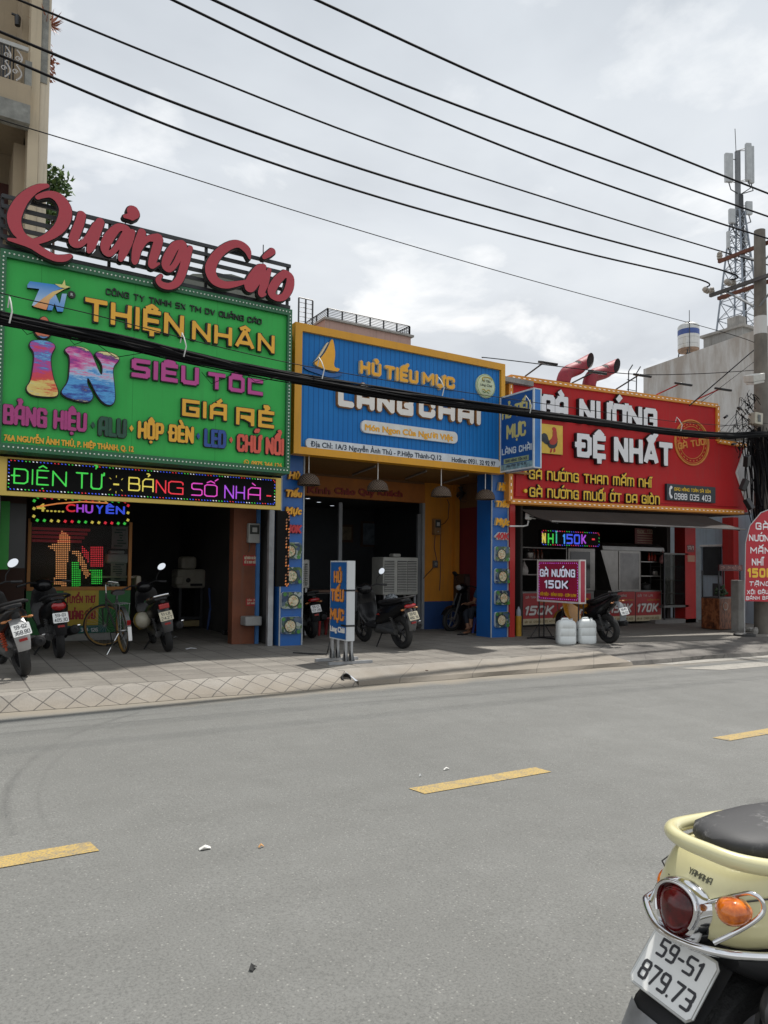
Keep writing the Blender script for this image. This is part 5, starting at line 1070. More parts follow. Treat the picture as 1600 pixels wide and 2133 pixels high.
for k, (txt, a, b, w, h, m_, bo) in enumerate((('HỦ TIẾU', .06, .69, .86, .17, KH, .09), ('MỰC', .20, .42, .58, .19, KH, .09), ('LÀNG CHÀI', .06, .225, .88, .085, mat('letter_pale_blue', (.6, .66, .7), .5), .09), ('Alo: 0931 32 92 97', .2, .055, .6, .035, INK, .05))):
    mb = MB(); offset_text(mb, PXf, txt, af+W_*a, zb_+H_*b, W_*w, H_*h, .001, .004, mi=0, ms=0, font='r' if k < 3 else 'b', bold=bo, res=28); mb.obj('lettering', m_, s)
mb = MB(); PXf.box(mb, af+W_*.12, af+W_*.86, zb_+H_*.105, zb_+H_*.17, .001, .003); mb.obj('green_band', mat('band_green', (.30, .36, .20), .5), s)
mb = MB(); offset_text(mb, PXf, 'GIAO HÀNG TẬN NƠI', af+W_*.17, zb_+H_*.118, W_*.64, H_*.036, .003, .005, mi=0, ms=0, font='r', bold=.09, res=20); mb.obj('lettering', INK, s)
mb = MB(); PXf.box(mb, af+.03, an-.031, zb_+.031, zb_+H_*.095, .0005, .002); mb.obj('photo_band', mat('band_sea', (.18, .30, .34), .5, 0, .6, 12), s)
# ---- stand sign on the pavement
XT = gnd(719, 1368, SWK).x - .1
XT = 4.74; PT = Plane((XT, 0, 0), (0, -1, 0))
s = thing('stand_sign', 'tall blue and white stand sign with orange words on grey feet near the kerb', 'stand sign', (XT+.1, 9.1, fz(XT)))
a0, b0 = PT.pix(686, 1328); a1, _ = PT.pix(721, 1337); b1 = PT.pix(721, 1168)[1]; b0 = (b0+PT.pix(720, 1337)[1])/2
mb = MB(); mb.bx(XT+.006, XT+.13, -a1, -a0, b0, b1); mb.obj('box', mat('stand_sign_white', (.55, .57, .58), .45, 0, .05, 2, dirt=.2), s)
mb = MB(); mb.bx(XT, XT+.005, -a1+.02, -a0-.02, b0+.02, b1-.02); mb.obj('face', mat('stand_face_blue', (.012, .095, .30), .35), s)
PTf = Plane((XT, 0, 0), (0, -1, 0)); W_ = a1-a0; H_ = b1-b0; OL = mat('letter_light_orange', (.70, .25, .05), .45)
for txt, a, b, w, h in (('HỦ', .27, .72, .46, .15), ('TIẾU', .10, .485, .76, .155), ('MỰC', .08, .245, .80, .145)):
    raised_letters(s, PTf, txt, a0+W_*a, b0+H_*b, W_*w, H_*h, OL, .001, .012, .005, BRN, font='r', bold=.10, res=28)
mb = MB(); offset_text(mb, PTf, 'Làng Chài', a0+W_*.06, b0+H_*.095, W_*.86, H_*.075, .001, .006, mi=0, ms=0, font='b', bold=.06, res=28); mb.obj('lettering', LW, s)
mb = MB()
for z in (b0+H_*.63, b0+H_*.19): mb.bx(XT-.004, XT+.135, -a1-.006, -a1+.15, z-.012, z+.012)
mb.obj('strap', BLACK, s)
for yy in (-a0-.05, -a1+.05):
    for x in (XT+.02, XT+.11):
        mb = MB(); mb.bx(x-.018, x+.018, yy-.018, yy+.018, fz(XT)+.04, b0-.001); mb._add([(x-.018, yy-.07, fz(XT)+.042), (x-.018, yy+.07, fz(XT)+.042), (x-.018, yy, fz(XT)+.2), (x+.018, yy-.07, fz(XT)+.042), (x+.018, yy+.07, fz(XT)+.042), (x+.018, yy, fz(XT)+.2)], [(0, 1, 2), (5, 4, 3), (0, 3, 4, 1)]); mb.obj('leg', GALV, s)
    mb = MB(); mb.box((XT+.1, yy, fz(XT)+.02), (.68, .05, .038), (0, math.atan(-SL), 0)); mb.obj('foot', GALV, s)
p = gnd(684, 1366, SWK); mb = MB(); mb.tube([p+Vector(q) for q in ((-.35, .5, .01), (-.2, .3, .012), (0, .05, .02), (.0, 0, .1), (.03, .02, .2), (.06, -.02, .14), (.04, 0, .03))], .012, 6); tag(mb.obj('power_cable', BLACK), 'black cable coiled over the foot of the blue stand sign', 'cable')
# ---- inside the noodle shop
def air_cooler(px0, px1, pt, pb, Y, lab, legs):
    pl = planeY(Y); a0, b0 = pl.pix(px0, pb); a1, _ = pl.pix(px1, pb); _, b1 = pl.pix(px0, pt); f0 = fz(a0); t = thing('air_cooler', lab, 'air cooler', ((a0+a1)/2, Y, f0), group='air coolers in the noodle shop'); cr = mat('cooler_cream', (.36, .36, .33), .5)
    mb = MB(); mb.bx(a0, a1, Y, Y+.5, b0, b1, .03); mb.bx((a0+a1)/2-.1, (a0+a1)/2+.1, Y+.15, Y+.35, b1+.001, b1+.08, .03); mb.obj('housing', cr, t)
    am = a0+(a1-a0)*.34
    for q0, q1 in ((a0+.03, am-.03), (am+.05, (am+a1)/2-.01), ((am+a1)/2+.01, a1-.05)):
        if q1-q0 < .05: continue
        mb = MB(); mb.bx(q0, q1, Y-.006, Y-.001, b0+.06, b1-.08); gr = mb.obj('grille', mat('grille_dark', (.05, .052, .05), .6), t); mb = MB(); n = int((b1-b0-.14)/.035)
        for k in range(n): z = b0+.07+k*.035; mb.box(((q0+q1)/2, Y-.014, z), (q1-q0, .014, .014), (.5, 0, 0))
        mb.obj('louvre', mat('louvre_cream', (.46, .46, .43), .5), gr)
    if legs:
        for x in (a0+.06, a1-.06):
            for y in (Y+.05, Y+.45): mb = MB(); mb.bx(x-.02, x+.02, y-.02, y+.02, f0, b0-.001); mb.obj('leg', GALV, t)
air_cooler(798, 871, 1160, 1240, 13.0, 'large cream louvred air cooler on legs behind the black scooter with the helmet', True)
air_cooler(612, 645, 1165, 1226, 12.9, 'cream louvred air cooler half hidden by the left blue pillar', True)
OP = planeY(YB)
wall_box(899, 1081, 913, 1114, OP, .12, 'brown electricity meter box on the orange wall of the noodle shop', 'meter', 'electricity_meter', mat('meter_brown', (.22, .12, .05), .6))
for pts, lab in (([(913, 1095), (925, 1090), (932, 1080), (934, 1050), (930, 1040)], 'black cable looping from the wall meter up to the fan'), ([(905, 1115), (903, 1140), (908, 1165), (905, 1178), (880, 1205)], 'thin pale cable drooping below the brown wall meter'), ([(917, 1100), (916, 1140), (916, 1200), (914, 1230)], 'straight dark conduit running down the orange wall')):
    mb = MB(); mb.tube([OP.at(*OP.pix(x, y), .03) for x, y in pts], .008, 5); tag(mb.obj('wall_cable', BLACK), lab, 'cable')
mb = MB(); a, b = OP.pix(905, 1175); OP.box(mb, a-.06, a+.06, b-.08, b+.08, .001, .06, .01); mb.mi = 1; mb.lathe([(.02, .062), (.035, .065), (.02, .066)], OP.at(a, b), 12, (0, -1, 0)); tag(mb.obj('switch_box', [mat('switch_dark', (.08, .08, .08), .5), MET]), 'dark switch box on the orange wall below the meter', 'switch')
t = thing('wall_fan', 'dim wire caged wall fan above the orange wall', 'fan', OP.at(*OP.pix(947, 1030))); ctr = Vector((OP.pix(947, 1030)[0], YB-.35, OP.pix(947, 1030)[1]))
mb = MB()
for r_ in (.08, .14, .2): mb.tube([ctr+Vector((r_*cos(q*PI/10), .0, r_*sin(q*PI/10))) for q in range(20)], .004, 4, closed=True)
for q in range(12): mb.tube([ctr+Vector((.05*cos(q*PI/6), -.02, .05*sin(q*PI/6))), ctr+Vector((.2*cos(q*PI/6), 0, .2*sin(q*PI/6)))], .003, 4)
mb.obj('cage', DARK, t)
for q in range(3):
    mb = MB(); th = q*2*PI/3; mb._add([ctr+Vector((.03*cos(th), .02, .03*sin(th))), ctr+Vector((.17*cos(th-.35), .03, .17*sin(th-.35))), ctr+Vector((.18*cos(th+.2), .06, .18*sin(th+.2))), ctr+Vector((.03*cos(th+1), .03, .03*sin(th+1)))], [(0, 1, 2, 3)]); mb.obj('blade', DARK, t)
mb = MB(); mb.tube([ctr+Vector((0, .03, 0)), ctr+Vector((0, .18, 0)), ctr+Vector((0, .35, -.12))], [.05, .05, .03], 10); mb.obj('motor', BLACK, t)
# standing fan beside the cooler
p = gnd(858, 1290, SWK); p = Vector((p.x, 13.2, fz(p.x))); px0 = OP.pix(862, 1250)
t = thing('standing_fan', 'orange and grey standing fan in front of the cooler legs', 'fan', p); c0 = p+Vector((0, -.05, .55)); mb = MB()
for r_ in (.06, .12, .18): mb.tube([c0+Vector((r_*cos(q*PI/10), 0, r_*sin(q*PI/10))) for q in range(20)], .005, 4, closed=True)
mb.obj('cage', mat('fan_orange', (.28, .07, .03), .5), t); mb = MB(); mb.tube([c0, p], .018, 8); mb.lathe([(.16, .0), (.16, .03), (.03, .05)], p, 16); mb.obj('stand', MET, t)
for q in range(3):
    mb = MB(); th = q*2*PI/3+.3; mb._add([c0+Vector((.03*cos(th), .02, .03*sin(th))), c0+Vector((.15*cos(th-.4), .02, .15*sin(th-.4))), c0+Vector((.16*cos(th+.3), .05, .16*sin(th+.3)))], [(0, 1, 2)]); mb.obj('blade', mat('fan_blade', (.2, .2, .2), .5), t)
# table and dark cabinet
mb = MB(); a, b = planeY(13.2).pix(650, 1232); mb.bx(a, a+1.1, 13.2, 13.7, b-.02, b+.02); t = thing('dining_table', 'low brown dining table seen behind the stand sign', 'table', (a+.5, 13.4, fz(a))); mb.obj('table_top', WOODD, t)
for x in (a+.05, a+1.05):
    for y in (13.25, 13.65): mb = MB(); mb.bx(x-.02, x+.02, y-.02, y+.02, fz(a), b-.021); mb.obj('leg', DARK, t)
pl = planeY(YB-.45); a0, b0 = pl.pix(966, 1290); a1, _ = pl.pix(1003, 1290); _, b1 = pl.pix(966, 1196); t = thing('wooden_cabinet', 'dark wooden cabinet against the red panel beside the seated person', 'cabinet', ((a0+a1)/2, YB-.3, fz(a0)))
mb = MB(); mb.bx(a0, a1, YB-.45, YB-.06, fz(a0), b1); mb.obj('carcass', mat('cabinet_dark', (.04, .025, .02), .5), t); mb = MB(); mb.bx(a0+.05, a1-.05, YB-.465, YB-.451, fz(a0)+.1, b1-.06); mb.obj('door', mat('cabinet_door', (.07, .05, .045), .4), t)
# ================================================================ the grilled chicken shop
RU = Vector((cos(R(-6.5)), sin(R(-6.5)), 0)); RO = Vector((9.9, 11.1, 0)); RP2 = Plane(RO, RU)
r_ = thing('chicken_shop', 'open corner food shop with red pillars and dark interior under the red signboard', 'shop', (13, 12.5, fz(13)))
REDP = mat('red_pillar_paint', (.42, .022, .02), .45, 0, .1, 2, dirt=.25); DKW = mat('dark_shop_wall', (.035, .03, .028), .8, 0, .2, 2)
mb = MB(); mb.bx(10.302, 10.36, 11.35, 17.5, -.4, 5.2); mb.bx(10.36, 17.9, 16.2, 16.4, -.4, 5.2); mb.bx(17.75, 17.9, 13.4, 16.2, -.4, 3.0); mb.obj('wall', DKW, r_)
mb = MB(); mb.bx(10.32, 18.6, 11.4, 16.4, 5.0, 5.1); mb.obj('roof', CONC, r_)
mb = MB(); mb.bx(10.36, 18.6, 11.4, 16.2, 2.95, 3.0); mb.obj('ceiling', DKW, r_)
mb = MB(); mb.bx(9.88, 10.015, 11.2, 11.45, fz(10)-.1, 3.0); mb.obj('pillar', REDP, r_)
def red_pillar(px0, px1, Y, zt, num=False):
    pl = planeY(Y); a0, a1 = pl.pix(px0, 1280)[0], pl.pix(px1, 1280)[0]; mb = MB(); mb.bx(a0, a1, Y, Y+.35, fz(a0)-.1, zt); p = mb.obj('pillar', REDP, r_)
    if num:
        q0, q1 = pl.pix(1431, 1150), pl.pix(1446, 1135); mb = MB(); mb.bx(q0[0], q1[0], Y-.008, Y-.001, q0[1], q1[1]); mb.obj('number_plate', mat('plate_dull_red', (.20, .05, .05), .5), p)
        mb = MB(); ptext(mb, planeY(Y-.008), '1A/1', 1432, 1445, 1137, 1145, .001, .003, font='r', bold=.08, res=20); mb.obj('number', mat('plate_print', (.5, .45, .42), .5), p)
        q0, q1 = pl.pix(1432, 1170), pl.pix(1447, 1157); mb = MB(); mb.bx(q0[0], q1[0], Y-.008, Y-.001, q0[1], q1[1]); mb.obj('notice_plate', mat('notice_buff', (.40, .22, .15), .6), p)
red_pillar(1428, 1450, 13.0, 3.0, True); red_pillar(1529, 1551, 12.6, 3.0)
mb = MB(); p0 = gnd(1390, 1296, SWK); mb.bx(p0.x-1, 18.6, 13.0, 13.5, fz(17)-.1, fz(17)+.1); mb.obj('step', mat('step_concrete', (.2, .19, .18), .85), r_)
# ---- red board
s = thing('signboard', 'large red signboard with white and yellow raised lettering and an orange lit border', 'signboard', RP2.at(3, 2.8, -.2))
def rp(px_, py_): return RP2.pix(px_, py_)
O_ = [rp(1062, 1044), rp(1547, 1067), rp(1559, 1067), rp(1533, 985), rp(1552, 929), rp(1494, 919), rp(1493, 846), rp(1062, 786)]
REDB = mat('red_panel', (.47, .016, .018), .45, 0, .07, 1.3, spec=.2, dirt=.17)
mb = MB(); raised(mb, RP2, O_, -.25, 0, 0, 1); mb.obj('panel', [REDB, mat('red_panel_side', (.25, .012, .012), .5)], s)
mb = MB(); raised(mb, RP2, [rp(1075, 962), rp(1530, 1003), rp(1540, 1056), rp(1072, 1034)], .001, .025, 0, 0); mb.obj('lower_panel', REDB, s)
ORB = mat('orange_border', (.62, .25, .03), .5, 0, .1, 4, emit=.05)
def band(p, q, w, d=.04):
    p, q = Vector(p), Vector(q); t_ = (q-p).normalized(); n_ = Vector((-t_.y, t_.x))*w/2; return [tuple(p-n_), tuple(q-n_), tuple(q+n_), tuple(p+n_)]
EDG = [(O_[0], O_[1]), (O_[5], O_[6]), (O_[6], O_[7]), (O_[7], O_[0]), (O_[4], O_[5])]
for p, q in EDG:
    mb = MB(); raised(mb, RP2, band(p, q, .10), -.26, .045, 0, 0); mb.obj('border', ORB, s)
pts = []
for p, q in EDG:
    p, q = Vector(p), Vector(q); n = int((q-p).length/.13)
    for i in range(n): pts.append((RP2.at(*(p+(q-p)*((i+.5)/n)), .05), (q-p).normalized()))
W0 = MWD[s.name].inverted(); pts.sort(key=lambda t: (t[0]-CAMP).length); pr = {}
LIT = em('border_light_white', (.85, .82, .78), .35); mbr = MB()
for k, (p, d) in enumerate(pts):
    h_ = abs(d.x) > abs(d.y); sz = (.06, .006, .014) if h_ else (.014, .006, .06)
    if k >= 100: mbr.box(p, sz); continue
    if h_ not in pr: mb = MB(); mb.box((0, 0, 0), sz); o = pr[h_] = mb.obj('border_light', LIT, s, False)
    else: o = pr[h_].copy(); COL.objects.link(o)
    o.location = W0 @ p
if len(pts) > 100: tag(mbr.obj('border_lights', LIT, s), kind='stuff')
mb = MB()
for p, q in ((O_[2], O_[3]), (O_[3], O_[4])): raised(mb, RP2, band(p, q, .035), .0, .02, 0, 0)
mb.obj('white_edge', WHITE, s)
LWH = mat('letter_clean_white', (.78, .77, .78), .4, 0, .03); KY = mat('letter_warm_yellow', (.80, .50, .02), .4, 0, .05); DSH = mat('letter_shadow_black', (.02, .012, .012), .5)
for w_, a, b, c, e in (('GÀ', 1123, 1178, 822, 871), ('NƯỚNG', 1201, 1363, 832, 881), ('ĐỆ', 1192, 1256, 903, 952), ('NHΛ̂́T', 1273, 1395, 911, 961)): lettering(s, RP2, w_, a, b, c, e, LWH, dep=.09, rim=.015, edge=DSH, font='s', bold=.115)
lettering(s, RP2, 'GÀ nƯỚnG THAn mẮm nHĨ', 1099, 1356, 978, 998, KY, d=.026, dep=.05, rim=.012, edge=DSH, font='r', bold=.085)
lettering(s, RP2, 'GÀ nƯỚnG mUỐI ỚT DA GIÒn', 1100, 1371, 1015, 1035, KY, d=.026, dep=.05, rim=.012, edge=DSH, font='r', bold=.085)
for y in (986, 1023): mb = MB(); a, b = rp(1091, y); mb.lathe([(0, .075), (.04, .075), (.04, .026)], RP2.at(a, b), 14, RP2.n); mb.obj('bullet', KY, s)
a0, b0 = rp(1383, 1042); a1, _ = rp(1484, 1042); b1 = rp(1383, 1008)[1]
mb = MB(); RP2.box(mb, a0, a1, b0, b1, .001, .09); mb.obj('phone_plate', mat('phone_plate_navy', (.012, .022, .03), .4), s)
R3 = Plane(RP2.at(0, 0, .09), RU)
lettering(s, R3, 'GIAO HÀNG TOÀN SÀI GÒN', 1404, 1480, 1015, 1022, KY, dep=.006, rim=0, font='r', bold=.085, res=22)
lettering(s, R3, '0988 035 403', 1404, 1480, 1027, 1040, LWH, dep=.012, rim=0, font='r', bold=.08)
mb = MB(); a, b = R3.pix(1396, 1025); extrude_loops(mb, stroke_loops([(a+.025, b+.11, a-.015, b+.07, .035, .02), (a-.015, b+.07, a-.02, b-.05, .02, .02), (a-.02, b-.05, a+.025, b-.11, .02, .035)], .05, .004), R3.M(), 0, .012, 0, 0); mb.obj('handset_icon', LWH, s)
# rooster plaque
a0, b0 = rp(1124, 944); a1, _ = rp(1169, 944); b1 = rp(1124, 883)[1]
mb = MB(); P_ = [(a0, b0), (a1, b0), (a1, b1), (a0, b1)]; raised(mb, RP2, P_, .001, .05, 0, 1); pq = mb.obj('rooster_plaque', [mat('plaque_yellow', (.70, .45, .05), .4), DSH], s)
def rc(pts): return chaikin(pxs(RP2, pts, 1020, 700, 2.7586, .05), 1)
mb = MB()
for pts, mi in (([(362, 545), (375, 530), (384, 545), (386, 575), (392, 600), (375, 625), (350, 625), (340, 605), (362, 580)], 1), ([(340, 600), (365, 585), (392, 595), (385, 640), (350, 650), (330, 625)], 0), ([(295, 570), (310, 555), (330, 565), (338, 595), (345, 615), (330, 630), (322, 590), (310, 600), (300, 610)], 0), ([(300, 600), (312, 585), (328, 600), (335, 625), (318, 620)], 0), ([(358, 528), (368, 522), (380, 530), (384, 545), (362, 545)], 2), ([(352, 645), (360, 645), (356, 668), (345, 672)], 1), ([(368, 645), (376, 645), (378, 665), (366, 670)], 1)):
    raised(mb, RP2, rc(pts), .0505, .056+.001*mi, mi, mi)
mb.obj('rooster', [mat('rooster_dark', (.02, .03, .04), .5), mat('rooster_red', (.45, .04, .02), .5), mat('rooster_comb', (.5, .02, .02), .5)], pq)
# round stamp
mb = MB(); C_ = rp(1440.5, 922); ra = rp(1475, 922)[0]-C_[0]; rb = (rp(1440, 876)[1]-rp(1440, 969)[1])/2
for k_s, w in ((1, .02), (.92, .008), (.72, .008)): mb.tube([RP2.at(C_[0]+ra*k_s*cos(q*PI/24), C_[1]+rb*k_s*sin(q*PI/24), .012) for q in range(48)], w, 5, closed=True)
for q in range(26):
    th = q*2*PI/26; mb.box(RP2.at(C_[0]+ra*.82*cos(th), C_[1]+rb*.82*sin(th), .012), (.02, .008, .045), (0, -th, 0))
st = mb.obj('stamp', mat('stamp_orange', (.66, .26, .05), .45), s); TL = Plane(RP2.at(C_[0], C_[1], .001), RU*cos(R(12))+Vector((0, 0, sin(R(12)))), Vector((0, 0, cos(R(12))))-RU*sin(R(12)))
mb = MB(); RP2.box(mb, C_[0]-ra*.93, C_[0]+ra*.93, C_[1]-rb*.28, C_[1]+rb*.42, .0005, .004); mb.obj('stamp_field', REDB, st)
mb = MB(); offset_text(mb, TL, '100%', -ra*.62, rb*.22, ra*1.15, rb*.27, .004, .02, mi=0, ms=0, font='r', bold=.1); offset_text(mb, TL, 'GÀ TƯƠI', -ra*.86, -rb*.2, ra*1.72, rb*.3, .004, .02, mi=0, ms=0, font='r', bold=.1); mb.obj('stamp_lettering', MATS['stamp_orange'], st)
# ---- floodlights on arms along the top of the board
for k, (bx_, by_, hx, hy, redarm) in enumerate(((1098, 787, 1133, 755, 0), (1196, 801, 1237, 775, 0), (1288, 814, 1331, 781, 0), (1373, 825, 1417, 799, 1), (1457, 835, 1500, 810, 1))):
    a, b = rp(bx_, by_); P0 = RP2.at(a, b, -.1); q = RP2.at(*RP2.pix(hx, hy, .55), .55); t = thing('floodlight', 'slim floodlight on a %s arm above the red signboard, %s' % ('red' if redarm else 'dark', ('nearest the blue signboard', 'in front of the exhaust pipes', 'right of the exhaust pipes', 'left of its red pair', 'nearest the utility pole')[k]), 'floodlight', P0, group='floodlights above the red signboard')
    mb = MB(); mb.tube([P0, P0+Vector((0, -.03, .05)), q], .016, 6); mb.obj('arm', mat('arm_red', (.38, .03, .03), .5) if redarm else DARK, t)
    mb = MB(); d = (q-P0); mb.box(q+RU*.10, (.36, .20, .05), (R(18), 0, R(-6.5)), .012); mb.obj('housing', BLACK, t)
    mb = MB(); mb.box(q+RU*.10+Vector((0, 0, -.028)), (.30, .15, .006), (R(18), 0, R(-6.5))); mb.obj('lens', mat('flood_lens', (.45, .45, .44), .25), t)
# ---- red exhaust ducts
DUCT = mat('duct_red', (.27, .014, .03), .6, 0, .2, 5, dirt=.3)
for k, (bx_, by_, ex, ey, mx_, my_) in enumerate(((1172, 800, 1180, 778, 1218, 757), (1226, 808, 1233, 785, 1275, 766))):
    pl = planeY(12.2); P0 = pl.at(*pl.pix(bx_, by_)); P1 = pl.at(*pl.pix(ex, ey)); P2 = pl.at(*pl.pix(mx_, my_)); rr = .165
    t = thing('exhaust_duct', 'bent red exhaust duct with slanted open mouth, %s of the pair above the red signboard' % ('left', 'right')[k], 'duct', P0, group='red exhaust ducts behind the red signboard')
    path = [P0+Vector((0, 0, -1.0))]+[Vector(v[:3]) for v in spl([tuple(q)+(0,) for q in (P0, P1, P1*.4+P2*.6+Vector((0, 0, -.02)), P2*.75+P1*.25)], 4)]; ax = (P2-P1).normalized(); mb = MB(); mb.tube(path, rr, 20, caps=False)
    rg = [Vector(v.co) for v in mb.bm.verts][-20:]; c_ = sum(rg, Vector())/20; side = ax.cross(Vector((0, -1, 0))).normalized()
    lip = [q+ax*(.40+(q-c_).dot(Vector((.0, 2.1, .9)))) for q in rg]; mb.loft([rg, lip], cap=False); inn = [c_+(q-c_)*.96 for q in rg]; lipi = [q+(c_-q_)*.03-ax*.004 for q, q_ in zip(lip, rg)]
    mb.mi = 1; mb.loft([lip, lipi, inn, [q-ax*.3 for q in inn]], cap=False); mb.obj('pipe', [DUCT, mat('duct_inner_black', (.02, .012, .012), .8)], t)  # inside of the mouth coloured near black
    mb = MB(); n_ = ax.orthogonal().normalized()
    for f in (P0+Vector((0, 0, .04)), ): mb.lathe([(rr+.001, -.015), (rr+.012, -.015), (rr+.012, .015), (rr+.001, .015)], f, 20); mb.obj('collar', DUCT, t)
# ---- awning
t = thing('awning', 'dark brown tarpaulin awning sloping out below the red signboard', 'awning', (13, 10.6, 2.4)); AW = mat('tarpaulin_brown', (.024, .017, .013), .85, 0, .2, 1.5, .15, 8)
f0 = RP2.at(*RP2.pix(1148, 1086, .85), .85); f1 = RP2.at(*RP2.pix(1552, 1103, .85), .85); k0 = RP2.at(*RP2.pix(1085, 1062, .05), .05); k1 = RP2.at(*RP2.pix(1470, 1076, .05), .05); nU, nV = 24, 8; V = []
for v in range(nV+1):
    for u in range(nU+1):
        A = k0.lerp(k1, u/nU); B = f0.lerp(f1, u/nU); q = A.lerp(B, v/nV); q.z -= .04*sin(PI*v/nV)*(1+.4*sin(u*1.3))+.015*abs(sin(u*PI/4))*v/nV; V.append(q)
mb = MB(); n1 = nU+1; mb._add(V, [(j*n1+i, j*n1+i+1, (j+1)*n1+i+1, (j+1)*n1+i) for j in range(nV) for i in range(nU)], True); mb._add([q+Vector((0, 0, .012)) for q in V], [(j*n1+i, (j+1)*n1+i, (j+1)*n1+i+1, j*n1+i+1) for j in range(nV) for i in range(nU)], True); mb.obj('sheet', AW, t)
mb = MB(); mb.tube([f0+Vector((0, -.01, -.0)), f1+Vector((0, -.01, 0))], .018, 6); mb.obj('front_rail', mat('rail_grey', (.13, .12, .115), .5), t)
for q in (.03, .5, .97): mb = MB(); mb.tube([k0.lerp(k1, q)+Vector((0, 0, -.12)), f0.lerp(f1, q)+Vector((0, 0, -.03))], .014, 6); mb.obj('strut', DARK, t)
# camera on a bent pipe
pl = planeY(11.0); t = thing('security_camera', 'white security camera on a bent white pipe beside the right blue pillar', 'camera', pl.at(*pl.pix(1100, 1080)))
mb = MB(); mb.tube([pl.at(*pl.pix(x, y)) for x, y in ((1062, 1096), (1090, 1096), (1099, 1094), (1101, 1085))], .016, 8); mb.obj('pipe', WHITE, t); q = pl.at(*pl.pix(1101, 1075)); mb = MB(); mb.box(q, (.11, .1, .15), (0, .1, .2), .02); mb.obj('housing', WHITE, t); mb = MB(); mb.cyl(q+Vector((.05, -.02, -.01)), q+Vector((.14, -.06, -.02)), .04); mb.mi = 1; mb.cyl(q+Vector((.135, -.058, -.02)), q+Vector((.142, -.061, -.02)), .03); mb.obj('lens_barrel', [WHITE, BLACK], t)
# ---- running text display under the awning
YL_ = 11.6; pl = planeY(YL_); t = thing('led_display', 'black running text display with rainbow letters under the brown awning', 'LED display', pl.at(*pl.pix(1190, 1135))); a0, b0 = pl.pix(1128, 1136); a1, _ = pl.pix(1249, 1136); b1 = pl.pix(1128, 1103)[1]
mb = MB(); mb.bx(a0, a1, YL_, YL_+.1, b0, b1); mb.obj('screen', MATS['led_black'], t)
led(t, pl, [('N', 1129, 1137, 1110, 1131, EY), ('H', 1141, 1153, 1111, 1132, EG), ('Ĩ', 1157, 1161, 1111, 1132, em('led_cyan', (.05, .5, .35), .9)), ('1', 1172, 1177, 1112, 1133, em('led_sky', (.05, .3, .9), 1.0)), ('50', 1180, 1208, 1112, 1133, EB), ('K', 1211, 1221, 1113, 1133, EP), ('-', 1233, 1239, 1113, 1133, ER)], 'running_word', font='s', bold=.085, res=24)
border(t, pl, a0+.02, a1-.02, b0+.02, b1-.02, [EB, EG, ER, EM], .07, .014)
# ---- food carts
SSL = mat('stainless_sheet', (.21, .20, .19), .3, .85, .2, 3, .05, 6, dirt=.25); SSD = mat('stainless_dull', (.16, .155, .15), .4, .7, .25, 3); PRC = mat('price_red', (.34, .02, .022), .45, 0, .1, 2); PRG = mat('price_strip', (.46, .40, .26), .5); PWH = mat('price_white', (.62, .60, .58), .45)
YC2 = 13.2; CP2 = planeY(YC2)
def price_panel(parent, px0, px1, yt, yb, title, price):
    a0, b0 = CP2.pix(px0, yb); a1, _ = CP2.pix(px1, yb); b1 = CP2.pix(px0, yt)[1]; H_, W_ = b1-b0, a1-a0; mb = MB(); mb.bx(a0, a1, YC2-.012, YC2-.001, b0, b1); p = mb.obj('price_panel', PRC, parent)
    mb = MB(); mb.bx(a0, a1, YC2-.014, YC2-.0125, b0, b0+H_*.19); mb.obj('phone_strip', PRG, p)
    pl = planeY(YC2-.0145); mb = MB(); offset_text(mb, pl, '0988.035.403', a0+W_*.30, b0+H_*.05, W_*.62, H_*.075, .0, .002, mi=0, ms=0, font='r', bold=.09, res=18); offset_text(mb, pl, 'ĐẶT GÀ', a0+W_*.04, b0+H_*.05, W_*.2, H_*.065, .0, .002, mi=0, ms=0, font='r', bold=.09, res=18); mb.obj('phone_number', mat('price_ink', (.16, .10, .03), .5), p)
    pl = planeY(YC2-.0125); mb = MB(); offset_text(mb, pl, price, a0+W_*.06, b0+H_*.30, W_*.84, H_*.30, 0, .008, mi=0, ms=0, rim=.018, rimd=.004, mrim=1, font='r', bold=.11, shear=.22, res=28); mb.obj('price', [PWH, mat('price_outline', (.20, .05, .05), .5)], p)
    mb = MB(); offset_text(mb, pl, title, a0+W_*.07, b0+H_*.83, W_*.6, H_*.075, 0, .003, mi=0, ms=0, font='r', bold=.085, res=18); mb.obj('title', mat('title_grey', (.42, .38, .36), .5), p)
    mb = MB(); offset_text(mb, pl, 'NƯỚNG THAN', a0+W_*.45, b0+H_*.69, W_*.48, H_*.055, 0, .003, mi=0, ms=0, font='r', bold=.085, res=18); mb.obj('subtitle', mat('subtitle_gold', (.45, .25, .03), .5), p)
def frame_bars(parent, bars, m_, name='rail', r=.016):
    for a, b in bars: mb = MB(); mb.tube([a, b], r, 6); mb.obj(name, m_, parent)
def wheels(parent, xs, y, m_=None):
    for x in xs: mb = MB(); mb.lathe([(.02, -.02), (.065, -.02), (.07, 0), (.065, .02), (.02, .02)], (x, y, fz(x)+.07), 14, (0, 1, 0)); mb.obj('wheel', BLACK, parent)
q = lambda x, y, d=0.0: Vector((planeY(YC2+d).pix(x, y)[0], YC2+d, planeY(YC2+d).pix(x, y)[1]))
t = thing('food_cart', 'stainless food cart with open shelves behind the lit red stand sign', 'food cart', q(1155, 1310)); A, B = q(1088, 1303), q(1236, 1303); top = q(1088, 1235).z
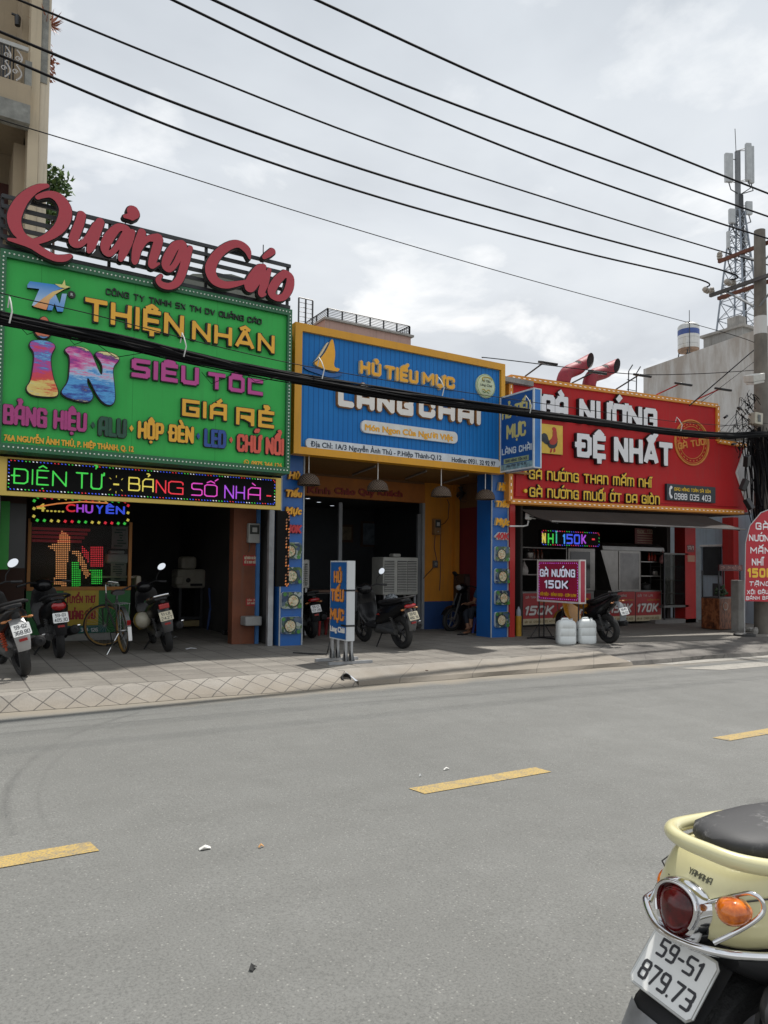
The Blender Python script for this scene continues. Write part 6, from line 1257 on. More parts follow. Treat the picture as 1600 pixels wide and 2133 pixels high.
mb = MB(); mb.bx(A.x-.02, B.x+.02, YC2, YC2+.7, A.z, top+.03); mb.obj('cabinet', SSD, t); price_panel(t, 1089, 1160, 1236, 1302, 'GÀ TAM HOÀNG', '150K'); price_panel(t, 1162, 1230, 1237, 1300, 'GÀ TA LAI', '170K'); wheels(t, (A.x+.1, B.x-.1), YC2+.2); wheels(t, (A.x+.15, B.x-.15), YC2+.6)
for x in (1085, 1180): frame_bars(t, [(q(x, 1234), q(x, 1139)), (q(x, 1234, .6), q(x, 1139, .6))], SSL, 'post')
for y in (1140, 1165, 1197): mb = MB(); z = q(1085, y).z; mb.bx(q(1085, y).x, q(1180, y).x, YC2, YC2+.6, z-.012, z+.012); mb.obj('shelf', SSL, t)
mb = MB(); C_, D_ = q(1183, 1232), q(1239, 1142); mb.bx(C_.x, D_.x, YC2-.02, YC2+.65, C_.z, D_.z, .02); mb.obj('glass_case', SSL, t); mb = MB(); mb.bx(C_.x+.06, D_.x-.2, YC2-.028, YC2-.021, C_.z+.08, D_.z-.1); mb.obj('case_pane', mat('dark_pane', (.03, .03, .03), .12), t)
t = thing('food_cart', 'stainless food cart with slanted hood and two complete price panels', 'food cart', q(1325, 1300)); A, B = q(1268, 1296), q(1378, 1296); top = q(1268, 1233).z
mb = MB(); mb.bx(A.x-.02, B.x+.02, YC2, YC2+.7, A.z, top+.03); mb.obj('cabinet', SSD, t); price_panel(t, 1269, 1322, 1233, 1296, 'GÀ TAM HOÀNG', '150K'); price_panel(t, 1324, 1376, 1233, 1294, 'GÀ TA LAI', '170K'); wheels(t, (A.x+.1, B.x-.1), YC2+.2); wheels(t, (A.x+.15, B.x-.15), YC2+.6)
P_ = [q(x, y) for x, y in ((1250, 1146), (1274, 1232), (1330, 1232), (1332, 1146))]; mb = MB(); mb._add([Vector((v.x, YC2-.02, v.z)) for v in P_]+[Vector((v.x, YC2+.6, v.z)) for v in P_], [(0, 1, 2, 3), (7, 6, 5, 4), (0, 4, 5, 1), (1, 5, 6, 2), (2, 6, 7, 3), (3, 7, 4, 0)]); mb.obj('hood', SSL, t)
C_, D_ = q(1290, 1228), q(1329, 1153); mb = MB(); mb.bx(C_.x, D_.x, YC2-.03, YC2-.021, C_.z, D_.z); mb.obj('hood_pane', mat('grey_pane', (.17, .165, .16), .12, 0, .3, 3), t); mb = MB()
for x0_, x1_, z0_, z1_ in ((C_.x-.05, D_.x+.05, C_.z-.05, C_.z), (C_.x-.05, D_.x+.05, D_.z, D_.z+.05), (C_.x-.05, C_.x, C_.z, D_.z), (D_.x, D_.x+.05, C_.z, D_.z)): mb.bx(x0_, x1_, YC2-.035, YC2-.0215, z0_, z1_)
mb.obj('pane_frame', SSL, t)
C_, D_ = q(1250, 1145), q(1378, 1143); mb = MB(); mb.prism([(YC2-.1, 0), (YC2+.75, 0), (YC2+.72, .12), (YC2+.5, .22), (YC2+.1, .2), (YC2-.08, .1)], Matrix(((0, 0, 1, C_.x), (1, 0, 0, 0), (0, 1, 0, C_.z), (0, 0, 0, 1))), 0, D_.x-C_.x); mb.obj('roof', SSL, t)
for x in (1334, 1376): frame_bars(t, [(q(x, 1232), q(x, 1146)), (q(x, 1232, .6), q(x, 1146, .6))], SSL, 'post')
for y in (1170, 1200): mb = MB(); z = q(1334, y).z; mb.bx(q(1334, y).x, q(1376, y).x, YC2, YC2+.6, z-.012, z+.012); mb.obj('shelf', SSL, t)
# glass cabinet on legs
t = thing('glass_cabinet', 'dim glass sided cabinet on tall legs beside the red pillar', 'cabinet', q(1408, 1300, -.2)); C_, D_ = q(1384, 1266, -.2), q(1434, 1153, -.2); Y0 = YC2-.2
mb = MB(); mb.bx(C_.x, D_.x, Y0, Y0+.5, C_.z, C_.z+.06); mb.bx(C_.x, D_.x, Y0, Y0+.5, D_.z-.04, D_.z); mb.obj('carcass', SSD, t)
for x in (C_.x+.02, D_.x-.02):
    for y in (Y0+.02, Y0+.48): mb = MB(); mb.bx(x-.018, x+.018, y-.018, y+.018, fz(x), D_.z-.041); mb.obj('leg', DARK, t)
for k in range(1, 4): z = C_.z+(D_.z-C_.z)*k/4; mb = MB(); mb.bx(C_.x+.04, D_.x-.04, Y0+.03, Y0+.47, z-.008, z+.008); mb.obj('shelf', SSD, t)
mb = MB(); mb.bx(C_.x+.04, D_.x-.04, Y0+.006, Y0+.012, C_.z+.061, D_.z-.041); mb.obj('pane', glass('cabinet_glass', (.5, .5, .48)), t)
# menu board hanging over the carts
pl = planeY(13.9); a0, b0 = pl.pix(1323, 1138); a1, b1 = pl.pix(1391, 1099); b1 = pl.pix(1323, 1100)[1]; t = thing('menu_board', 'faded red hanging price board above the cart with slanted hood', 'menu board', pl.at((a0+a1)/2, b0)); mb = MB(); mb.bx(a0, a1, 13.9, 13.93, b0, b1); mb.obj('board', mat('menu_red', (.16, .035, .03), .5, 0, .1), t)
mb = MB(); MP_ = mat('menu_print', (.36, .28, .20), .5)
for tx_, x0_, x1_, y0_, y1_ in (('150K', 1327, 1342, 1103, 1111), ('170K', 1348, 1364, 1103, 1111), ('170K', 1360, 1380, 1126, 1134)): mb = MB(); ptext(mb, pl, tx_, x0_, x1_, y0_, y1_, .001, .004, font='r', bold=.09, res=20); mb.obj('price', MP_, t)
mb = MB()
for k in range(5): pl.box(mb, a0+.1, a0+(a1-a0)*(.5+.08*(k % 3)), b0+.1+k*.07, b0+.12+k*.07, .001, .003)
mb.obj('lettering', mat('menu_print', (.36, .28, .20), .5), t)
mb = MB()
for f in (.1, .9): mb.cyl((a0+(a1-a0)*f, 13.915, b1), (a0+(a1-a0)*f, 13.915, 2.96), .006, n=5)
mb.obj('hanger', DARK, t)
# ---- lit stand sign
p_a, p_b = gnd(1119, 1331, SWK), gnd(1208, 1341, SWK); XR = 10.30; PR_ = Plane((XR, 0, 0), (0, -1, 0)); a0, b0 = PR_.pix(1119, 1249); a1, b0b = PR_.pix(1207, 1255); b1 = PR_.pix(1119, 1169)[1]; b0 = (b0+b0b)/2
t = thing('lit_stand_sign', 'boxy red illuminated price sign on thin black legs in front of the carts', 'stand sign', (XR+.1, -(a0+a1)/2, fz(XR))); mb = MB(); mb.bx(XR+.02, XR+.17, -a1, -a0, b0, b1); mb.obj('box', mat('lit_box_red', (.38, .03, .055), .45), t)
mb = MB()
for x_ in (XR, XR+.146):
    for yy in (-a1-.004, -a0-.026): mb.bx(x_, x_+.026, yy, yy+.03, b0-.03, b1+.03)
    mb.bx(x_, x_+.026, -a1+.027, -a0-.027, b0-.03, b0+.003); mb.bx(x_, x_+.026, -a1+.027, -a0-.027, b1-.003, b1+.03)
mb.bx(XR+.027, XR+.145, -a1-.003, -a0, b0-.03, b0-.001); mb.bx(XR+.027, XR+.145, -a1-.003, -a0, b1+.001, b1+.03); mb.obj('frame', mat('lit_frame_white', (.62, .58, .56), .4), t)
mb = MB(); mb.bx(XR+.01, XR+.019, -a1+.03, -a0-.03, b0+.005, b1-.005); mb.obj('face', mat('lit_face_maroon', (.18, .008, .03), .4, emit=.25), t)
PRf = Plane((XR+.009, 0, 0), (0, -1, 0)); W_, H_ = a1-a0, b1-b0; LLT = mat('lit_letter', (.66, .68, .82), .4, emit=.25)
raised_letters(t, PRf, 'GÀ NƯỚNG', a0+W_*.07, b0+H_*.60, W_*.84, H_*.20, LLT, 0, .015, .005, EDGE, font='r', bold=.10); raised_letters(t, PRf, '150K', a0+W_*.2, b0+H_*.31, W_*.56, H_*.21, LLT, 0, .03, .006, EDGE, font='r', bold=.11)
mb = MB(); offset_text(mb, PRf, 'XÔI ĐẬU - BÁNH BAO - CƠM LAM', a0+W_*.07, b0+H_*.12, W_*.85, H_*.075, 0, .01, mi=0, ms=0, font='r', bold=.055, res=24); mb.obj('lettering', KY, t)
border(t, PRf, a0+.05, a1-.05, b0+.04, b1-.04, [EP, em('led_lilac', (.55, .2, .75), 1.0)], .05, .012)
for yy in (-a0-.04, -a1+.04):
    for x in (XR+.02, XR+.15): mb = MB(); mb.cyl((x, yy, fz(XR)), (x, yy, b0-.03), .014, n=6); mb.obj('leg', BLACK, t)
    mb = MB(); mb.box((XR+.06, yy, fz(XR)+.018), (.72, .03, .03)); mb.tube([(XR-.22, yy, fz(XR)+.02), (XR+.02, yy, fz(XR)+.3)], .009, 5); mb.tube([(XR+.38, yy, fz(XR)+.02), (XR+.15, yy, fz(XR)+.3)], .009, 5); mb.obj('foot', BLACK, t)
mb = MB(); mb.box((XR+.06, (-a0-a1)/2, fz(XR)+.02), (.03, a1-a0-.1, .03)); mb.obj('brace', BLACK, t)
# ---- white jerrycans
JW = mat('jerrycan_plastic', (.70, .73, .72), .4, 0, .06, 4, dirt=.18)
def jerrycan(px_, py_, w, h, lab, rz):
    p = gnd(px_, py_, SWK); t = thing('jerrycan', lab, 'jerrycan', p, rz, 'white jerrycans under the lit stand sign'); mb = MB(); d = w*.62
    rings = []
    for z, k in ((0, .9), (.02, .98), (.05, 1), (h*.30, 1), (h*.31, .97), (h*.33, .97), (h*.34, 1), (h*.62, 1), (h*.63, .97), (h*.65, .97), (h*.66, 1), (h*.80, .99), (h*.9, .88), (h*.96, .66), (h*.98, .5)):
        rings.append([Vector((w/2*k*(abs(cos(q))**.55)*(1 if cos(q) >= 0 else -1), d/2*k*(abs(sin(q))**.55)*(1 if sin(q) >= 0 else -1), z)) for q in [i*2*PI/24 for i in range(24)]])
    mb.loft(rings); mb.obj('body', JW, t, False)
    mb = MB(); mb.tube([(-w*.25, 0, h*.95), (-w*.2, 0, h*1.02), (w*.08, 0, h*1.02), (w*.14, 0, h*.95)], .018, 8); mb.obj('handle', JW, t, False); mb = MB(); mb.cyl((w*.28, 0, h*.9), (w*.28, 0, h*1.02), .028, n=14); mb.obj('cap', mat('cap_red' if 'left' in lab else 'cap_white', (.4, .42, .42), .5), t, False)
jerrycan(1179, 1341, .37, .46, 'translucent white jerrycan with dirty marks under the lit stand sign, left one', R(-25)); jerrycan(1221, 1340, .37, .47, 'translucent white jerrycan behind the legs of the lit stand sign, right one', R(-20))
# yellow post
p = gnd(1080, 1325, SWK); t = thing('yellow_bollard', 'yellow cylinder with clear bottle on top beside the right blue pillar', 'bollard', p); mb = MB(); mb.cyl((0, 0, 0), (0, 0, .42), .062, n=18); mb.lathe([(.062, .38), (.066, .385), (.066, .40), (.062, .405)], (0, 0, 0), 18); mb.obj('body', mat('bollard_yellow', (.48, .27, .02), .5, 0, .15, 5, dirt=.4), t, False)
mb = MB(); mb.lathe([(.0, .42), (.05, .42), (.052, .5), (.04, .55), (.018, .58), (.018, .61), (.0, .615)], (0, 0, 0), 14); mb.obj('bottle', mat('bottle_clear', (.30, .34, .38), .1), t, False)
# ---- snack cart, feather flag, A frame
pl = planeY(10.9); t = thing('snack_cart', 'small snack cart with food photos and maroon header beside the feather flag', 'food cart', pl.at(*pl.pix(1520, 1312))); a0, b0 = pl.pix(1499, 1316); a1, _ = pl.pix(1546, 1316); zc_ = pl.pix(1499, 1247)[1]; b0 = fz(a0)+.02
n = NB('snack_photo'); c = n.ramp(n.noise(9, 4, .6, sc=(2.5, 1, .8)), (.3, (.03, .01, .006)), (.48, (.16, .05, .02)), (.6, (.32, .12, .05)), (.72, (.06, .03, .02))); SNP = n.done(c, .4)
mb = MB(); mb.bx(a0, a1, 10.9, 11.4, b0, zc_); mb.obj('body', SNP, t)
for x, y in ((1511, 1263), (1529, 1267)): mb = MB(); a, b = pl.pix(x, y); mb.lathe([(0, .008), (.08, .008), (.1, .012), (.1, 0)], pl.at(a, b), 20, (0, -1, 0)); mb.mi = 1; mb.lathe([(0, .011), (.078, .011), (.08, .009)], pl.at(a, b), 20, (0, -1, 0)); mb.obj('bowl_print', [mat('bowl_rim', (.32, .28, .24), .4), mat('bowl_soup', (.25, .08, .03), .4)], t)
zh_ = pl.pix(1499, 1189)[1]; zh2 = pl.pix(1499, 1176)[1]; mb = MB(); mb.bx(a0-.02, a1+.02, 10.88, 10.92, zh_, zh2); mb.obj('header', mat('header_maroon', (.08, .012, .016), .5), t)
mb = MB(); ptext(mb, planeY(10.88), 'CƠM LAM MUỐI ĐẬU', 1501, 1545, 1179, 1186, .001, .004, font='r', bold=.085, res=20); mb.obj('lettering', mat('header_print', (.34, .16, .14), .5), t)
for x in (a0+.02, a1-.02):
    for y in (10.93, 11.38): mb = MB(); mb.bx(x-.014, x+.014, y-.014, y+.014, zc_, zh_); mb.obj('post', DARK, t)
mb = MB(); mb.bx(a0, a1, 10.9, 11.4, zc_+.001, zc_+.03); mb.obj('counter', SSD, t)
mb = MB()
for k in range(24): mb.ball((a0+.2+random.random()*.4, 11.05+random.random()*.2, zc_+.08+random.random()*.22), (.05, .03, .04), (random.random()*3, random.random()*3, 0), 6, 4)
mb.obj('leafy_wares', mat('ware_green', (.03, .06, .02), .7, 0, .4, 9), t)
p = gnd(1551, 1325, SWK); t = thing('feather_flag', 'red feather flag with white lettering on a thin pole at the right edge', 'flag', p)
mb = MB(); mb.lathe([(.0, .0), (.23, .0), (.23, .045), (.20, .055), (.03, .055), (.0, .055)], (0, 0, 0), 28); mb.obj('base', mat('base_rubber', (.03, .03, .03), .7), t, False)
FP = Plane(p+Vector((0, -.02, 0)), Vector((cos(R(-4)), sin(R(-4)), 0))); fq = lambda x, y: FP.pix(x, y)
mb = MB(); tp = FP.at(*fq(1562, 1095)); mb.tube([p+Vector((0, 0, .04)), FP.at(*fq(1551, 1250)), FP.at(*fq(1553, 1130)), tp, FP.at(*fq(1585, 1068)), FP.at(*fq(1600, 1062)), FP.at(*fq(1614, 1068)), FP.at(*fq(1624, 1090))], .012, 6); mb.obj('pole', mat('pole_alu', (.45, .45, .45), .4), t)
L_ = [fq(1551, 1252), fq(1622, 1254), fq(1628, 1130), fq(1624, 1090), fq(1614, 1068), fq(1600, 1062), fq(1580, 1073), fq(1562, 1097), fq(1554, 1130)]
V2, F2 = fill_loops([ccw(L_)]); mb = MB(); raised(mb, FP, L_, -.004, .004, 0, 0); mb.obj('banner', mat('flag_red', (.44, .012, .025), .6, 0, .12, 3, .3, 5), t)
FPt = Plane(FP.at(0, 0, .004), FP.u)
for w, xl, xr, yt, yb, m_, bo in (('GÀ', 1574, 1601, 1088, 1103, LWH, .1), ('NƯỚNG', 1560, 1612, 1113, 1127, LWH, .1), ('MẮM', 1563, 1606, 1139, 1153, LWH, .1), ('NHĨ', 1566, 1592, 1163, 1178, LWH, .1), ('150K', 1557, 1610, 1183, 1203, KY, .13), ('TẶNG', 1561, 1604, 1211, 1221, LWH, .1), ('XÔI ĐẬU/', 1556, 1606, 1229, 1238, LWH, .1), ('BÁNH BAO', 1554, 1608, 1242, 1250, LWH, .1)):
    mb = MB(); ptext(mb, FPt, w, xl, xr, yt, yb, .001, .004, font='r', bold=bo, shear=.12 if w == 'TẶNG' else 0, res=26); mb.obj('lettering', m_, t)
pl = planeY(14.6); a0, b0 = pl.pix(1448, 1274); a1, _ = pl.pix(1484, 1274); b1 = pl.pix(1448, 1186)[1]; t = thing('sandwich_board', 'faded orange sandwich board leaning behind the red pillar', 'sandwich board', pl.at((a0+a1)/2, fz(20)))
mb = MB(); mb.box(((a0+a1)/2, 14.6, (b0+b1)/2), (a1-a0, .03, b1-b0), (R(-8), 0, 0)); mb.obj('board', mat('faded_orange', (.48, .25, .06), .7, 0, .3, 4), t); mb = MB(); mb.tube([(a1+.05, 14.55, b1), (a1+.2, 14.75, fz(20))], .02, 5); mb.tube([(a0+.05, 14.55, b0), (a0, 14.5, fz(20))], .02, 5); mb.obj('leg', WOODD, t)
# ================================================================ buildings behind
CRM = mat('cream_render', (.50, .42, .30), .85, 0, .08, 1.2, dirt=.2); CRD = mat('beige_render', (.36, .29, .20), .85, 0, .1, 1.2, dirt=.2); STN = mat('grey_cladding_stone', (.22, .22, .20), .8, 0, .35, 5, .5, 12)
YA = 15.0; AP = planeY(YA); ax = lambda x, y=200: AP.pix(x, y)[0]; az = lambda y, x=30: AP.pix(x, y)[1]
t = thing('apartment_building', 'tall beige apartment block with balconies behind the script letters', 'building', (-2, 17, 0)); X1 = ax(101)
mb = MB(); mb.bx(-8, X1, YA+1.9, 24, -.2, 17); mb.bx(X1-.25, X1, YA+.35, YA+1.899, 5, 17); mb.obj('wall', CRD, t)
mb = MB(); mb.bx(ax(60.5), ax(83), YA, YA+.6, 4, 17); mb.obj('column', CRM, t); mb = MB(); mb.bx(ax(84), X1+.02, YA+.06, YA+.4, 4, 17); mb.obj('corner_column', mat('pale_render', (.56, .49, .38), .85, 0, .08, 1.2, dirt=.3), t)
mb = MB(); mb.bx(ax(36), ax(62), YA+.5, YA+1.89, 4, az(268)); mb.bx(ax(46), ax(62), YA+.5, YA+1.89, az(180), 17); mb.obj('balcony_side_wall', CRD, t)
mb = MB(); mb.bx(-8, ax(63), YA-.15, YA+1.88, az(222), az(178)); mb.obj('balcony_slab', CRD, t)
mb = MB(); mb.bx(-8, ax(62), YA-.22, YA+.05, az(262), az(223)); mb.obj('stone_cladding', STN, t)
mb = MB(); mb.bx(ax(50), ax(64), YA-.12, YA+.1, az(177), az(125)); mb.bx(ax(83)-.01, ax(98), YA+.04, YA+.059, az(150), 17); mb.obj('brick_pier', STN, t)
mb = MB(); mb.bx(-8, ax(36), YA+1.7, YA+1.88, az(420), az(300)); mb.bx(-8, ax(36), YA+1.7, YA+1.88, az(100), az(60)); mb.obj('door', mat('dark_red_timber', (.06, .015, .012), .5), t)
mb = MB(); mb.bx(-8, ax(25), YA+1.66, YA+1.69, az(400), az(365)); mb.obj('window', mat('dim_window', (.05, .055, .06), .2), t)
rl = MB(); rl.bx(-8, ax(56), YA-.1, YA-.04, az(104), az(96)); ra = rl.obj('balustrade', mat('painted_rail', (.42, .42, .40), .6), t)
for k in range(14):
    x = ax(4+k*3.2-20) if k % 2 else ax(2+k*3.6-20); mb = MB(); z0, z1 = az(176), az(104); mb.tube([(x, YA-.07, z0), (x, YA-.07, z1)], .012, 5); mb.obj('baluster', DARK, ra)
for xx in (32, 8):
    mb = MB(); x = ax(xx); z0, z1 = az(172), az(108); h_ = z1-z0; mb.tube([(x+.09*sin(q*PI/8)*(1 if q < 8 else -1), YA-.08, z0+h_*q/16) for q in range(17)], .014, 5)
    for zc_, sg in ((z0+h_*.28, -1), (z0+h_*.72, 1)): mb.tube([(x+sg*.02+.05*cos(q*.6)*(1-q*.05), YA-.08, zc_+.05*sin(q*.6)*(1-q*.05)) for q in range(14)], .01, 5)
    mb.obj('scroll', mat('scroll_white', (.5, .48, .46), .5), ra)
q = planeY(YA+.45).pix(37, 42); mb = MB(); mb.lathe([(.0, -.12), (.05, -.11), (.06, .05), (.03, .1), (.0, .11)], (q[0], YA+.45, q[1]), 10); mb.box((q[0]-.05, YA+.47, q[1]+.1), (.12, .03, .03)); mb.obj('wall_lamp', BLACK, t)
def leaf_bush(name, label, cat, c, rad, n, m_, size, trunk=None, spiky=False, parent=None):
    t = thing(name, label, cat, c if trunk is None else trunk[0]); mb = MB(); rnd = random.Random(hash(label) % 1000 if False else len(label))
    for _ in range(n):
        while True:
            v = Vector((rnd.uniform(-1, 1), rnd.uniform(-1, 1), rnd.uniform(-1, 1)))
            if v.length <= 1: break
        v *= (.55+.45*v.length) if not spiky else .15; p = Vector(c)+Vector((v.x*rad[0], v.y*rad[1], v.z*rad[2]))
        d = Vector((rnd.uniform(-1, 1), rnd.uniform(-1, 1), rnd.uniform(-.6, .8) if not spiky else rnd.uniform(-.2, 1))).normalized(); s_ = size*rnd.uniform(.6, 1.3); w = d.cross(Vector((rnd.uniform(-1, 1), rnd.uniform(-1, 1), .3))).normalized()*s_*(.28 if not spiky else .05)
        nn = d.cross(w).normalized()*s_*.12; mb.mi = rnd.randrange(len(m_)); mb._add([p, p+d*s_*.45+w+nn, p+d*s_, p+d*s_*.45-w+nn], [(0, 1, 2, 3)])
    mb.obj('foliage', m_, t); 
    if trunk:
        mb = MB(); rr = trunk[2]; mb.tube([trunk[0], trunk[0].lerp(Vector(c), .6)+Vector((.03, 0, 0)), Vector(c)], [rr, rr*.7, rr*.4], 7)
        for q in range(5): mb.tube([trunk[0].lerp(Vector(c), .7), Vector(c)+Vector((rnd.uniform(-.6, .6)*rad[0], rnd.uniform(-.6, .6)*rad[1], rnd.uniform(0, .7)*rad[2]))], [rr*.4, rr*.12], 5)
        mb.obj('trunk', WOODD, t)
    return t
GRN = [mat('leaf_green', (.05, .11, .025), .6, 0, .3, 9), mat('leaf_dark_green', (.03, .07, .018), .6, 0, .3, 9), mat('leaf_light_green', (.10, .17, .04), .6, 0, .3, 9)]; RDL = [mat('leaf_rust', (.22, .07, .035), .6, 0, .3, 9), mat('leaf_pink_brown', (.30, .13, .09), .6, 0, .3, 9)]
pl = planeY(16.0); c = pl.at(*pl.pix(112, 388)); leaf_bush('rooftop_tree', 'small green leafy tree rising behind the script letters', 'tree', c, (.35, .35, .42), 420, GRN, .13, (Vector((c.x, 16.0, 5.3)), None, .04))
c = pl.at(*pl.pix(111, 455)); leaf_bush('rooftop_shrub', 'green shrub seen through the slatted rack behind the letter bowl', 'shrub', c, (.2, .3, .5), 260, GRN, .12, (Vector((c.x, 16.0, 5.3)), None, .03))
mb = MB(); mb.bx(.9, 2.4, 15.5, 16.6, 5.1, 5.3); tag(mb.obj('roof_terrace', CONC), 'concrete roof terrace carrying the small green plants', 'terrace')
c = planeY(15.2).at(*planeY(15.2).pix(103, 52)); leaf_bush('balcony_plant', 'spiky rust coloured plant sticking out beside the beige column', 'plant', c, (.1, .1, .3), 70, RDL, .32, spiky=True)
c = planeY(15.2).at(*planeY(15.2).pix(104, 130)); leaf_bush('balcony_vine', 'thin pinkish vine trailing down beside the beige column', 'plant', c, (.12, .1, .4), 90, RDL, .10)
# neighbour at far left edge
mb = MB(); a = GP.pix(3, 700)[0]; mb.bx(a-.6, .52, 11.0, 11.25, 2.3, 6.0); tag(mb.obj('neighbour_wall', mat('faded_pink', (.50, .24, .18), .8, 0, .1, 2, dirt=.5)), 'faded pink wall strip at the left edge beside the green signboard', 'wall')
# house with roof railing behind the blue sign
YR = 20.0; HP = planeY(YR); t = thing('rear_house', 'pink rendered house with black roof railings behind the blue signboard', 'house', (11, 22, 0)); xr1 = HP.pix(856, 690)[0]; zr = HP.pix(856, 703)[1]; xl_ = HP.pix(683, 655)[0]-.1
mb = MB(); mb.bx(8.0, xl_, YR+.01, YR+6, -.3, zr-.35); mb.bx(xl_, xr1, YR, YR+6, -.3, zr); mb.obj('wall', mat('pink_render', (.42, .28, .24), .85, 0, .1, 1.5, dirt=.4), t); mb = MB(); mb.bx(xl_-.05, xr1+.08, YR-.08, YR+6, zr+.001, zr+.07); mb.obj('roof_slab', CONC, t)
def railing(x0, y0, x1, y1, z0, h, n, label):
    t = thing('roof_railing', label, 'railing', ((x0+x1)/2, (y0+y1)/2, z0)); P0, P1 = Vector((x0, y0, z0)), Vector((x1, y1, z0))
    for k in range(n+1): p = P0.lerp(P1, k/n); mb = MB(); mb.bx(p.x-.02, p.x+.02, p.y-.02, p.y+.02, z0, z0+h-.02); mb.obj('post', DARK, t)
    for k in range(6): z = z0+h*(k+1)/6; mb = MB(); mb.tube([P0+Vector((0, 0, z-z0)), P1+Vector((0, 0, z-z0))], .022 if k == 5 else .010, 5); mb.obj('rail', DARK, t)
hz = HP.pix(855, 681)[1]-zr-.07; xl = HP.pix(683, 655)[0]
railing(xl, YR, xr1-.05, YR, zr+.07, hz+.02, 6, 'long black roof railing behind the blue signboard'); railing(xr1-.05, YR, xr1-.05, YR+3.2, zr+.07, hz+.02, 4, 'side run of black railing at the right end of the pink roof'); railing(xl, YR, xl, YR+3.2, zr+.07, hz+.02, 4, 'side run of black railing at the left end of the pink roof')
p = HP.pix(622, 655); railing(HP.pix(622, 660)[0], YR, HP.pix(651, 660)[0], YR, zr-.35, hz+.58, 2, 'short separate black railing beside the green signboard top')
# white side wall on the right
t = thing('white_building', 'white rendered building with stained blank side wall behind the red signboard', 'building', (22, 14, 0)); XW = 20.0
V = [Vector((XW, 11.2, -.4)), Vector((XW, 16.0, -.4)), Vector((XW, 16.0, 8.2)), Vector((XW, 11.2, 8.5))]; mb = MB(); mb._add(V+[v+Vector((13, 0, 0)) for v in V], [(0, 1, 2, 3), (7, 6, 5, 4), (0, 4, 5, 1), (1, 5, 6, 2), (2, 6, 7, 3), (3, 7, 4, 0)])
n = NB('stained_white_render'); c = n.ramp(n.noise(.5, 6, .6), (.3, (.48, .49, .49)), (.7, (.58, .58, .57))); st = n.ramp(n.m('ADD', n.m('MULTIPLY', n.noise(1.1, 7, .7, sc=(1, 2.2, .45)), .9), n.m('MULTIPLY', n.z, .06)), (.80, 0), (1.0, .75)); st = n.m('MAXIMUM', st, n.ramp(n.noise(.7, 7, .7, sc=(1, 1, .6)), (.56, 0), (.70, .35))); n.M.node_tree.nodes; c = n.mix(st, c, (.30, .26, .22)); mb.obj('wall', n.done(c, .85), t)
mb = MB(); mb.bx(XW-.06, XW-.002, 11.3, 15.9, -.4, 3.1); mb.obj('lower_wall', mat('pale_blue_paint', (.40, .50, .58), .8, 0, .08, 2, dirt=.3), t)
def xpart(px0, px1, yt, yb, d, nm, m_):
    pl = Plane((XW-.06, 0, 0), (0, -1, 0)); a0, b0 = pl.pix(px0, yb); a1, _ = pl.pix(px1, yb); b1 = pl.pix(px0, yt)[1]; mb = MB(); pl.box(mb, a0, a1, b0, b1, .001, d); mb.obj(nm, m_, t)
xpart(1466, 1503, 1140, 1198, .03, 'window', mat('dim_window', (0, 0, 0))); xpart(1460, 1506, 1135, 1139, .06, 'window_lintel', WHITE); xpart(1507, 1528, 1128, 1180, .04, 'blue_shutter', mat('shutter_blue', (.05, .14, .38), .6)); xpart(1452, 1462, 1140, 1290, .05, 'blue_pillar', mat('pale_blue_pillar', (.5, .58, .62), .7)); xpart(1486, 1500, 1215, 1290, .03, 'door', mat('door_dim', (.04, .04, .045), .5))
# stair house, tower and tank
t = thing('stair_house', 'weathered grey rooftop stair house below the antenna tower', 'rooftop house', (26, 17.5, 0)); mb = MB(); mb.bx(25.9, 29.5, 16.15, 17.8, -.4, 10.78); mb.obj('wall', mat('weathered_grey', (.25, .25, .24), .9, 0, .25, 1, dirt=.6), t); mb = MB(); mb.bx(25.8, 29.6, 16.05, 17.9, 10.781, 10.88); mb.obj('roof_slab', CONC, t)
mb = MB(); mb.bx(25.95, 26.4, 16.3, 16.8, 10.881, 11.3); mb.obj('rooftop_box', CONC, t)
TWX, TWY, TZ0 = 27.2, 17.1, 10.88; TS = mat('tower_steel', (.25, .28, .32), .5, .5, .15)
t = thing('antenna_tower', 'lattice steel telecom tower with white panel antennas on a roof behind', 'tower', (TWX, TWY, TZ0)); H_ = 5.15; w0, w1 = .62, .17
cr = lambda k, f: Vector((TWX+(1 if k in (0, 3) else -1)*(w0+(w1-w0)*f), TWY+(1 if k < 2 else -1)*(w0+(w1-w0)*f), TZ0+H_*f))
for k in range(4): mb = MB(); mb.tube([cr(k, 0), cr(k, 1)], .04, 6); mb.obj('leg', TS, t)
lv = [0, .14, .28, .41, .53, .64, .74, .83, .92, 1]; mb = MB()
for i in range(len(lv)-1):
    for k in range(4):
        j = (k+1) % 4; mb.tube([cr(k, lv[i]), cr(j, lv[i+1])], .018, 4); mb.tube([cr(j, lv[i]), cr(k, lv[i+1])], .018, 4); mb.tube([cr(k, lv[i+1]), cr(j, lv[i+1])], .018, 4)
mb.obj('lattice', TS, t); ANT = mat('antenna_grey', (.42, .44, .45), .5)
zt = TZ0+H_; mb = MB(); mb.cyl((TWX, TWY, zt-.2), (TWX, TWY, zt+2.5), .11, n=12); mb.obj('mast', mat('mast_grey', (.16, .17, .18), .5), t); mb = MB(); mb.cyl((TWX-.1, TWY, zt+2.4), (TWX-.16, TWY, zt+3.4), .014, n=5); mb.obj('lightning_rod', DARK, t)
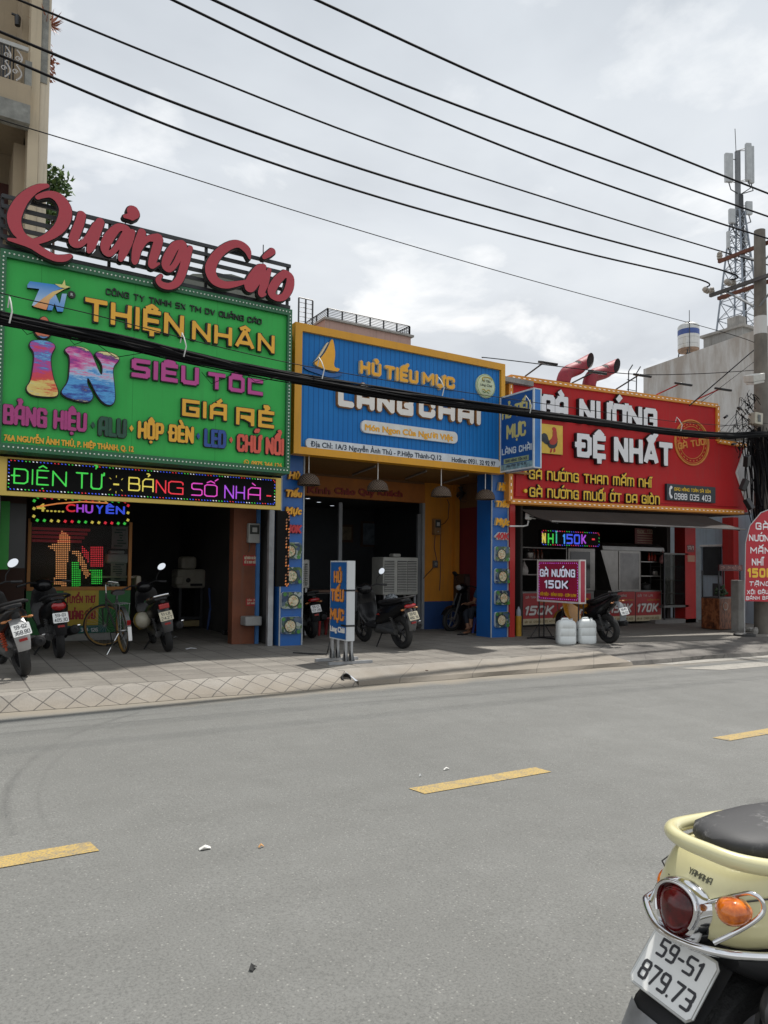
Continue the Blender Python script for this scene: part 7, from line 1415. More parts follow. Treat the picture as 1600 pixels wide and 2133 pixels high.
for dx, dy, z0_, z1_, w in ((.22, -.32, zt+1.2, zt+2.75, .24), (.50, -.26, zt+1.2, zt+2.75, .24), (-.42, .12, zt+1.15, zt+2.35, .34), (.42, -.2, zt-.1, zt+.45, .28), (-.42, .0, zt-.6, zt+.0, .26), (.62, .1, zt-1.1, zt-.55, .2), (-.52, .1, zt-1.6, zt-.9, .12)):
    p = Vector((TWX+dx, TWY+dy, 0)); mb = MB(); mb.box((p.x, p.y, (z0_+z1_)/2), (w, .14, z1_-z0_), (0, 0, R(-25)), .03); a_ = mb.obj('panel_antenna', ANT, t); mb = MB()
    for z in (z0_+.1, z1_-.15): mb.tube([(TWX, TWY, z-.06), (p.x, p.y+.06, z)], .016, 5)
    mb.tube([(p.x, p.y, z0_), (p.x+.06, p.y-.05, z0_-.3), (TWX+.05, TWY-.1, z0_-.5)], .022, 5); mb.obj('bracket', DARK, a_)
mb = MB()
for k in range(5): mb.tube([(TWX-.3+k*.05, TWY-.4, TZ0), (TWX-.1+k*.04, TWY-.2, zt-.6), (TWX-.05+k*.05, TWY-.12, zt+.7)], .02, 5)
mb.tube([(TWX-.5, TWY, zt-1.6), (TWX-.75, TWY-.05, zt-2.3), (TWX-.62, TWY-.1, zt-2.7), (TWX-.3, TWY-.2, zt-2.6)], .02, 5); mb.obj('feeder_cables', DARK, t)
tx, ty = 21.3, 15.2; t = thing('water_tank', 'stainless rooftop water tank with blue band on a steel stand', 'water tank', (tx, ty, 8.25))
mb = MB(); mb.lathe([(.0, 0), (.25, .02), (.34, .08), (.345, .1), (.345, .22), (.335, .225), (.345, .23), (.345, .44), (.335, .445), (.345, .45), (.345, .86), (.30, .92), (.12, .97), (.12, 1.02), (.0, 1.02)], (tx, ty, 8.8), 24); mb.obj('tank', mat('tank_steel', (.52, .52, .50), .35, .5, .1, 4, dirt=.3), t); mb = MB(); mb.lathe([(.347, .55), (.347, .73)], (tx, ty, 8.8), 24, None, 2*PI); mb.obj('blue_band', mat('tank_blue', (.04, .08, .26), .5), t)
mb = MB(); mb.lathe([(.1, -.02), (.33, .02), (.346, .10), (.33, .1)], (tx, ty, 8.79), 24); mb.obj('rusty_rim', mat('rust', (.24, .16, .11), .8, 0, .3, 8), t)
for k in range(4): mb = MB(); a_ = k*PI/2+.5; mb.tube([(tx+.42*cos(a_), ty+.42*sin(a_), 8.1), (tx+.3*cos(a_), ty+.3*sin(a_), 8.82)], .02, 5); mb.tube([(tx+.38*cos(a_), ty+.38*sin(a_), 8.3), (tx+.38*cos(a_+PI/2), ty+.38*sin(a_+PI/2), 8.6)], .012, 4); mb.obj('stand_leg', DARK, t)
mb = MB(); mb.cyl((tx-.3, ty-.25, 8.2), (tx-.3, ty-.25, 10.1), .012, n=5); mb.obj('pipe', DARK, t)
t = thing('roof_ladder', 'thin steel ladder and scrap shelves at the corner of the white building', 'ladder', (19.6, 16.3, 6)); mb = MB()
for dx in (0, .4): mb.tube([(19.4+dx, 16.2, 5.2), (19.5+dx, 16.2, 8.1), (19.7+dx, 16.2, 8.35)], .02, 5)
for k in range(8): mb.tube([(19.42, 16.2, 5.5+k*.33), (19.84, 16.2, 5.5+k*.33)], .012, 4)
mb.obj('rails', DARK, t); mb = MB()
for k in range(4): mb.box((19.3, 16.3, 5.6+k*.35), (.9-.1*k, .4, .05), (0, .08*(-1)**k, 0))
mb.obj('scrap_shelf', mat('scrap_timber', (.22, .18, .12), .8, 0, .4, 5), t)
# ================================================================ utility pole, cross arms, wires
PX0, PY0 = 16.62, 9.9; t = thing('utility_pole', 'round concrete utility pole with white band and steel cross arms', 'utility pole', (PX0, PY0, fz(PX0))); zt = onX(1581, 481, PX0).z
mb = MB(); mb.cyl((PX0, PY0, fz(PX0)-.1), (PX0, PY0, zt), .20, .125, 24); mb.obj('shaft', mat('pole_concrete', (.155, .14, .12), .9, 0, .3, 2.5, .3, 20, dirt=.5), t)
zb0, zb1 = onX(1585, 697, PX0).z, onX(1585, 660, PX0).z; f = lambda z: .20+(.125-.20)*(z-fz(PX0))/(zt-fz(PX0))
mb = MB(); mb.lathe([(f(zb0)+.004, zb0), (f(zb1)+.004, zb1)], (PX0, PY0, 0), 24); mb.obj('white_band', mat('band_white', (.55, .54, .52), .6, 0, .05, 3, dirt=.3), t)
STL = mat('arm_steel', (.09, .085, .085), .6, .3, .3); RST = mat('arm_rust', (.14, .055, .035), .8, .1, .3)
def arm(xa, ya, ext, m_, dx, name='cross_arm', s_=.08):
    e = onX(xa, ya, PX0+dx); z = e.z; mb = MB(); y1 = 2*PY0-e.y if ext is None else ext; mb.bx(PX0+dx-s_/2, PX0+dx+s_/2, y1, e.y, z-s_/2, z+s_/2); mb.obj(name, m_, t); return Vector((PX0+dx, e.y, z+s_/2))
e1 = arm(1497, 545, None, RST, .17); e2 = arm(1479, 616, None, STL, -.22); e3 = arm(1496, 622, None, RST, .24)
for sg in (1, -1):
    mb = MB(); mb.tube([(PX0-.1, PY0, e2.z-.7), (PX0-.2, PY0+sg*.75, e2.z-.06)], .03, 4); mb.tube([(PX0+.1, PY0, e1.z-.5), (PX0+.17, PY0+sg*.6, e1.z-.08)], .025, 4); mb.obj('arm_brace', mat('brace_galv', (.22, .24, .26), .5, .4), t)
CER = mat('insulator_ceramic', (.33, .30, .26), .35)
def insulator(p, ax, name='insulator'):
    mb = MB(); mb.lathe([(.03, 0), (.06, .01), (.065, .05), (.045, .06), (.07, .08), (.075, .11), (.045, .12), (.065, .14), (.06, .18), (.03, .2), (.0, .21)], p, 14, ax); mb.obj(name, CER, t)
insulator(e1+Vector((0, -.03, 0)), (0, 0, 1)); 
I5 = onX(1527, 577, PX0-.22); I6 = onX(1482, 596, PX0-.22); I5 = Vector((PX0-.22, I5.y, e2.z)); I6 = Vector((PX0-.22, e2.y-.04, e2.z))
for p in (I5, I6): insulator(p+Vector((-.12, 0, .02)), (-1, 0, .25)); insulator(p+Vector((.46, 0, .02)), (1, 0, .25)); insulator(p+Vector((.1, .06, 0)), (0, 0, 1))
WIRE = mat('wire_black', (.009, .009, .010), .8, spec=.12)
def wire(name, pts, r, label, cat='cable', k=8, group=None, mt=None):
    pts = [Vector(v) for v in pts]
    if 'power line' in cat: e_ = (pts[0]-pts[1]).normalized(); pts = [pts[0]+e_*14+Vector((0, 0, -.9)), pts[0]+e_*6]+pts
    q = spl([tuple(p)+(0,) for p in pts], k); mb = MB(); mb.tube([v[:3] for v in q], r, 6); tag(mb.obj(name, mt or WIRE), label, cat, group); return q
def pw(Y, pts): pl = planeY(Y); return [pl.at(*pl.pix(x, y)) for x, y in pts]
GW = 'overhead power lines crossing the sky'
wire('power_line', pw(7.9, [(520, -64), (660, 0), (1000, 157), (1300, 283), (1600, 403), (1720, 448)]), .017, 'topmost thick black power line, leaving the photo right of the tower', 'power line', group=GW)
wire('power_line', pw(8.5, [(300, -72), (445, 0), (800, 160), (1200, 310), (1600, 451), (1720, 490)]), .017, 'second power line from the top, crossing in front of the antenna tower', 'power line', group=GW)
wire('power_line', pw(9.1, [(200, -78), (360, 0), (700, 160), (1100, 325), (1400, 432), (1600, 497), (1700, 528)]), .017, 'third power line from the top, touching the tip of the utility pole', 'power line', group=GW)
wire('power_line', pw(e1.y-.03, [(-160, -82), (40, 0), (400, 147), (800, 302), (1200, 432), (1497, 522), (1600, 552)]), .016, 'power line tied to the single insulator on the upper cross arm', 'power line', group=GW)
wire('power_line', pw(I5.y, [(-160, -2), (0, 66), (400, 228), (800, 367), (1200, 482), (1520, 568)])+[I5+Vector((-.3, 0, .07))], .019, 'power line ending at the inner insulator of the lower cross arm', 'power line', group=GW)
wire('power_line', pw(I6.y, [(-160, 50), (0, 115), (400, 280), (800, 414), (1200, 522), (1460, 583)])+[I6+Vector((-.3, 0, .07))], .019, 'lowest thick power line, ending at the outer tip of the lower cross arm', 'power line', group=GW)
wire('thin_line', pw(10.0, [(-120, 212), (0, 249), (300, 340), (700, 465), (1100, 582), (1500, 690), (1578, 716)]), .007, 'single thin line below the thick power lines', 'power line')
wire('thin_line', pw(10.3, [(1005, 745), (1040, 748), (1300, 778), (1440, 779), (1560, 772), (1582, 769)]), .009, 'service line from the top of the blue signboard to the pole', 'cable')
wire('thin_line', pw(10.2, [(1436, 845), (1500, 790), (1560, 738), (1580, 722)]), .014, 'thick service line rising from the red signboard to the pole', 'cable')
wire('thin_line', pw(10.25, [(1460, 838), (1530, 785), (1582, 745)]), .006, 'thin service line beside the thick one rising to the pole', 'cable')
# the sagging bundle of communication cables
prof = [(-160, 626), (0, 662), (200, 700), (400, 745), (600, 786), (800, 818), (1000, 846), (1200, 873), (1400, 899), (1520, 908), (1585, 905), (1700, 912)]
t = thing('cable_bundle', 'thick sagging bundle of black communication cables strung in front of the signboards', 'cable bundle', pw(8.8, [(800, 818)])[0]); BYf = lambda px_: 8.15+1.45*max(0, min(1, px_/1560))**2; base = spl([tuple(pw(BYf(q[0]), [q])[0])+(0,) for q in prof], 8); base = [Vector(v[:3]) for v in base]; e_ = base[0]-base[1]; base = [base[0]+e_*(40-10*q_) for q_ in range(4)]+base; rnd = random.Random(3); mb = MB()
for k in range(46):
    a_ = rnd.uniform(0, 2*PI); rr = .058*math.sqrt(rnd.random()); ph = rnd.uniform(0, 6); fr = rnd.uniform(.15, .4); sag = abs(rnd.gauss(0, .012))
    mb.tube([p+Vector((0, rr*cos(a_)+.02*sin(i*fr+ph), rr*sin(a_)*.9+.025*sin(i*fr*.7+ph)-sag*(.5+.5*sin(i*.35+ph)))) for i, p in enumerate(base)], rnd.choice((.007, .009, .011, .014)), 5)
mb.obj('strands', WIRE, t); mb = MB(); mb.tube([p+Vector((0, 0, .30-.12*sin(i/len(base)*PI))) for i, p in enumerate(base)], .006, 5); mb.obj('messenger_wire', WIRE, t)
for x, y in ((19, 650), (379, 722), (665, 770), (914, 808), (1096, 845), (1410, 885)):
    p = pw(BYf(x), [(x, y)])[0]; mb = MB(); mb.tube([p+Vector((.0, -.09, -.14)), p+Vector((.02, -.11, -.02)), p+Vector((.01, -.05, .09)), p+Vector((0, .0, .16)), p+Vector((-.01, .03, .05))], .008, 5); mb.obj('tie_wire', mat('tie_pale', (.55, .55, .52), .6), t)
mb = MB()
for x, y, l in ((130, 690, .3), (200, 715, .5), (385, 735, .25), (500, 770, .5), (30, 668, .3), (420, 775, .3)):
    p = pw(BYf(x)-.05, [(x, y)])[0]; mb.tube([p, p+Vector((l*.4, 0, -.12)), p+Vector((l, 0, -.02))], .004, 4)
mb.obj('loose_ends', WIRE, t)
# tangle at the pole
t = thing('cable_tangle', 'messy tangle of black cables wrapped round the utility pole', 'cable tangle', (PX0, PY0, 3.5)); mb = MB(); rnd = random.Random(11); tz = onX(1585, 905, PX0).z
for k in range(46):
    a_ = rnd.uniform(2.0, 5.6); r0 = rnd.uniform(.17, .42); z0, z1 = tz+rnd.uniform(-.2, .15), tz-rnd.uniform(.5, 3.0)
    mb.tube([v[:3] for v in spl([(PX0+r0*cos(a_+j*.12)+rnd.gauss(0, .03), PY0+r0*sin(a_+j*.12)+rnd.gauss(0, .03), z0+(z1-z0)*j/5, 0) for j in range(6)], 4)], rnd.choice((.008, .012, .018, .026)), 5)
for k in range(40):
    p = pw(PY0-.3, [(rnd.uniform(1535, 1575), rnd.uniform(830, 945))])[0]; r0 = rnd.uniform(.06, .28); mb.tube([p+Vector((r0*cos(q*.7), .05*sin(q), r0*.8*sin(q*.7)+.02*q*rnd.uniform(-1, 1))) for q in range(rnd.randint(4, 9))], rnd.choice((.005, .007, .01)), 5)
for k in range(9):
    a_, b_2 = pw(PY0-.1, [(rnd.uniform(1488, 1530), rnd.uniform(880, 935)), (rnd.uniform(1560, 1584), rnd.uniform(790, 870))]); mb.tube([a_, a_.lerp(b_2, .5)+Vector((0, 0, -.05)), b_2], .005, 4)
mb.obj('cables', WIRE, t)
for k, (x, y) in enumerate(((1540, 850), (1528, 925), (1512, 868), (1550, 1010), (1560, 1050), (1556, 960))): p = pw(PY0-.35, [(x, y)])[0]; mb = MB(); mb.box(p, (.1, .07, .05) if k < 3 else (.14, .11, .26), (rnd.uniform(-.5, .5), rnd.uniform(-.6, .6), 0), .012); mb.obj('splice_box', BLACK, t)
def pole_box(x, y, w, h, d, rot, m_, lab, win):
    p = pw(PY0-.33, [(x, y)])[0]; t = thing('junction_box', lab, 'box', p); mb = MB(); mb.box(p, (w, d, h), rot, .015); mb.obj('housing', m_, t); mb = MB()
    if win: mb.box(p+Vector((0, -d/2-.004, .0)), (w*.6, .006, h*.6)); mb.obj('window', mat('meter_window', (0, 0, 0)), t)
    else: mb.box(p+Vector((.02, -.01, -h/2-.03)), (w*.9, d*.8, .05), rot, .01); mb.obj('lid', m_, t)
pole_box(1571, 787, .34, .16, .3, (R(12), R(-14), R(-15)), mat('box_white', (.55, .54, .5), .5, dirt=.2), 'white junction box tilted on the utility pole above the cable tangle', False); pole_box(1574, 873, .24, .27, .2, (0, R(4), R(-10)), mat('box_cream', (.45, .42, .34), .5, dirt=.4), 'cream meter box with small window on the utility pole', True)
# short concrete posts at the right edge
for x0_, x1_, yb_, lab in ((1512, 1530, 1316, 'left of the feather flag pole'), (1566, 1584, 1308, 'right of the feather flag pole')):
    p = gnd((x0_+x1_)/2+14, yb_, SWK); mb = MB(); mb.box((p.x+.2, p.y+.1, p.z+.6), (.26, .2, 1.3), None, .02); tag(mb.obj('concrete_post', CONC), 'weathered short concrete post %s' % lab, 'post')
for k in range(5): p = gnd(1562+k*11, 1316+(k % 2)*4, SWK); mb = MB(); mb.ball(p+Vector((0, 0, .05)), (.12, .09, .07), (k, k*2, 0), 8, 5); tag(mb.obj('rubble', CONC, smooth=False), 'broken concrete lumps at the foot of the utility pole', 'rubble', 'rubble at the foot of the utility pole')
# ================================================================ motorbikes
TYRE = mat('tyre_rubber', (.018, .018, .018), .75, 0, .2, 20, .4, 60); RIMB = mat('rim_black', (.03, .03, .032), .4, .4); GBLK = mat('gloss_black', (.008, .008, .009), .25, 0, .1, 3, spec=.3, coat=.12); MBLK = mat('matt_black', (.014, .014, .015), .6, spec=.25); SEATM = mat('seat_vinyl', (.018, .018, .02), .45, 0, .2, 8, .15, 60); REDL = mat('tail_red', (.30, .008, .010), .15, 0, .1, 9, coat=.5); AMB = mat('indicator_amber', (.40, .15, .04), .2, coat=.4); PLT = mat('plate_white', (.74, .74, .72), .4, 0, .04, 9); PLY = mat('plate_cream', (.55, .50, .36), .45, 0, .06, 9); PINK = mat('plate_ink', (.03, .03, .035), .5); MIRR = mat('mirror_glass', (.85, .87, .9), .03, 1.0, .0); ENG = mat('engine_grey', (.10, .10, .10), .45, .5)
def ell(x, z, ry, rz, n=16, p=.8): return [Vector((x, ry*math.copysign(abs(cos(2*PI*k/n))**p, cos(2*PI*k/n)), z+rz*math.copysign(abs(sin(2*PI*k/n))**p, sin(2*PI*k/n)))) for k in range(n)]
def wheel(parent, x, Rr, w, name, spokes=5, rim=RIMB, y=0.0, steer=0.0):
    mb = MB(); mb.T = Matrix.Translation((x, y, Rr)) @ Matrix.Rotation(steer, 4, 'Z')
    mb.lathe([(Rr*.70, -w*.38), (Rr*.80, -w*.5), (Rr*.92, -w*.48), (Rr*.985, -w*.28), (Rr, 0), (Rr*.985, w*.28), (Rr*.92, w*.48), (Rr*.80, w*.5), (Rr*.70, w*.38), (Rr*.70, -w*.38)], (0, 0, 0), 36, (0, 1, 0)); wl = mb.obj(name, TYRE, parent, False)
    mb = MB(); mb.T = Matrix.Translation((x, y, Rr)) @ Matrix.Rotation(steer, 4, 'Z'); mb.lathe([(Rr*.62, -w*.3), (Rr*.71, -w*.36), (Rr*.71, w*.36), (Rr*.62, w*.3), (Rr*.62, -w*.3)], (0, 0, 0), 30, (0, 1, 0)); mb.lathe([(0, -w*.5), (.045, -w*.45), (.045, w*.45), (0, w*.5)], (0, 0, 0), 14, (0, 1, 0))
    for k in range(spokes): a = 2*PI*k/spokes; mb.tube([(.03*cos(a), 0, .03*sin(a)), (Rr*.66*cos(a+.12), 0, Rr*.66*sin(a+.12))], [.016, .012] if spokes < 12 else [.003, .003], 6)
    mb.obj('rim', rim, wl, False); return wl
def plate(parent, x, z, l1, l2, tilt=R(22), m_=PLT, y=0.0, w=.19, h=.14, bold=.075):
    """plate facing backwards; its top leans forward"""
    pl = Plane((x, y, z), (0, -1, 0), (sin(tilt), 0, cos(tilt))); mb = MB(); P_ = []
    for cx, cy, t0 in ((w/2-.012, -h/2+.012, -90), (w/2-.012, h/2-.012, 0), (-w/2+.012, h/2-.012, 90), (-w/2+.012, -h/2+.012, 180)): P_ += [(cx+.012*cos(R(t0+k*30)), cy+.012*sin(R(t0+k*30))) for k in range(4)]
    mb.prism(P_, pl.M(), -.003, .002); p = mb.obj('licence_plate', m_, parent, False)
    mb = MB(); offset_text(mb, pl, l1, -w*.34, h*.08, w*.68, h*.32, .0021, .0032, mi=0, ms=0, font='r', bold=bold, res=26); offset_text(mb, pl, l2, -w*.43, -h*.40, w*.86, h*.34, .0021, .0032, mi=0, ms=0, font='r', bold=bold, res=26); mb.obj('plate_number', PINK, p, False); return p
def motorbike(name, label, pos, rz, lean, txt, body=GBLK, accent=GBLK, tail='wide', plate_m=PLT, shock=ENG, fender=MBLK, rail=MBLK, cap=CHROME, big=1.0, sport=False, front=None, ind=True, mirrors=(1, 1), steer=0.0, seat_h=0.0, rim=RIMB):
    t = thing(name, label, 'motorbike', pos, rz, tilt=(-lean, 0)); R_ = .285*big; WB = 1.26; w = .105*big
    def o(mb, nm, m_, par=None, sub=0): return mb.obj(nm, m_, par or t, False, sub)
    wheel(t, 0, R_, w, 'rear_wheel', rim=rim); wheel(t, WB, R_*.98, w*.78, 'front_wheel', rim=rim, steer=steer)
    s = seat_h; up = .10 if sport else 0
    mb = MB(); mb.loft([ell(-.40, .80+s+up, .035, .02), ell(-.32, .78+s+up*.9, .085, .055), ell(-.15, .71+s+up*.6, .145, .10), ell(.1, .64+s*.8, .175, .145), ell(.32, .59+s*.5, .18, .17), ell(.5, .52, .14, .17), ell(.62, .44, .10, .12)]); bd = o(mb, 'body', body)
    for sg in (-1, 1):
        mb = MB(); mb._add([Vector((x, sg*(y+.006), z)) for x, y, z in ((-.30, .085, .79+s+up*.8), (-.05, .147, .70+s), (.25, .168, .64+s*.5), (.5, .146, .58), (.35, .170, .58), (.05, .152, .66+s))], [(0, 1, 5), (1, 2, 4, 5), (2, 3, 4)]); o(mb, 'side_stripe', accent, bd)
    mb = MB(); mb.loft([ell(-.27, .835+s+up, .085, .02), ell(-.12, .825+s+up*.5, .125, .045), ell(.15, .79+s*.9, .135, .055), ell(.38, .775+s*.7, .115, .05), ell(.52, .77+s*.5, .07, .03)]); o(mb, 'seat', SEATM)
    mb = MB(); mb.loft([ell(-.02, .33, .06, .06), ell(.15, .36, .11, .10), ell(.45, .34, .12, .13), ell(.72, .31, .10, .10)]); mb.tube([(.0, .10, .30), (.5, .11, .34)], [.05, .07], 10); o(mb, 'engine', ENG)
    if not sport: mb = MB(); mb.loft([ell(.5, .36, .13, .05), ell(.75, .34, .15, .045), ell(.95, .38, .15, .06)]); o(mb, 'floorboard', MBLK)
    else: mb = MB(); mb.loft([ell(.42, .70, .10, .10), ell(.6, .74, .13, .12), ell(.85, .80, .11, .10)]); o(mb, 'fuel_tank', front or body)
    mb = MB(); mb.loft([ell(.88, .36, .13, .05), ell(.98, .52, .19, .05), ell(1.02, .72, .20, .06), ell(1.0, .88, .17, .07), ell(.99, .95, .10, .05)]); o(mb, 'front_shield', front or body)
    mb = MB(); mb.ball((1.02, 0, .98), (.13, .14, .10)); hc = o(mb, 'handlebar_cowl', body); mb = MB(); mb.ball((1.09, 0, .98), (.085, .09, .065)); o(mb, 'headlight', mat('headlight_glass', (.5, .52, .55), .1), hc)
    cs, sn = cos(steer), sin(steer)
    def st(x, y, z): dx, dy = x-WB*.78, y; return (WB*.78+dx*cs-dy*sn, dx*sn+dy*cs, z)
    mb = MB(); mb.tube([st(.86, .36, 1.0), st(.93, .2, 1.04), st(.98, 0, 1.0), st(.93, -.2, 1.04), st(.86, -.36, 1.0)], .012, 8); hb = o(mb, 'handlebar', MBLK)
    for sg in (1, -1): mb = MB(); mb.tube([st(.89, sg*.25, 1.025), st(.855, sg*.37, 1.0)], .018, 8); o(mb, 'grip', SEATM, hb)
    for sg, on in zip((1, -1), mirrors):
        if not on: continue
        mb = MB(); mb.tube([st(.93, sg*.2, 1.04), st(.95, sg*.23, 1.12), st(.92, sg*.31, 1.21)], .007, 6); mr = o(mb, 'mirror_stem', MBLK); mb = MB(); mb.T = Matrix.Translation(Vector(st(.92, sg*.33, 1.25))) @ Matrix.Rotation(R(12)+0*sg, 4, 'Y') @ Matrix.Rotation(-sg*R(6), 4, 'Z'); mb.ball((.008, 0, 0), (.02, .075, .05), (R(25)*sg, 0, 0)); mm = o(mb, 'mirror', MBLK, mr)
        mb = MB(); mb.T = Matrix.Translation(Vector(st(.92, sg*.33, 1.25))) @ Matrix.Rotation(R(12), 4, 'Y') @ Matrix.Rotation(-sg*R(6), 4, 'Z'); mb.lathe([(0, 0), (1, 0)], (0, 0, 0), 20); 
        for v in mb.bm.verts: pass
        T_ = mb.T; vs = [T_.inverted() @ v.co for v in mb.bm.verts]
        for v, c_ in zip(mb.bm.verts, vs): a_ = R(25)*sg; yy, zz = c_.x*.072, c_.y*.047; v.co = T_ @ Vector((-.0135, yy*cos(a_)-zz*sin(a_), yy*sin(a_)+zz*cos(a_)))
        mb.bm.normal_update(); md = o(mb, 'mirror_glass', MIRR, mr)
    for sg in (1, -1):
        mb = MB(); mb.tube([(WB, sg*.075, R_), (WB-.10, sg*.075, .62)], [.022, .026], 8); mb.tube([(WB-.10, sg*.075, .62), (WB-.17, sg*.06, .85)], .018, 8); o(mb, 'fork', ENG)
        mb = MB(); z0, z1 = R_+.03, .63+s; mb.tube([(.0, sg*.115, z0), (.10, sg*.12, z1)], .014, 6); mb.tube([(.0+.10*q/40*1.0+.026*cos(q*1.26), sg*.1175+.026*sin(q*1.26), z0+.05+(z1-z0-.08)*q/40) for q in range(41)], .008, 5); o(mb, 'shock_absorber', shock)
    mb = MB(); n_ = 9; mb._add([Vector((WB+(R_+.025)*cos(a), yy, R_+(R_+.025)*sin(a)+(0 if yy == 0 else -.02))) for a in [R(20)+R(115)*k/n_ for k in range(n_+1)] for yy in (-.065, 0, .065)], [(k*3+j, k*3+j+1, k*3+j+4, k*3+j+3) for k in range(n_) for j in (0, 1)], True); o(mb, 'front_mudguard', front or body)
    # rear end
    mb = MB(); up2 = up; xs = [(-.27, .70+s+up2, .075), (-.36, .62+s+up2*.8, .085), (-.40, .52+s*.8+up2*.5, .085), (-.395, .42+up2*.3, .075), (-.37, .34, .065)] if not sport else [(-.28, .82+s, .06), (-.40, .76+s, .06), (-.45, .66+s, .075), (-.46, .56, .08), (-.44, .47, .075)]
    mb._add([Vector((x+dx, yy, z)) for x, z, ww in xs for dx, yy in ((.02, -ww), (0, -ww*.5), (0, ww*.5), (.02, ww))]+[Vector((x+.03, yy*.9, z-.003)) for x, z, ww in xs for yy in (-ww, -ww*.5, ww*.5, ww)], [(i*4+j, i*4+j+1, i*4+j+5, i*4+j+4) for i in range(4) for j in range(3)]+[(20+i*4+j, 24+i*4+j, 25+i*4+j, 21+i*4+j) for i in range(4) for j in range(3)], True); o(mb, 'rear_mudguard', fender)
    px_, pz_ = (-.425, .585+s) if not sport else (-.48, .63+s); plate(t, px_, pz_, *txt, m_=plate_m)
    tz = .745+s+up
    if tail == 'wide': mb = MB(); mb.ball((-.36, 0, tz), (.055, .115, .038)); o(mb, 'tail_light', REDL)
    elif tail == 'big': mb = MB(); mb.ball((-.34, 0, tz-.01), (.07, .095, .065)); o(mb, 'tail_light', REDL)
    elif tail == 'box': mb = MB(); mb.box((-.40, 0, .73+s), (.05, .15, .075), None, .012); o(mb, 'tail_light', REDL)
    for sg in (1, -1) if ind else (): mb = MB(); mb.tube([(-.30, sg*.05, tz-.04), (-.32, sg*.13, tz-.05)], .008, 5); mb.ball((-.33, sg*.135, tz-.05), (.022, .034, .016)); o(mb, 'indicator', AMB)
    mb = MB(); mb.box((-.41, 0, .47+s*.5+up*.5), (.015, .085, .03)); o(mb, 'reflector', REDL)
    mb = MB(); mb.tube([(.25, .15, .80+s), (-.2, .165, .86+s+up), (-.36, .10, .89+s+up), (-.39, 0, .895+s+up), (-.36, -.10, .89+s+up), (-.2, -.165, .86+s+up), (.25, -.15, .80+s)], .013 if rail is CHROME else .018, 8); o(mb, 'grab_rail', rail)
    mb = MB(); mb.tube([(.6, -.12, .22), (.35, -.15, .24), (.22, -.165, .30)], .02, 8); mb.tube([(.22, -.165, .30), (.12, -.175, .33), (-.28, -.185, .39), (-.30, -.185, .392)], [.035, .06, .065, .05], 14); ex = o(mb, 'exhaust', MBLK); mb = MB(); mb.tube([(.15, -.235, .37), (-.1, -.248, .41), (-.22, -.25, .44)], [.02, .035, .02], 8, flat=.35); o(mb, 'heat_shield', cap, ex); mb = MB(); mb.lathe([(.018, .012), (.03, .006), (.05, .0), (.052, -.02)], (-.30, -.185, .392), 14, (-1, 0, .1)); o(mb, 'exhaust_tip', MBLK, ex)
    mb = MB(); mb.tube([(.45, .1, .25), (.38, .25+lean*.2, lean*.28+.012)], .012, 6); o(mb, 'side_stand', MBLK)
    return t
def at(px, py): return gnd(px, py, SWK)
SIL = mat('silver_plastic', (.34, .34, .34), .4, .3); ORS = mat('shock_orange', (.42, .06, .02), .4)
motorbike('motor_scooter', 'large black scooter with orange shock springs and plate 59-G2 at the left edge', at(51, 1408), R(97), R(13.5), ('59-G2', '368.80'), tail='none', shock=ORS, fender=SIL, big=1.06, cap=SIL, mirrors=(0, 1), steer=R(8))
motorbike('motor_scooter', 'black scooter with big round red tail light and plate 59-G1 405.30', at(124, 1370), R(91), R(6), ('59-G1', '405.30'), tail='big', mirrors=(0, 0), ind=False)
motorbike('motorbike', 'old underbone motorbike with chrome grab rail and cream plate beside the bicycle', at(352, 1357), R(86), R(13), ('51-LB', '2427'), tail='box', ind=False, plate_m=PLY, rail=CHROME, fender=ENG, big=.97, cap=CHROME, mirrors=(0, 1), steer=R(-15))
motorbike('motor_scooter', 'black scooter with red accents and a helmet on its seat behind the stand sign', at(840, 1351), R(91), R(9), ('59-G2', '480.76'), accent=mat('accent_red', (.30, .015, .012), .3), tail='wide', plate_m=PLY, mirrors=(1, 1), fender=mat('smoke_guard', (.09, .09, .09), .3))
motorbike('motor_scooter', 'dark scooter peeking out from behind the left blue pillar', at(650, 1329), R(84), R(8), ('59-C1', '117.28'), tail='wide', accent=mat('accent_red', (0, 0, 0)), mirrors=(0, 0))
p = at(903, 1308); motorbike('motorbike', 'dark motorbike with chrome rims parked sideways against the orange wall', Vector((p.x+1.12, min(p.y, 12.85)+.2, fz(p.x+1.2))), R(190), R(6), ('59-F1', '204.11'), tail='wide', mirrors=(0, 1), rim=mat('rim_dull_chrome', (.28, .28, .29), .3, .8), accent=mat('accent_grey', (.22, .22, .23), .3))
YBK = mat('motorbike_yellow', (.50, .22, .012), .25, 0, .08, 3, coat=.4)
motorbike('sport_motorbike', 'yellow and black sport motorbike with raised tail behind the white jerrycans', at(1270, 1340), R(84), R(8), ('59-P2', '118.02'), body=GBLK, accent=YBK, front=YBK, tail='none', sport=True, fender=mat('mudguard_grey', (.14, .15, .16), .4), mirrors=(0, 0), seat_h=.02)
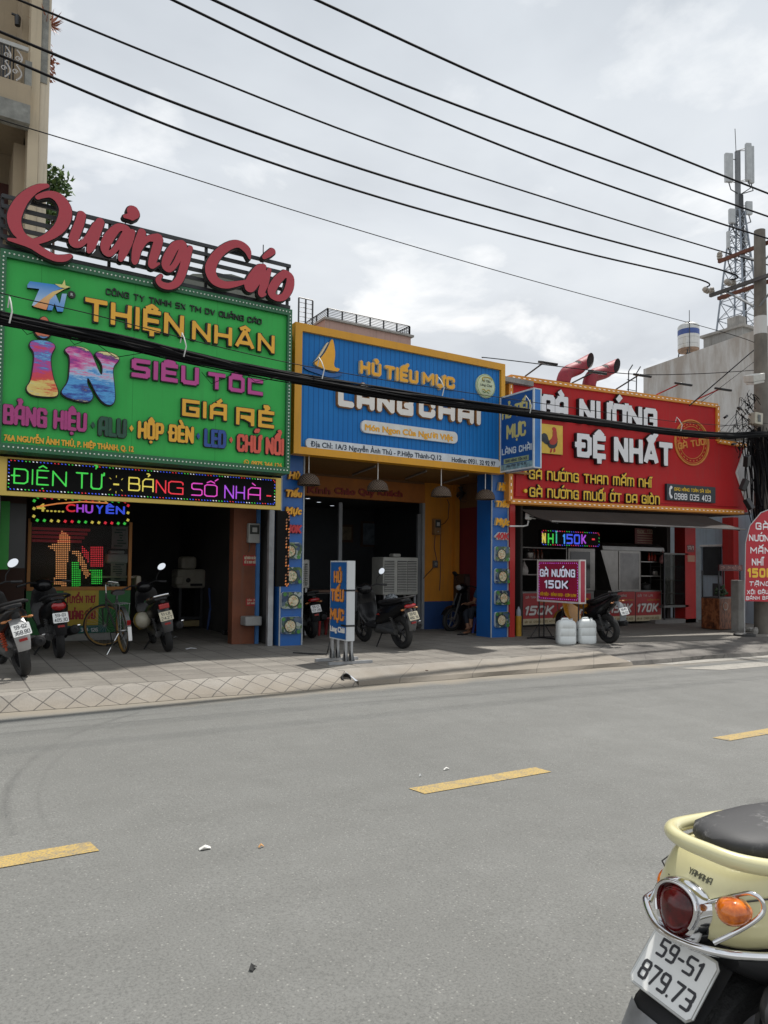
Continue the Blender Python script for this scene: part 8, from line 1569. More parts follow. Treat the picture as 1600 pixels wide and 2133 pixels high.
def helmet(px_, py_, Y, rad, mats, lab, rot, w_off=None):
    pl = planeY(Y); p = pl.at(*pl.pix(px_, py_)); t = thing('helmet', lab, 'helmet', p); mb = MB(); mb.T = Matrix.Translation(p) @ Euler(rot).to_matrix().to_4x4(); n = 22; mb.lathe([(rad*.96*cos(a), rad*sin(a)) for a in [R(-28), R(-15), 0, R(15), R(30), R(48), R(65), R(80), R(89.9)]]+[(rad*.86*cos(a), rad*.9*sin(a)) for a in [R(80), R(40), 0, R(-28)]]+[(rad*.96*cos(R(-28)), rad*sin(R(-28)))], (0, 0, 0), n); mb.obj('shell', mats[0], t)
    mb = MB(); mb.T = Matrix.Translation(p) @ Euler(rot).to_matrix().to_4x4(); mb.lathe([(rad*1.0, -.02), (rad*1.012, .0), (rad*1.0, .03)], (0, 0, 0), n); mb.tube([(rad*.3*q-.08*rad, -rad*.98+abs(q)*.01, -rad*.25) for q in (-1, 0, 1)], .006, 5); mb.obj('band', mats[1], t)
n = NB('helmet_swirl'); c = n.ramp(n.noise(14, 4, .6, sc=(1, 1, 3), dist=1.5), (.44, (.03, .035, .04)), (.5, (.35, .38, .4)), (.56, (.05, .055, .06))); HS = n.done(c, .25)
helmet(816, 1252, 10.75, .135, (HS, BLACK), 'black and silver patterned helmet lying on the seat of the black scooter', (R(8), R(-12), 0)); helmet(296, 1292, 11.35, .135, (mat('helmet_cream', (.45, .42, .33), .3), mat('helmet_gold', (.34, .25, .06), .35)), 'cream and gold half helmet hung on the left side of the old motorbike', (R(80), 0, R(20)))
# ---- bicycle
def bicycle():
    t = thing('bicycle', 'old bicycle with yellow rims and its front wheel turned sideways by the counter', 'bicycle', at(259, 1361), R(93), tilt=(-R(5), 0)); RR = .335; WB = 1.05; YR_ = mat('bicycle_rim_yellow', (.26, .145, .03), .5); FR = mat('bicycle_frame_grey', (.10, .105, .10), .4, .5); st = R(62)
    def o(mb, nm, m_, par=None): return mb.obj(nm, m_, par or t, False)
    def whl(x, steer, nm):
        T_ = Matrix.Translation((x, 0, RR)) @ Matrix.Rotation(steer, 4, 'Z'); mb = MB(); mb.T = T_; mb.tube([(RR*.965*cos(q*PI/24), 0, RR*.965*sin(q*PI/24)) for q in range(48)], .018, 7, closed=True); wl = o(mb, nm, TYRE); mb = MB(); mb.T = T_; mb.lathe([(RR*.87, -.014), (RR*.93, -.016), (RR*.93, .016), (RR*.87, .014), (RR*.87, -.014)], (0, 0, 0), 40, (0, 1, 0)); o(mb, 'rim', YR_, wl); mb = MB(); mb.T = T_; mb.cyl((0, -.04, 0), (0, .04, 0), .016, n=8)
        for k in range(28): a = 2*PI*k/28; mb.tube([(.012*cos(a+.9), .03*(-1)**k, .012*sin(a+.9)), (RR*.88*cos(a), 0, RR*.88*sin(a))], .0016, 3)
        o(mb, 'spokes', STEEL, wl)
    whl(0, 0, 'rear_wheel'); whl(WB, st, 'front_wheel')
    mb = MB()
    for a, b in (((0, .05, RR), (.34, .03, .30)), ((0, -.05, RR), (.34, -.03, .30)), ((0, .05, RR), (.24, .02, .76)), ((0, -.05, RR), (.24, -.02, .76))): mb.tube([a, b], .010, 6)
    for a, b in (((.34, 0, .28), (.22, 0, .84)), ((.34, 0, .30), (.90, 0, .68)), ((.26, 0, .62), (.88, 0, .78)), ((.90, 0, .62), (.86, 0, .86))): mb.tube([a, b], .017, 8)
    o(mb, 'frame', FR); cs, sn = cos(st), sin(st)
    mb = MB(); mb.tube([(.90, .0, .64), (.94, .05, .62), (WB, .06*cs, RR)], .012, 6); mb.tube([(.90, 0, .64), (.94, -.05, .62), (WB, -.06*cs, RR)], .012, 6); o(mb, 'fork', FR)
    mb = MB(); mb.tube([(.86, 0, .84), (.85, 0, 1.0)], .013, 6); mb.tube([(.85-.12*cs-.28*-sn, -.12*sn-.28*cs+.0, 1.0), (.86+.2*sn, -.2*cs, 1.03), (.85, 0, 1.01), (.86-.2*sn, .2*cs, 1.03), (.85-.12*cs-.28*sn, -.12*sn+.28*cs, 1.0)], .011, 7); o(mb, 'handlebar', CHROME)
    mb = MB(); mb.loft([ell(.08, .89, .09, .035), ell(.16, .90, .10, .04), ell(.26, .895, .05, .03), ell(.36, .89, .025, .02)]); o(mb, 'saddle', SEATM)
    mb = MB(); mb.tube([(.17, 0, .88), (.22, 0, .8)], .013, 6)
    for q in range(5): mb.tube([(-.22, -.07+.035*q, .74), (.18, -.07+.035*q, .74)], .005, 5)
    mb.tube([(-.2, .07, .74), (0, .06, RR)], .005, 5); mb.tube([(-.2, -.07, .74), (0, -.06, RR)], .005, 5); o(mb, 'rear_rack', GALV)
    mb = MB(); n_ = 10; mb._add([Vector(((RR+.03)*cos(a), yy, RR+(RR+.03)*sin(a))) for a in [R(60)+R(140)*k/n_ for k in range(n_+1)] for yy in (-.03, .03)], [(k*2, k*2+1, k*2+3, k*2+2) for k in range(n_)], True); fd = o(mb, 'rear_mudguard', FR); mb = MB(); a = R(158); mb.box(((RR+.045)*cos(a), 0, RR+(RR+.045)*sin(a)), (.02, .05, .07), (0, R(-20), 0)); o(mb, 'reflector', REDL, fd); mb = MB(); a = R(182); mb.box(((RR+.042)*cos(a), 0, RR+(RR+.042)*sin(a)), (.012, .05, .20), (0, R(2), 0)); o(mb, 'white_tag', PLT, fd)
    mb = MB(); n_ = 10; T_ = Matrix.Translation((WB, 0, RR)) @ Matrix.Rotation(st, 4, 'Z'); mb.T = T_; mb._add([Vector(((RR+.03)*cos(a), yy, (RR+.03)*sin(a))) for a in [R(30)+R(130)*k/n_ for k in range(n_+1)] for yy in (-.03, .03)], [(k*2, k*2+1, k*2+3, k*2+2) for k in range(n_)], True); o(mb, 'front_mudguard', FR)
    mb = MB(); mb.tube([(.36, .0, .29), (.36, .09, .29), (.26, .1, .12)], .009, 6); mb.tube([(.36, 0, .29), (.36, -.09, .29), (.46, -.1, .46)], .009, 6); mb.lathe([(.07, -.004), (.09, -.004), (.09, .004), (.07, .004), (.07, -.004)], (.36, -.05, .29), 20, (0, 1, 0)); mb.box((.26, .14, .12), (.09, .07, .02)); mb.box((.46, -.14, .46), (.09, .07, .02)); o(mb, 'crank', MBLK)
    mb = MB(); mb.tube([(.02, .06, .30), (-.10, .27, .03)], .008, 6); o(mb, 'kickstand', CHROME)
bicycle()
# ================================================================ pale yellow scooter in the foreground
SO = Vector((1.49, 1.115, -.018)); SA = R(-9.2); SH = Vector((cos(SA), sin(SA), 0)); SLF = Vector((-sin(SA), cos(SA), 0))
def sl(px, py, pl, v):
    """photo point -> scooter frame, on the plane pl = v"""
    d = ray(px, py); n_ = {'x': SH, 'y': SLF, 'z': Vector((0, 0, 1))}[pl]; k = (v-(CAMP-SO).dot(n_))/d.dot(n_); q = CAMP+d*k-SO; return Vector((q.dot(SH), q.dot(SLF), q.z))
t = thing('motor_scooter', 'pale yellow scooter with chrome guard and round red tail light in the near foreground', 'motorbike', SO, SA)
n = NB('pale_yellow_paint'); cy_ = n.ramp(n.noise(1.5, 3), (.3, (.60, .56, .32)), (.7, (.66, .62, .36))); n.b.inputs['Coat Weight'].default_value = .6; n.b.inputs['Coat Roughness'].default_value = .04; YP = n.done(cy_, .28)
def o(mb, nm, m_, par=None, sub=0): return mb.obj(nm, m_, par or t, False, sub)
def sring(z, xr, hw, xf=.85, tap=.9, n_=40, p=.62):
    """horizontal ring: rounded rear end at xr, half width hw, running forward to xf"""
    P_ = []; m_ = n_//2
    for k in range(m_+1):
        a = PI/2+PI*k/m_; P_.append(Vector((xr+.26+.26*math.copysign(abs(cos(a))**p, cos(a)), hw*math.copysign(abs(sin(a))**p, sin(a)), z)))
    return P_+[Vector((xf, -hw*tap, z)), Vector((xf, hw*tap, z))]
mb = MB(); mb.loft([sring(.600, .075, .125), sring(.618, .045, .140), sring(.65, .030, .150), sring(.69, .034, .152), sring(.73, .050, .147), sring(.76, .068, .140), sring(.772, .080, .136), sring(.782, .09, .132)]); bd = o(mb, 'body', YP)
# panel seam and side hump
mb = MB(); mb.tube([(.052, -.06, .716), (.085, -.122, .722), (.16, -.149, .730), (.4, -.150, .74), (.8, -.140, .76)], .0022, 4); mb.tube([(.05, .06, .716), (.085, .122, .722), (.16, .149, .73), (.4, .150, .74)], .0022, 4); o(mb, 'panel_seam', MBLK, bd)
# grab rail: a broad yellow loop round the tail of the seat
rp_ = [(x, y, z-.026, r) for x, y, z, r in spl([(.70, .15, .80, .017), (.40, .165, .812, .018), (.22, .142, .826, .018), (.10, .10, .838, .019), (.050, .03, .843, .018), (.052, -.05, .842, .0185), (.09, -.125, .834, .019), (.20, -.172, .822, .019), (.40, -.185, .812, .020), (.75, -.165, .80, .02)], 6)]
mb = MB(); mb.tube([v[:3] for v in rp_], [v[3] for v in rp_], 14); o(mb, 'grab_rail', YP)
mb = MB(); mb.loft([sring(.76, .15, .105, .72, .8), sring(.78, .14, .112, .72, .8), sring(.795, .145, .114, .72, .8)]); o(mb, 'seat_base', MBLK)
n = NB('worn_seat_vinyl'); f = n.noise(60, 5, .7); w = n.noise(9, 6, .7); c = n.ramp(n.m('MULTIPLY', n.ramp(w, (.5, 0), (.68, 1)), n.ramp(f, (.45, 0), (.6, 1))), (0, (.035, .035, .037)), (1, (.26, .255, .25))); SV = n.done(c, .62, f, .15, .002)
mb = MB(); mb.loft([[Vector((x+.0, hw*math.copysign(abs(cos(2*PI*k/20))**.75, cos(2*PI*k/20)), zc+hz*math.copysign(abs(sin(2*PI*k/20))**.8, sin(2*PI*k/20)))) for k in range(20)] for x, hw, zc, hz in ((.115, .02, .812, .008), (.13, .065, .813, .020), (.17, .10, .812, .028), (.25, .125, .810, .032), (.36, .14, .810, .033), (.48, .145, .806, .034), (.58, .14, .812, .034), (.72, .115, .806, .034), (.86, .07, .80, .025), (.92, .03, .79, .012))]); o(mb, 'seat', SV)
# tail light with its chrome ring
tc = sl(1417, 1893, 'x', .022); TP = Plane(tc, (0, -1, 0), (.16, 0, .987))
def egg(k, n_=40): return [((.054+.006*sin(a))*k*cos(a)+.003*sin(a), .054*k*sin(a)+.004*k*cos(2*a)) for a in [2*PI*q/n_ for q in range(n_)]]
M_ = TP.M(); e0 = lambda k, d: [M_ @ Vector((x, y, d)) for x, y in egg(k)]
mb = MB(); mb.loft([e0(1.40, -.05), e0(1.38, .0), e0(1.28, .012), e0(1.08, .013), e0(1.0, .004)], cap=False); tl = o(mb, 'chrome_bezel', CHROME)
n = NB('ruby_lens'); v = n.voro(60, 0, 'F1', .2); c = n.ramp(n.noise(14, 4, .6), (.35, (.03, .002, .003)), (.55, (.11, .004, .005)), (.72, (.34, .010, .008))); n.b.inputs['Coat Weight'].default_value = .35; n.b.inputs['Coat Roughness'].default_value = .02; RL = n.done(c, .15, v, .15, .004)
mb = MB(); mb.loft([e0(1.0, .003), e0(.96, .012), e0(.8, .022), e0(.5, .029), e0(.15, .031)]); o(mb, 'tail_light', RL)
n = NB('amber_lens'); c = n.ramp(n.noise(22, 4, .6), (.35, (.30, .045, .002)), (.55, (.70, .17, .006)), (.72, (.95, .38, .03))); n.b.inputs['Coat Weight'].default_value = 1; n.b.inputs['Coat Roughness'].default_value = .02; v = n.voro(90, 0, 'F1', .3); AL = n.done(c, .12, v, .2, .004)
def lens(c_, un, rx, rz, rot, nm='indicator'):
    un = Vector(un).normalized(); u = Vector((0, 0, 1)).cross(un).normalized(); v = un.cross(u); cr_, sr_ = cos(rot), sin(rot); n_ = 30; mb = MB(); rings = []
    for k, d in ((1.0, -.02), (1.0, .002), (.9, .014), (.65, .024), (.3, .03), (.05, .032)): rings.append([Vector(c_)+un*d+(u*cr_+v*sr_)*rx*k*cos(2*PI*q/n_)*(1+.14*cos(2*PI*q/n_))+(v*cr_-u*sr_)*rz*k*sin(2*PI*q/n_) for q in range(n_)])
    mb.loft(rings); return o(mb, nm, AL)
ci = sl(1525, 1900, 'y', -.148); lens((ci.x, ci.y-.0, ci.z), (-.62, -.76, .10), .037, .028, R(10)); cl = sl(1397, 1832, 'y', .138); lens((cl.x-.005, cl.y-.004, cl.z), (-.5, .85, .10), .042, .030, R(-10))
# maker's lettering
from mathutils.bvhtree import BVHTree
bt = BVHTree.FromPolygons([v.co for v in bd.data.vertices], [tuple(p.vertices) for p in bd.data.polygons])
ya, yb_ = sl(1436, 1812, 'x', .06), sl(1481, 1838, 'x', .06); YM = Plane(ya+Vector((-.1, 0, -.006)), (0, yb_.y-ya.y, yb_.z-ya.z), (0, 0, 1)); mb = MB(); offset_text(mb, YM, 'YAMAHA', 0, 0, abs(yb_.y-ya.y), .013, .0, .002, mi=0, ms=0, font='r', bold=.06, res=26)
for v in mb.bm.verts:
    d_ = .0016 if v.co.x < ya.x-.101 else .0; h_ = bt.ray_cast(v.co-Vector((.05, 0, 0)), Vector((1, 0, 0)))[0]
    if h_: v.co = h_-Vector((.0003+d_, 0, 0))
o(mb, 'emblem_lettering', mat('emblem_dark', (.10, .10, .07), .35, .4), bd)
# chrome guard
def gt(pts, r, nm='guard_bar'):
    q = spl([tuple(p)+(0,) for p in pts], 6); mb = MB(); mb.tube([v[:3] for v in q], r, 10); return o(mb, nm, CHROME)
gp = gt([(.55, .20, .62), (.22, .19, .622), (.07, .15, .624), (.028, .115, .626), (-.006, .05, .615), (-.014, 0, .612), (-.016, -.06, .62), (-.010, -.12, .632), (.03, -.165, .636), (.12, -.195, .632), (.30, -.205, .626), (.6, -.2, .62)], .0095)
gt([sl(x, y, 'y', yy) for x, y, yy in ((1487, 1964, -.13), (1540, 1938, -.165), (1580, 1912, -.19), (1591, 1892, -.195), (1584, 1872, -.19), (1566, 1861, -.175), (1545, 1862, -.15), (1505, 1872, -.10), (1464, 1882, -.055))], .0052)
gt([sl(x, y, 'y', yy) for x, y, yy in ((1354, 1878, .118), (1380, 1825, .15), (1400, 1790, .17), (1411, 1780, .165), (1405, 1805, .14), (1388, 1838, .11))], .0052)
gt([TP.at(x*1.12, y*1.14+.002, .018) for x, y in egg(1.0)[-3:]+egg(1.0)[:24]], .005)
# plate
plate(t, .002, .522, '59-S1', '879.73', tilt=R(40), bold=.072); pp = [c for c in t.children if c.name.startswith('licence_plate')][0]
pl = Plane((.002, 0, .522), (0, -1, 0), (sin(R(40)), 0, cos(R(40)))); mb = MB(); w, h = .097, .072; c4 = [(-w+.012, -h), (w-.012, -h), (w, -h+.012), (w, h-.012), (w-.012, h), (-w+.012, h), (-w, h-.012), (-w, -h+.012)]; mb.tube([pl.at(a, b, .001) for a, b in c4], .0035, 6, closed=True); o(mb, 'plate_frame', mat('frame_alu', (.5, .5, .48), .35, .7), pp)
# mudguard, wheel, engine and the rest of the machine
GRYG = mat('mudguard_steel_grey', (.22, .225, .23), .35, .3, .3, 9)
mb = MB(); xs = [(.12, .57, .07), (.03, .50, .085), (-.055, .43, .09), (-.10, .36, .085), (-.115, .28, .075), (-.10, .22, .06)]; mb._add([Vector((x+(.025 if abs(f) > .9 else 0), f*ww, z)) for x, z, ww in xs for f in (-1, -.5, .5, 1)], [(i*4+j, i*4+j+1, i*4+j+5, i*4+j+4) for i in range(5) for j in range(3)], True); mg = o(mb, 'rear_mudguard', MBLK)
mb = MB(); xs = [(-.062, .43, .088), (-.104, .365, .083), (-.120, .28, .073)]; mb._add([Vector((x-.003+(.022 if f > .9 or f < -.9 else 0), f*ww, z)) for x, z, ww in xs for f in (-1, -.5, .5, 1)], [(i*4+j, i*4+j+1, i*4+j+5, i*4+j+4) for i in range(2) for j in range(3)], True); o(mb, 'mudguard_face', GRYG, mg)
mb = MB(); mb.loft([ell(.10, .57, .10, .03), ell(.25, .53, .13, .07), ell(.5, .50, .13, .09), ell(.85, .45, .13, .08)]); o(mb, 'under_fairing', MBLK)
wheel(t, .26, .245, .10, 'rear_wheel'); wheel(t, 1.5, .245, .09, 'front_wheel')
mb = MB(); mb.tube([(.75, -.12, .22), (.5, -.17, .26), (.42, -.185, .30)], .02, 8); mb.tube([(.42, -.20, .31), (.34, -.205, .33), (.02, -.215, .36), (-.01, -.215, .362)], [.05, .072, .075, .06], 20); ex = o(mb, 'exhaust', MBLK); mb = MB(); mb.lathe([(.018, .004), (.03, .0), (.065, -.004), (.076, -.02), (.078, -.04), (.074, -.05)], (-.01, -.215, .362), 24, (-1, 0, .09)); o(mb, 'exhaust_ring', mat('exhaust_steel', (.30, .30, .29), .3, .8), ex); mb = MB(); mb.tube([(.30, -.283, .38), (.15, -.296, .42), (.06, -.295, .42)], [.03, .045, .02], 10, flat=.3); o(mb, 'heat_shield', MBLK, ex)
mb = MB(); mb.loft([ell(.26, .26, .07, .05), ell(.45, .28, .13, .11), ell(.75, .28, .13, .12), ell(.9, .28, .1, .08)]); mb.ball((.22, -.14, .47), (.09, .05, .07)); o(mb, 'engine', ENG)
for sg in (1, -1): mb = MB(); mb.tube([(.26, sg*.11, .26), (.34, sg*.12, .56)], .022, 8); o(mb, 'shock_absorber', ENG)
mb = MB(); mb.loft([ell(.80, .34, .14, .06), ell(1.05, .31, .15, .05), ell(1.22, .36, .15, .07)]); o(mb, 'floorboard', MBLK)
mb = MB(); mb.loft([ell(1.16, .36, .16, .06), ell(1.24, .55, .19, .06), ell(1.24, .78, .18, .07), ell(1.2, .93, .12, .06)]); mb.ball((1.19, 0, 1.0), (.12, .15, .09)); o(mb, 'front_shield', YP)
mb = MB(); mb.tube([(1.06, .34, 1.0), (1.15, .18, 1.03), (1.18, 0, 1.0), (1.15, -.18, 1.03), (1.06, -.34, 1.0)], .013, 8); o(mb, 'handlebar', MBLK)
for sg in (1, -1): mb = MB(); mb.tube([(1.5, sg*.07, .245), (1.3, sg*.06, .75)], .02, 8); o(mb, 'fork', ENG); mb = MB(); mb.tube([(1.15, sg*.2, 1.03), (1.12, sg*.3, 1.2)], .007, 6); mb.ball((1.12, sg*.32, 1.24), (.02, .07, .05)); o(mb, 'mirror', MBLK)
mb = MB(); mb.tube([(.6, .1, .22), (.5, .26, .02)], .012, 6); o(mb, 'side_stand', MBLK)
# ================================================================ the person sitting behind the right blue pillar
def skin_body(name, chains, m_, parent=None, sub=2):
    """one continuous surface grown round a branching skeleton: {joint: (position, radius)}, [(a, b)]"""
    J, E = chains; ids = {k: i for i, k in enumerate(J)}; me = bpy.data.meshes.new(name); me.from_pydata([J[k][0] for k in J], [(ids[a], ids[b]) for a, b in E], []); me.materials.append(m_); ob = bpy.data.objects.new(name, me); COL.objects.link(ob); ob.parent = parent
    md = ob.modifiers.new('skin', 'SKIN'); md.use_smooth_shade = True
    for k, i in ids.items(): r = J[k][1]; me.skin_vertices[0].data[i].radius = r if isinstance(r, tuple) else (r, r)
    me.skin_vertices[0].data[0].use_root = True; s_ = ob.modifiers.new('sub', 'SUBSURF'); s_.levels = s_.render_levels = sub; return ob
ft = at(970, 1322); sy = 12.15; bx_ = planeY(sy).pix(1003, 1280)[0]
pp = Vector((bx_+.10, sy, fz(bx_))); pt = thing('person', 'barefoot person in blue shirt and dark trousers sitting behind the right blue pillar', 'person', pp, R(180))
SKN = mat('skin', (.30, .15, .09), .5, 0, .08, 6); SHT = mat('shirt_blue', (.02, .10, .22), .8, 0, .15, 6, .2, 30); JNS = mat('dark_trousers', (.014, .018, .028), .85, 0, .2, 9, .2, 40)
# local frame: +x is where the person faces (left in the photo), +y towards the camera
J = {'pelvis': ((0, 0, .46), (.14, .12)), 'belly': ((.01, 0, .62), (.13, .11)), 'chest': ((.03, 0, .82), (.15, .12)), 'neckb': ((.05, 0, .97), .065), 'neck': ((.07, 0, 1.03), .052), 'head': ((.10, 0, 1.13), (.085, .075)), 'crown': ((.10, 0, 1.22), (.075, .07))}
E_ = [('pelvis', 'belly'), ('belly', 'chest'), ('chest', 'neckb'), ('neckb', 'neck'), ('neck', 'head'), ('head', 'crown')]
for s_, sg in (('n', 1), ('f', -1)):
    J[s_+'sh'] = ((.04, sg*.18, .92), .06); J[s_+'el'] = ((.12, sg*.23, .66), .043); J[s_+'wr'] = ((.38, sg*.14, .66 if sg > 0 else .62), .027); J[s_+'pm'] = ((.45, sg*.12, .675 if sg > 0 else .63), (.036, .018)); E_ += [('chest', s_+'sh'), (s_+'sh', s_+'el'), (s_+'el', s_+'wr'), (s_+'wr', s_+'pm')]
J['nhip'] = ((.03, .10, .45), .10); J['nkn'] = ((.45, .10, .54), .066); J['nan'] = ((.44, .06, .20), .038); J['nhe'] = ((.42, .06, .15), .034); J['nba'] = ((.54, .08, .125), (.038, .023)); J['nto'] = ((.60, .085, .12), (.032, .014))
J['fhip'] = ((.03, -.10, .45), .10); J['fkn'] = ((.44, -.12, .46), .066); J['fan'] = ((.45, .0, .09), .038); J['fhe'] = ((.42, .0, .045), .034); J['fba'] = ((.54, .01, .035), (.038, .023)); J['fto'] = ((.60, .015, .026), (.032, .014))
for s_ in 'nf': E_ += [('pelvis', s_+'hip'), (s_+'hip', s_+'kn'), (s_+'kn', s_+'an'), (s_+'an', s_+'he'), (s_+'he', s_+'ba'), (s_+'ba', s_+'to')]
rnd = random.Random(5)
for s_, sg in (('n', 1), ('f', -1)):
    pm = Vector(J[s_+'pm'][0])
    for k, (dy, ln_) in enumerate(((.027, .066), (.009, .075), (-.009, .070), (-.026, .056))):
        a = s_+'f%da' % k; J[a] = (tuple(pm+Vector((.030, dy, .004))), .0095); J[s_+'f%db' % k] = (tuple(pm+Vector((.030+ln_*.5, dy*1.15, .012-.006*k))), .0085); J[s_+'f%dc' % k] = (tuple(pm+Vector((.030+ln_*.85, dy*1.2, -.002-.010*k))), .0072); E_ += [(s_+'pm', a), (a, s_+'f%db' % k), (s_+'f%db' % k, s_+'f%dc' % k)]
    J[s_+'t1'] = (tuple(pm+Vector((-.01, .038, .012))), .0105); J[s_+'t2'] = (tuple(pm+Vector((.025, .056, .022))), .009); E_ += [(s_+'pm', s_+'t1'), (s_+'t1', s_+'t2')]
skin_body('body', (J, E_), SKN, pt)
sub_ = lambda ks, g: {k: (J[k][0], tuple(q+g for q in J[k][1]) if isinstance(J[k][1], tuple) else J[k][1]+g) for k in ks}
Js = sub_(['pelvis', 'belly', 'chest', 'neckb', 'nsh', 'fsh', 'nel', 'fel'], .014); Js['neckb'] = (J['neckb'][0], .075)
for s_ in 'nf': a, b = Vector(J[s_+'sh'][0]), Vector(J[s_+'el'][0]); Js[s_+'el'] = (tuple(a.lerp(b, .75)), .064)
skin_body('shirt', (Js, [('pelvis', 'belly'), ('belly', 'chest'), ('chest', 'neckb'), ('chest', 'nsh'), ('chest', 'fsh'), ('nsh', 'nel'), ('fsh', 'fel')]), SHT, pt)
Jt = sub_(['pelvis', 'nhip', 'nkn', 'nan', 'fhip', 'fkn', 'fan'], .016)
for s_ in 'nf': a, b = Vector(J[s_+'kn'][0]), Vector(J[s_+'an'][0]); Jt[s_+'an'] = (tuple(a.lerp(b, .72)), .058)
skin_body('trousers', (Jt, [('pelvis', 'nhip'), ('nhip', 'nkn'), ('nkn', 'nan'), ('pelvis', 'fhip'), ('fhip', 'fkn'), ('fkn', 'fan')]), JNS, pt)
mb = MB(); mb.ball((.085, 0, 1.20), (.105, .095, .10)); mb.ball((.04, 0, 1.14), (.07, .09, .09)); mb.obj('hair', mat('hair_black', (.012, .01, .009), .6, 0, .3, 20), pt, False)
mb = MB(); mb.ball((.195, 0, 1.13), (.022, .016, .022), None, 8, 6); [mb.ball((.12, s_*.082, 1.13), (.018, .010, .028), None, 8, 6) for s_ in (1, -1)]; mb.obj('nose_and_ears', SKN, pt, False)
mb = MB(); [mb.ball((.178, s_*.033, 1.155), (.008, .014, .008), None, 8, 6) for s_ in (1, -1)]; mb.box((.183, 0, 1.085), (.01, .042, .008)); mb.obj('eyes_and_mouth', mat('face_dark', (.10, .03, .025), .5), pt, False)
mb = MB(); w_ = Vector(J['nwr'][0]); mb.lathe([(.031, -.012), (.036, -.01), (.036, .01), (.031, .012), (.031, -.012)], w_, 16, (Vector(J['nwr'][0])-Vector(J['nel'][0]))); mb.obj('wristwatch', CHROME, pt, False)
# plastic stool under the person, sandal on the ground
st = thing('plastic_stool', 'blue plastic stool under the seated person beside the right blue pillar', 'stool', pp+Vector((-.09, -.04, 0))); SB = mat('stool_blue', (.10, .14, .55), .45)
mb = MB(); mb.box((0, 0, .325), (.28, .28, .03), None, .012); mb.obj('seat', SB, st, False)
for sx in (-1, 1):
    for sy_ in (-1, 1): mb = MB(); mb.tube([(sx*.12, sy_*.12, .32), (sx*.155, sy_*.155, 0)], [.03, .026], 6); mb.obj('leg', SB, st, False)
p = at(966, 1323); mb = MB(); mb.T = Matrix.Translation(p+Vector((0, .05, 0))) @ Matrix.Rotation(R(180), 4, 'Z'); mb.prism([(-.12, -.035), (.0, -.042), (.1, -.045), (.13, 0), (.1, .045), (0, .042), (-.12, .035)], Matrix(), .004, .024); mb.tube([(.02, -.045, .02), (.05, 0, .055), (.02, .045, .02)], .008, 5); tag(mb.obj('sandal', BLACK), 'black sandal lying by the feet of the seated person', 'sandal')
# ================================================================ small wares that fill the shops
def ware(kind, px, py, Y, label, cat, group=None, s=1.0, m_=None):
    pl = planeY(Y); a, b = pl.pix(px, py); t = thing(kind, label, cat, (a, Y, b), 0, group); mb = MB()
    if kind == 'cooking_pot':
        mb.lathe([(0, 0), (.13*s, 0), (.14*s, .02), (.14*s, .15*s), (.15*s, .155*s), (.135*s, .16*s), (.0, .16*s)], (0, 0, 0), 20); mb.obj('body', m_ or SSL, t, False); mb = MB(); mb.lathe([(.14*s, .162*s), (.10*s, .19*s), (.02, .2*s), (.02, .225*s), (0, .23*s)], (0, 0, 0), 20); mb.obj('lid', SSD, t, False)
    elif kind == 'sauce_bottle':
        mb.lathe([(0, 0), (.035, 0), (.037, .01), (.037, .14), (.015, .18), (.015, .2), (0, .2)], (0, 0, 0), 12); mb.obj('body', m_, t, False); mb = MB(); mb.lathe([(.016, .2), (.016, .225), (.004, .25), (0, .25)], (0, 0, 0), 10); mb.obj('cap', mat('cap_dull_red', (.3, .03, .02), .5), t, False)
    elif kind == 'plastic_bag':
        rnd = random.Random(px); n = 10; mb.loft([[Vector(((r+rnd.uniform(-.012, .012))*cos(q*2*PI/n), (r*.7+rnd.uniform(-.012, .012))*sin(q*2*PI/n), -z)) for q in range(n)] for r, z in ((.012, 0), (.03, .06), (.10, .14), (.12, .24), (.09, .31), (.03, .33))]); mb.obj('bag', m_, t, False); mb = MB(); mb.tube([(0, 0, -.01), (0, 0, .06)], .006, 5); mb.obj('knot', m_, t, False)
    elif kind == 'plastic_stool':
        mb.box((0, 0, .33), (.28, .28, .03), None, .012); mb.obj('seat', m_, t, False)
        for sx in (-1, 1):
            for sy_ in (-1, 1): mb = MB(); mb.tube([(sx*.12, sy_*.12, .32), (sx*.15, sy_*.15, 0)], [.028, .024], 6); mb.obj('leg', m_, t, False)
    return t
ware('cooking_pot', 1100, 1164, 13.45, 'steel pot with lid on the top shelf of the cart behind the stand sign', 'pot'); ware('cooking_pot', 1145, 1197, 13.45, 'wider steel pot on the middle shelf of the cart behind the stand sign', 'pot', s=1.25); ware('cooking_pot', 1344, 1231, 13.5, 'dark pot on the counter of the cart with slanted hood', 'pot', s=1.1, m_=mat('pot_soot', (.04, .04, .042), .5, .5)); ware('cooking_pot', 1362, 1199, 13.5, 'small steel pot on the open shelf of the hooded cart', 'pot', s=.8)
SAU = mat('sauce_brown', (.10, .03, .012), .2); CHI = mat('sauce_chilli', (.35, .03, .012), .25)
for k, x in enumerate((1112, 1120, 1128)): ware('sauce_bottle', x, 1164, 13.4, 'red capped sauce bottle in the row on the upper cart shelf', 'bottle', 'sauce bottles on the upper cart shelf', m_=SAU)
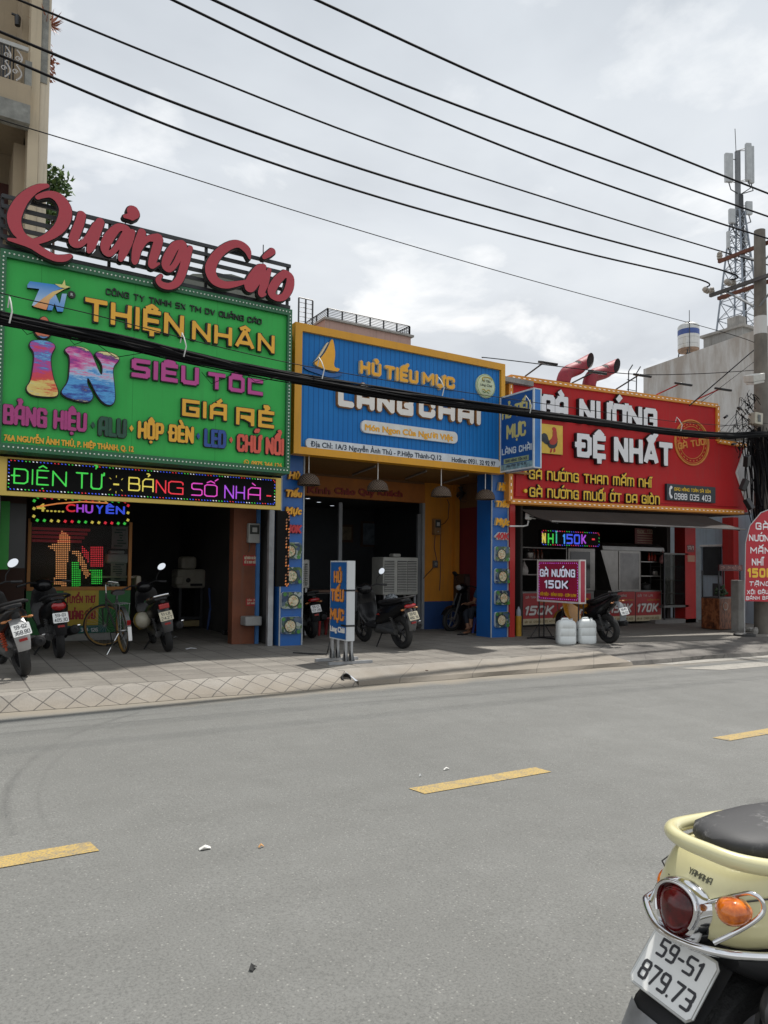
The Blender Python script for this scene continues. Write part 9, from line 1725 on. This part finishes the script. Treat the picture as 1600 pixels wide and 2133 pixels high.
for k, x in enumerate((1352, 1358, 1364)): ware('sauce_bottle', x, 1169, 13.4, 'red capped chilli bottle on the upper shelf of the hooded cart', 'bottle', 'chilli bottles on the hooded cart', m_=CHI)
ware('plastic_bag', 1092, 1170, 13.15, 'pale plastic bag hanging from the first cart post', 'bag', m_=mat('bag_pale', (.4, .38, .36), .4)); ware('plastic_bag', 1381, 1150, 13.1, 'pinkish plastic bag hanging from the hooded cart roof', 'bag', m_=mat('bag_pink', (.42, .2, .2), .4))
RST_ = mat('stool_red', (.28, .02, .02), .45)
for x, Y, lab in ((672, 12.9, 'red plastic stool by the low dining table, left of its pair'), (700, 12.75, 'red plastic stool by the low dining table, right of its pair')):
    a = planeY(Y).pix(x, 1290)[0]; t = ware('plastic_stool', x, 1290, Y, lab, 'stool', m_=RST_); t.location.z = fz(a)
for k, (x0, x1, y0, y1, c_) in enumerate(((705, 735, 1092, 1130, (.20, .16, .10)), (752, 800, 1085, 1140, (.12, .15, .18)))):
    pl = planeY(17.28); a0, b1 = pl.pix(x0, y0); a1, b0 = pl.pix(x1, y1); t = thing('wall_picture', '%s dim framed picture on the back wall of the noodle shop' % ('small brownish', 'larger bluish')[k], 'picture', ((a0+a1)/2, 17.28, b0)); mb = MB(); mb.bx(a0, a1, 17.26, 17.298, b0, b1); mb.obj('frame', WOODD, t); mb = MB(); mb.bx(a0+.06, a1-.06, 17.25, 17.259, b0+.06, b1-.06); mb.obj('print', mat('picture_%d' % k, c_, .6, 0, .6, 5), t)
pl = planeY(15.6)
for k, (x, y) in enumerate(((655, 1268), (740, 1266))):
    a, _ = pl.pix(x, y); t = thing('dining_table', 'grey steel dining table %s in the dark noodle shop' % ('nearer the left pillar', 'deeper behind the stand sign')[k], 'table', (a, 15.6, fz(a))); mb = MB(); mb.bx(a-.6, a+.6, 15.3, 15.95, fz(a)+.72, fz(a)+.75); mb.obj('table_top', SSL, t)
    for sx in (-.55, .55):
        for y_ in (15.35, 15.9): mb = MB(); mb.bx(a+sx-.02, a+sx+.02, y_-.02, y_+.02, fz(a), fz(a)+.719); mb.obj('leg', DARK, t)
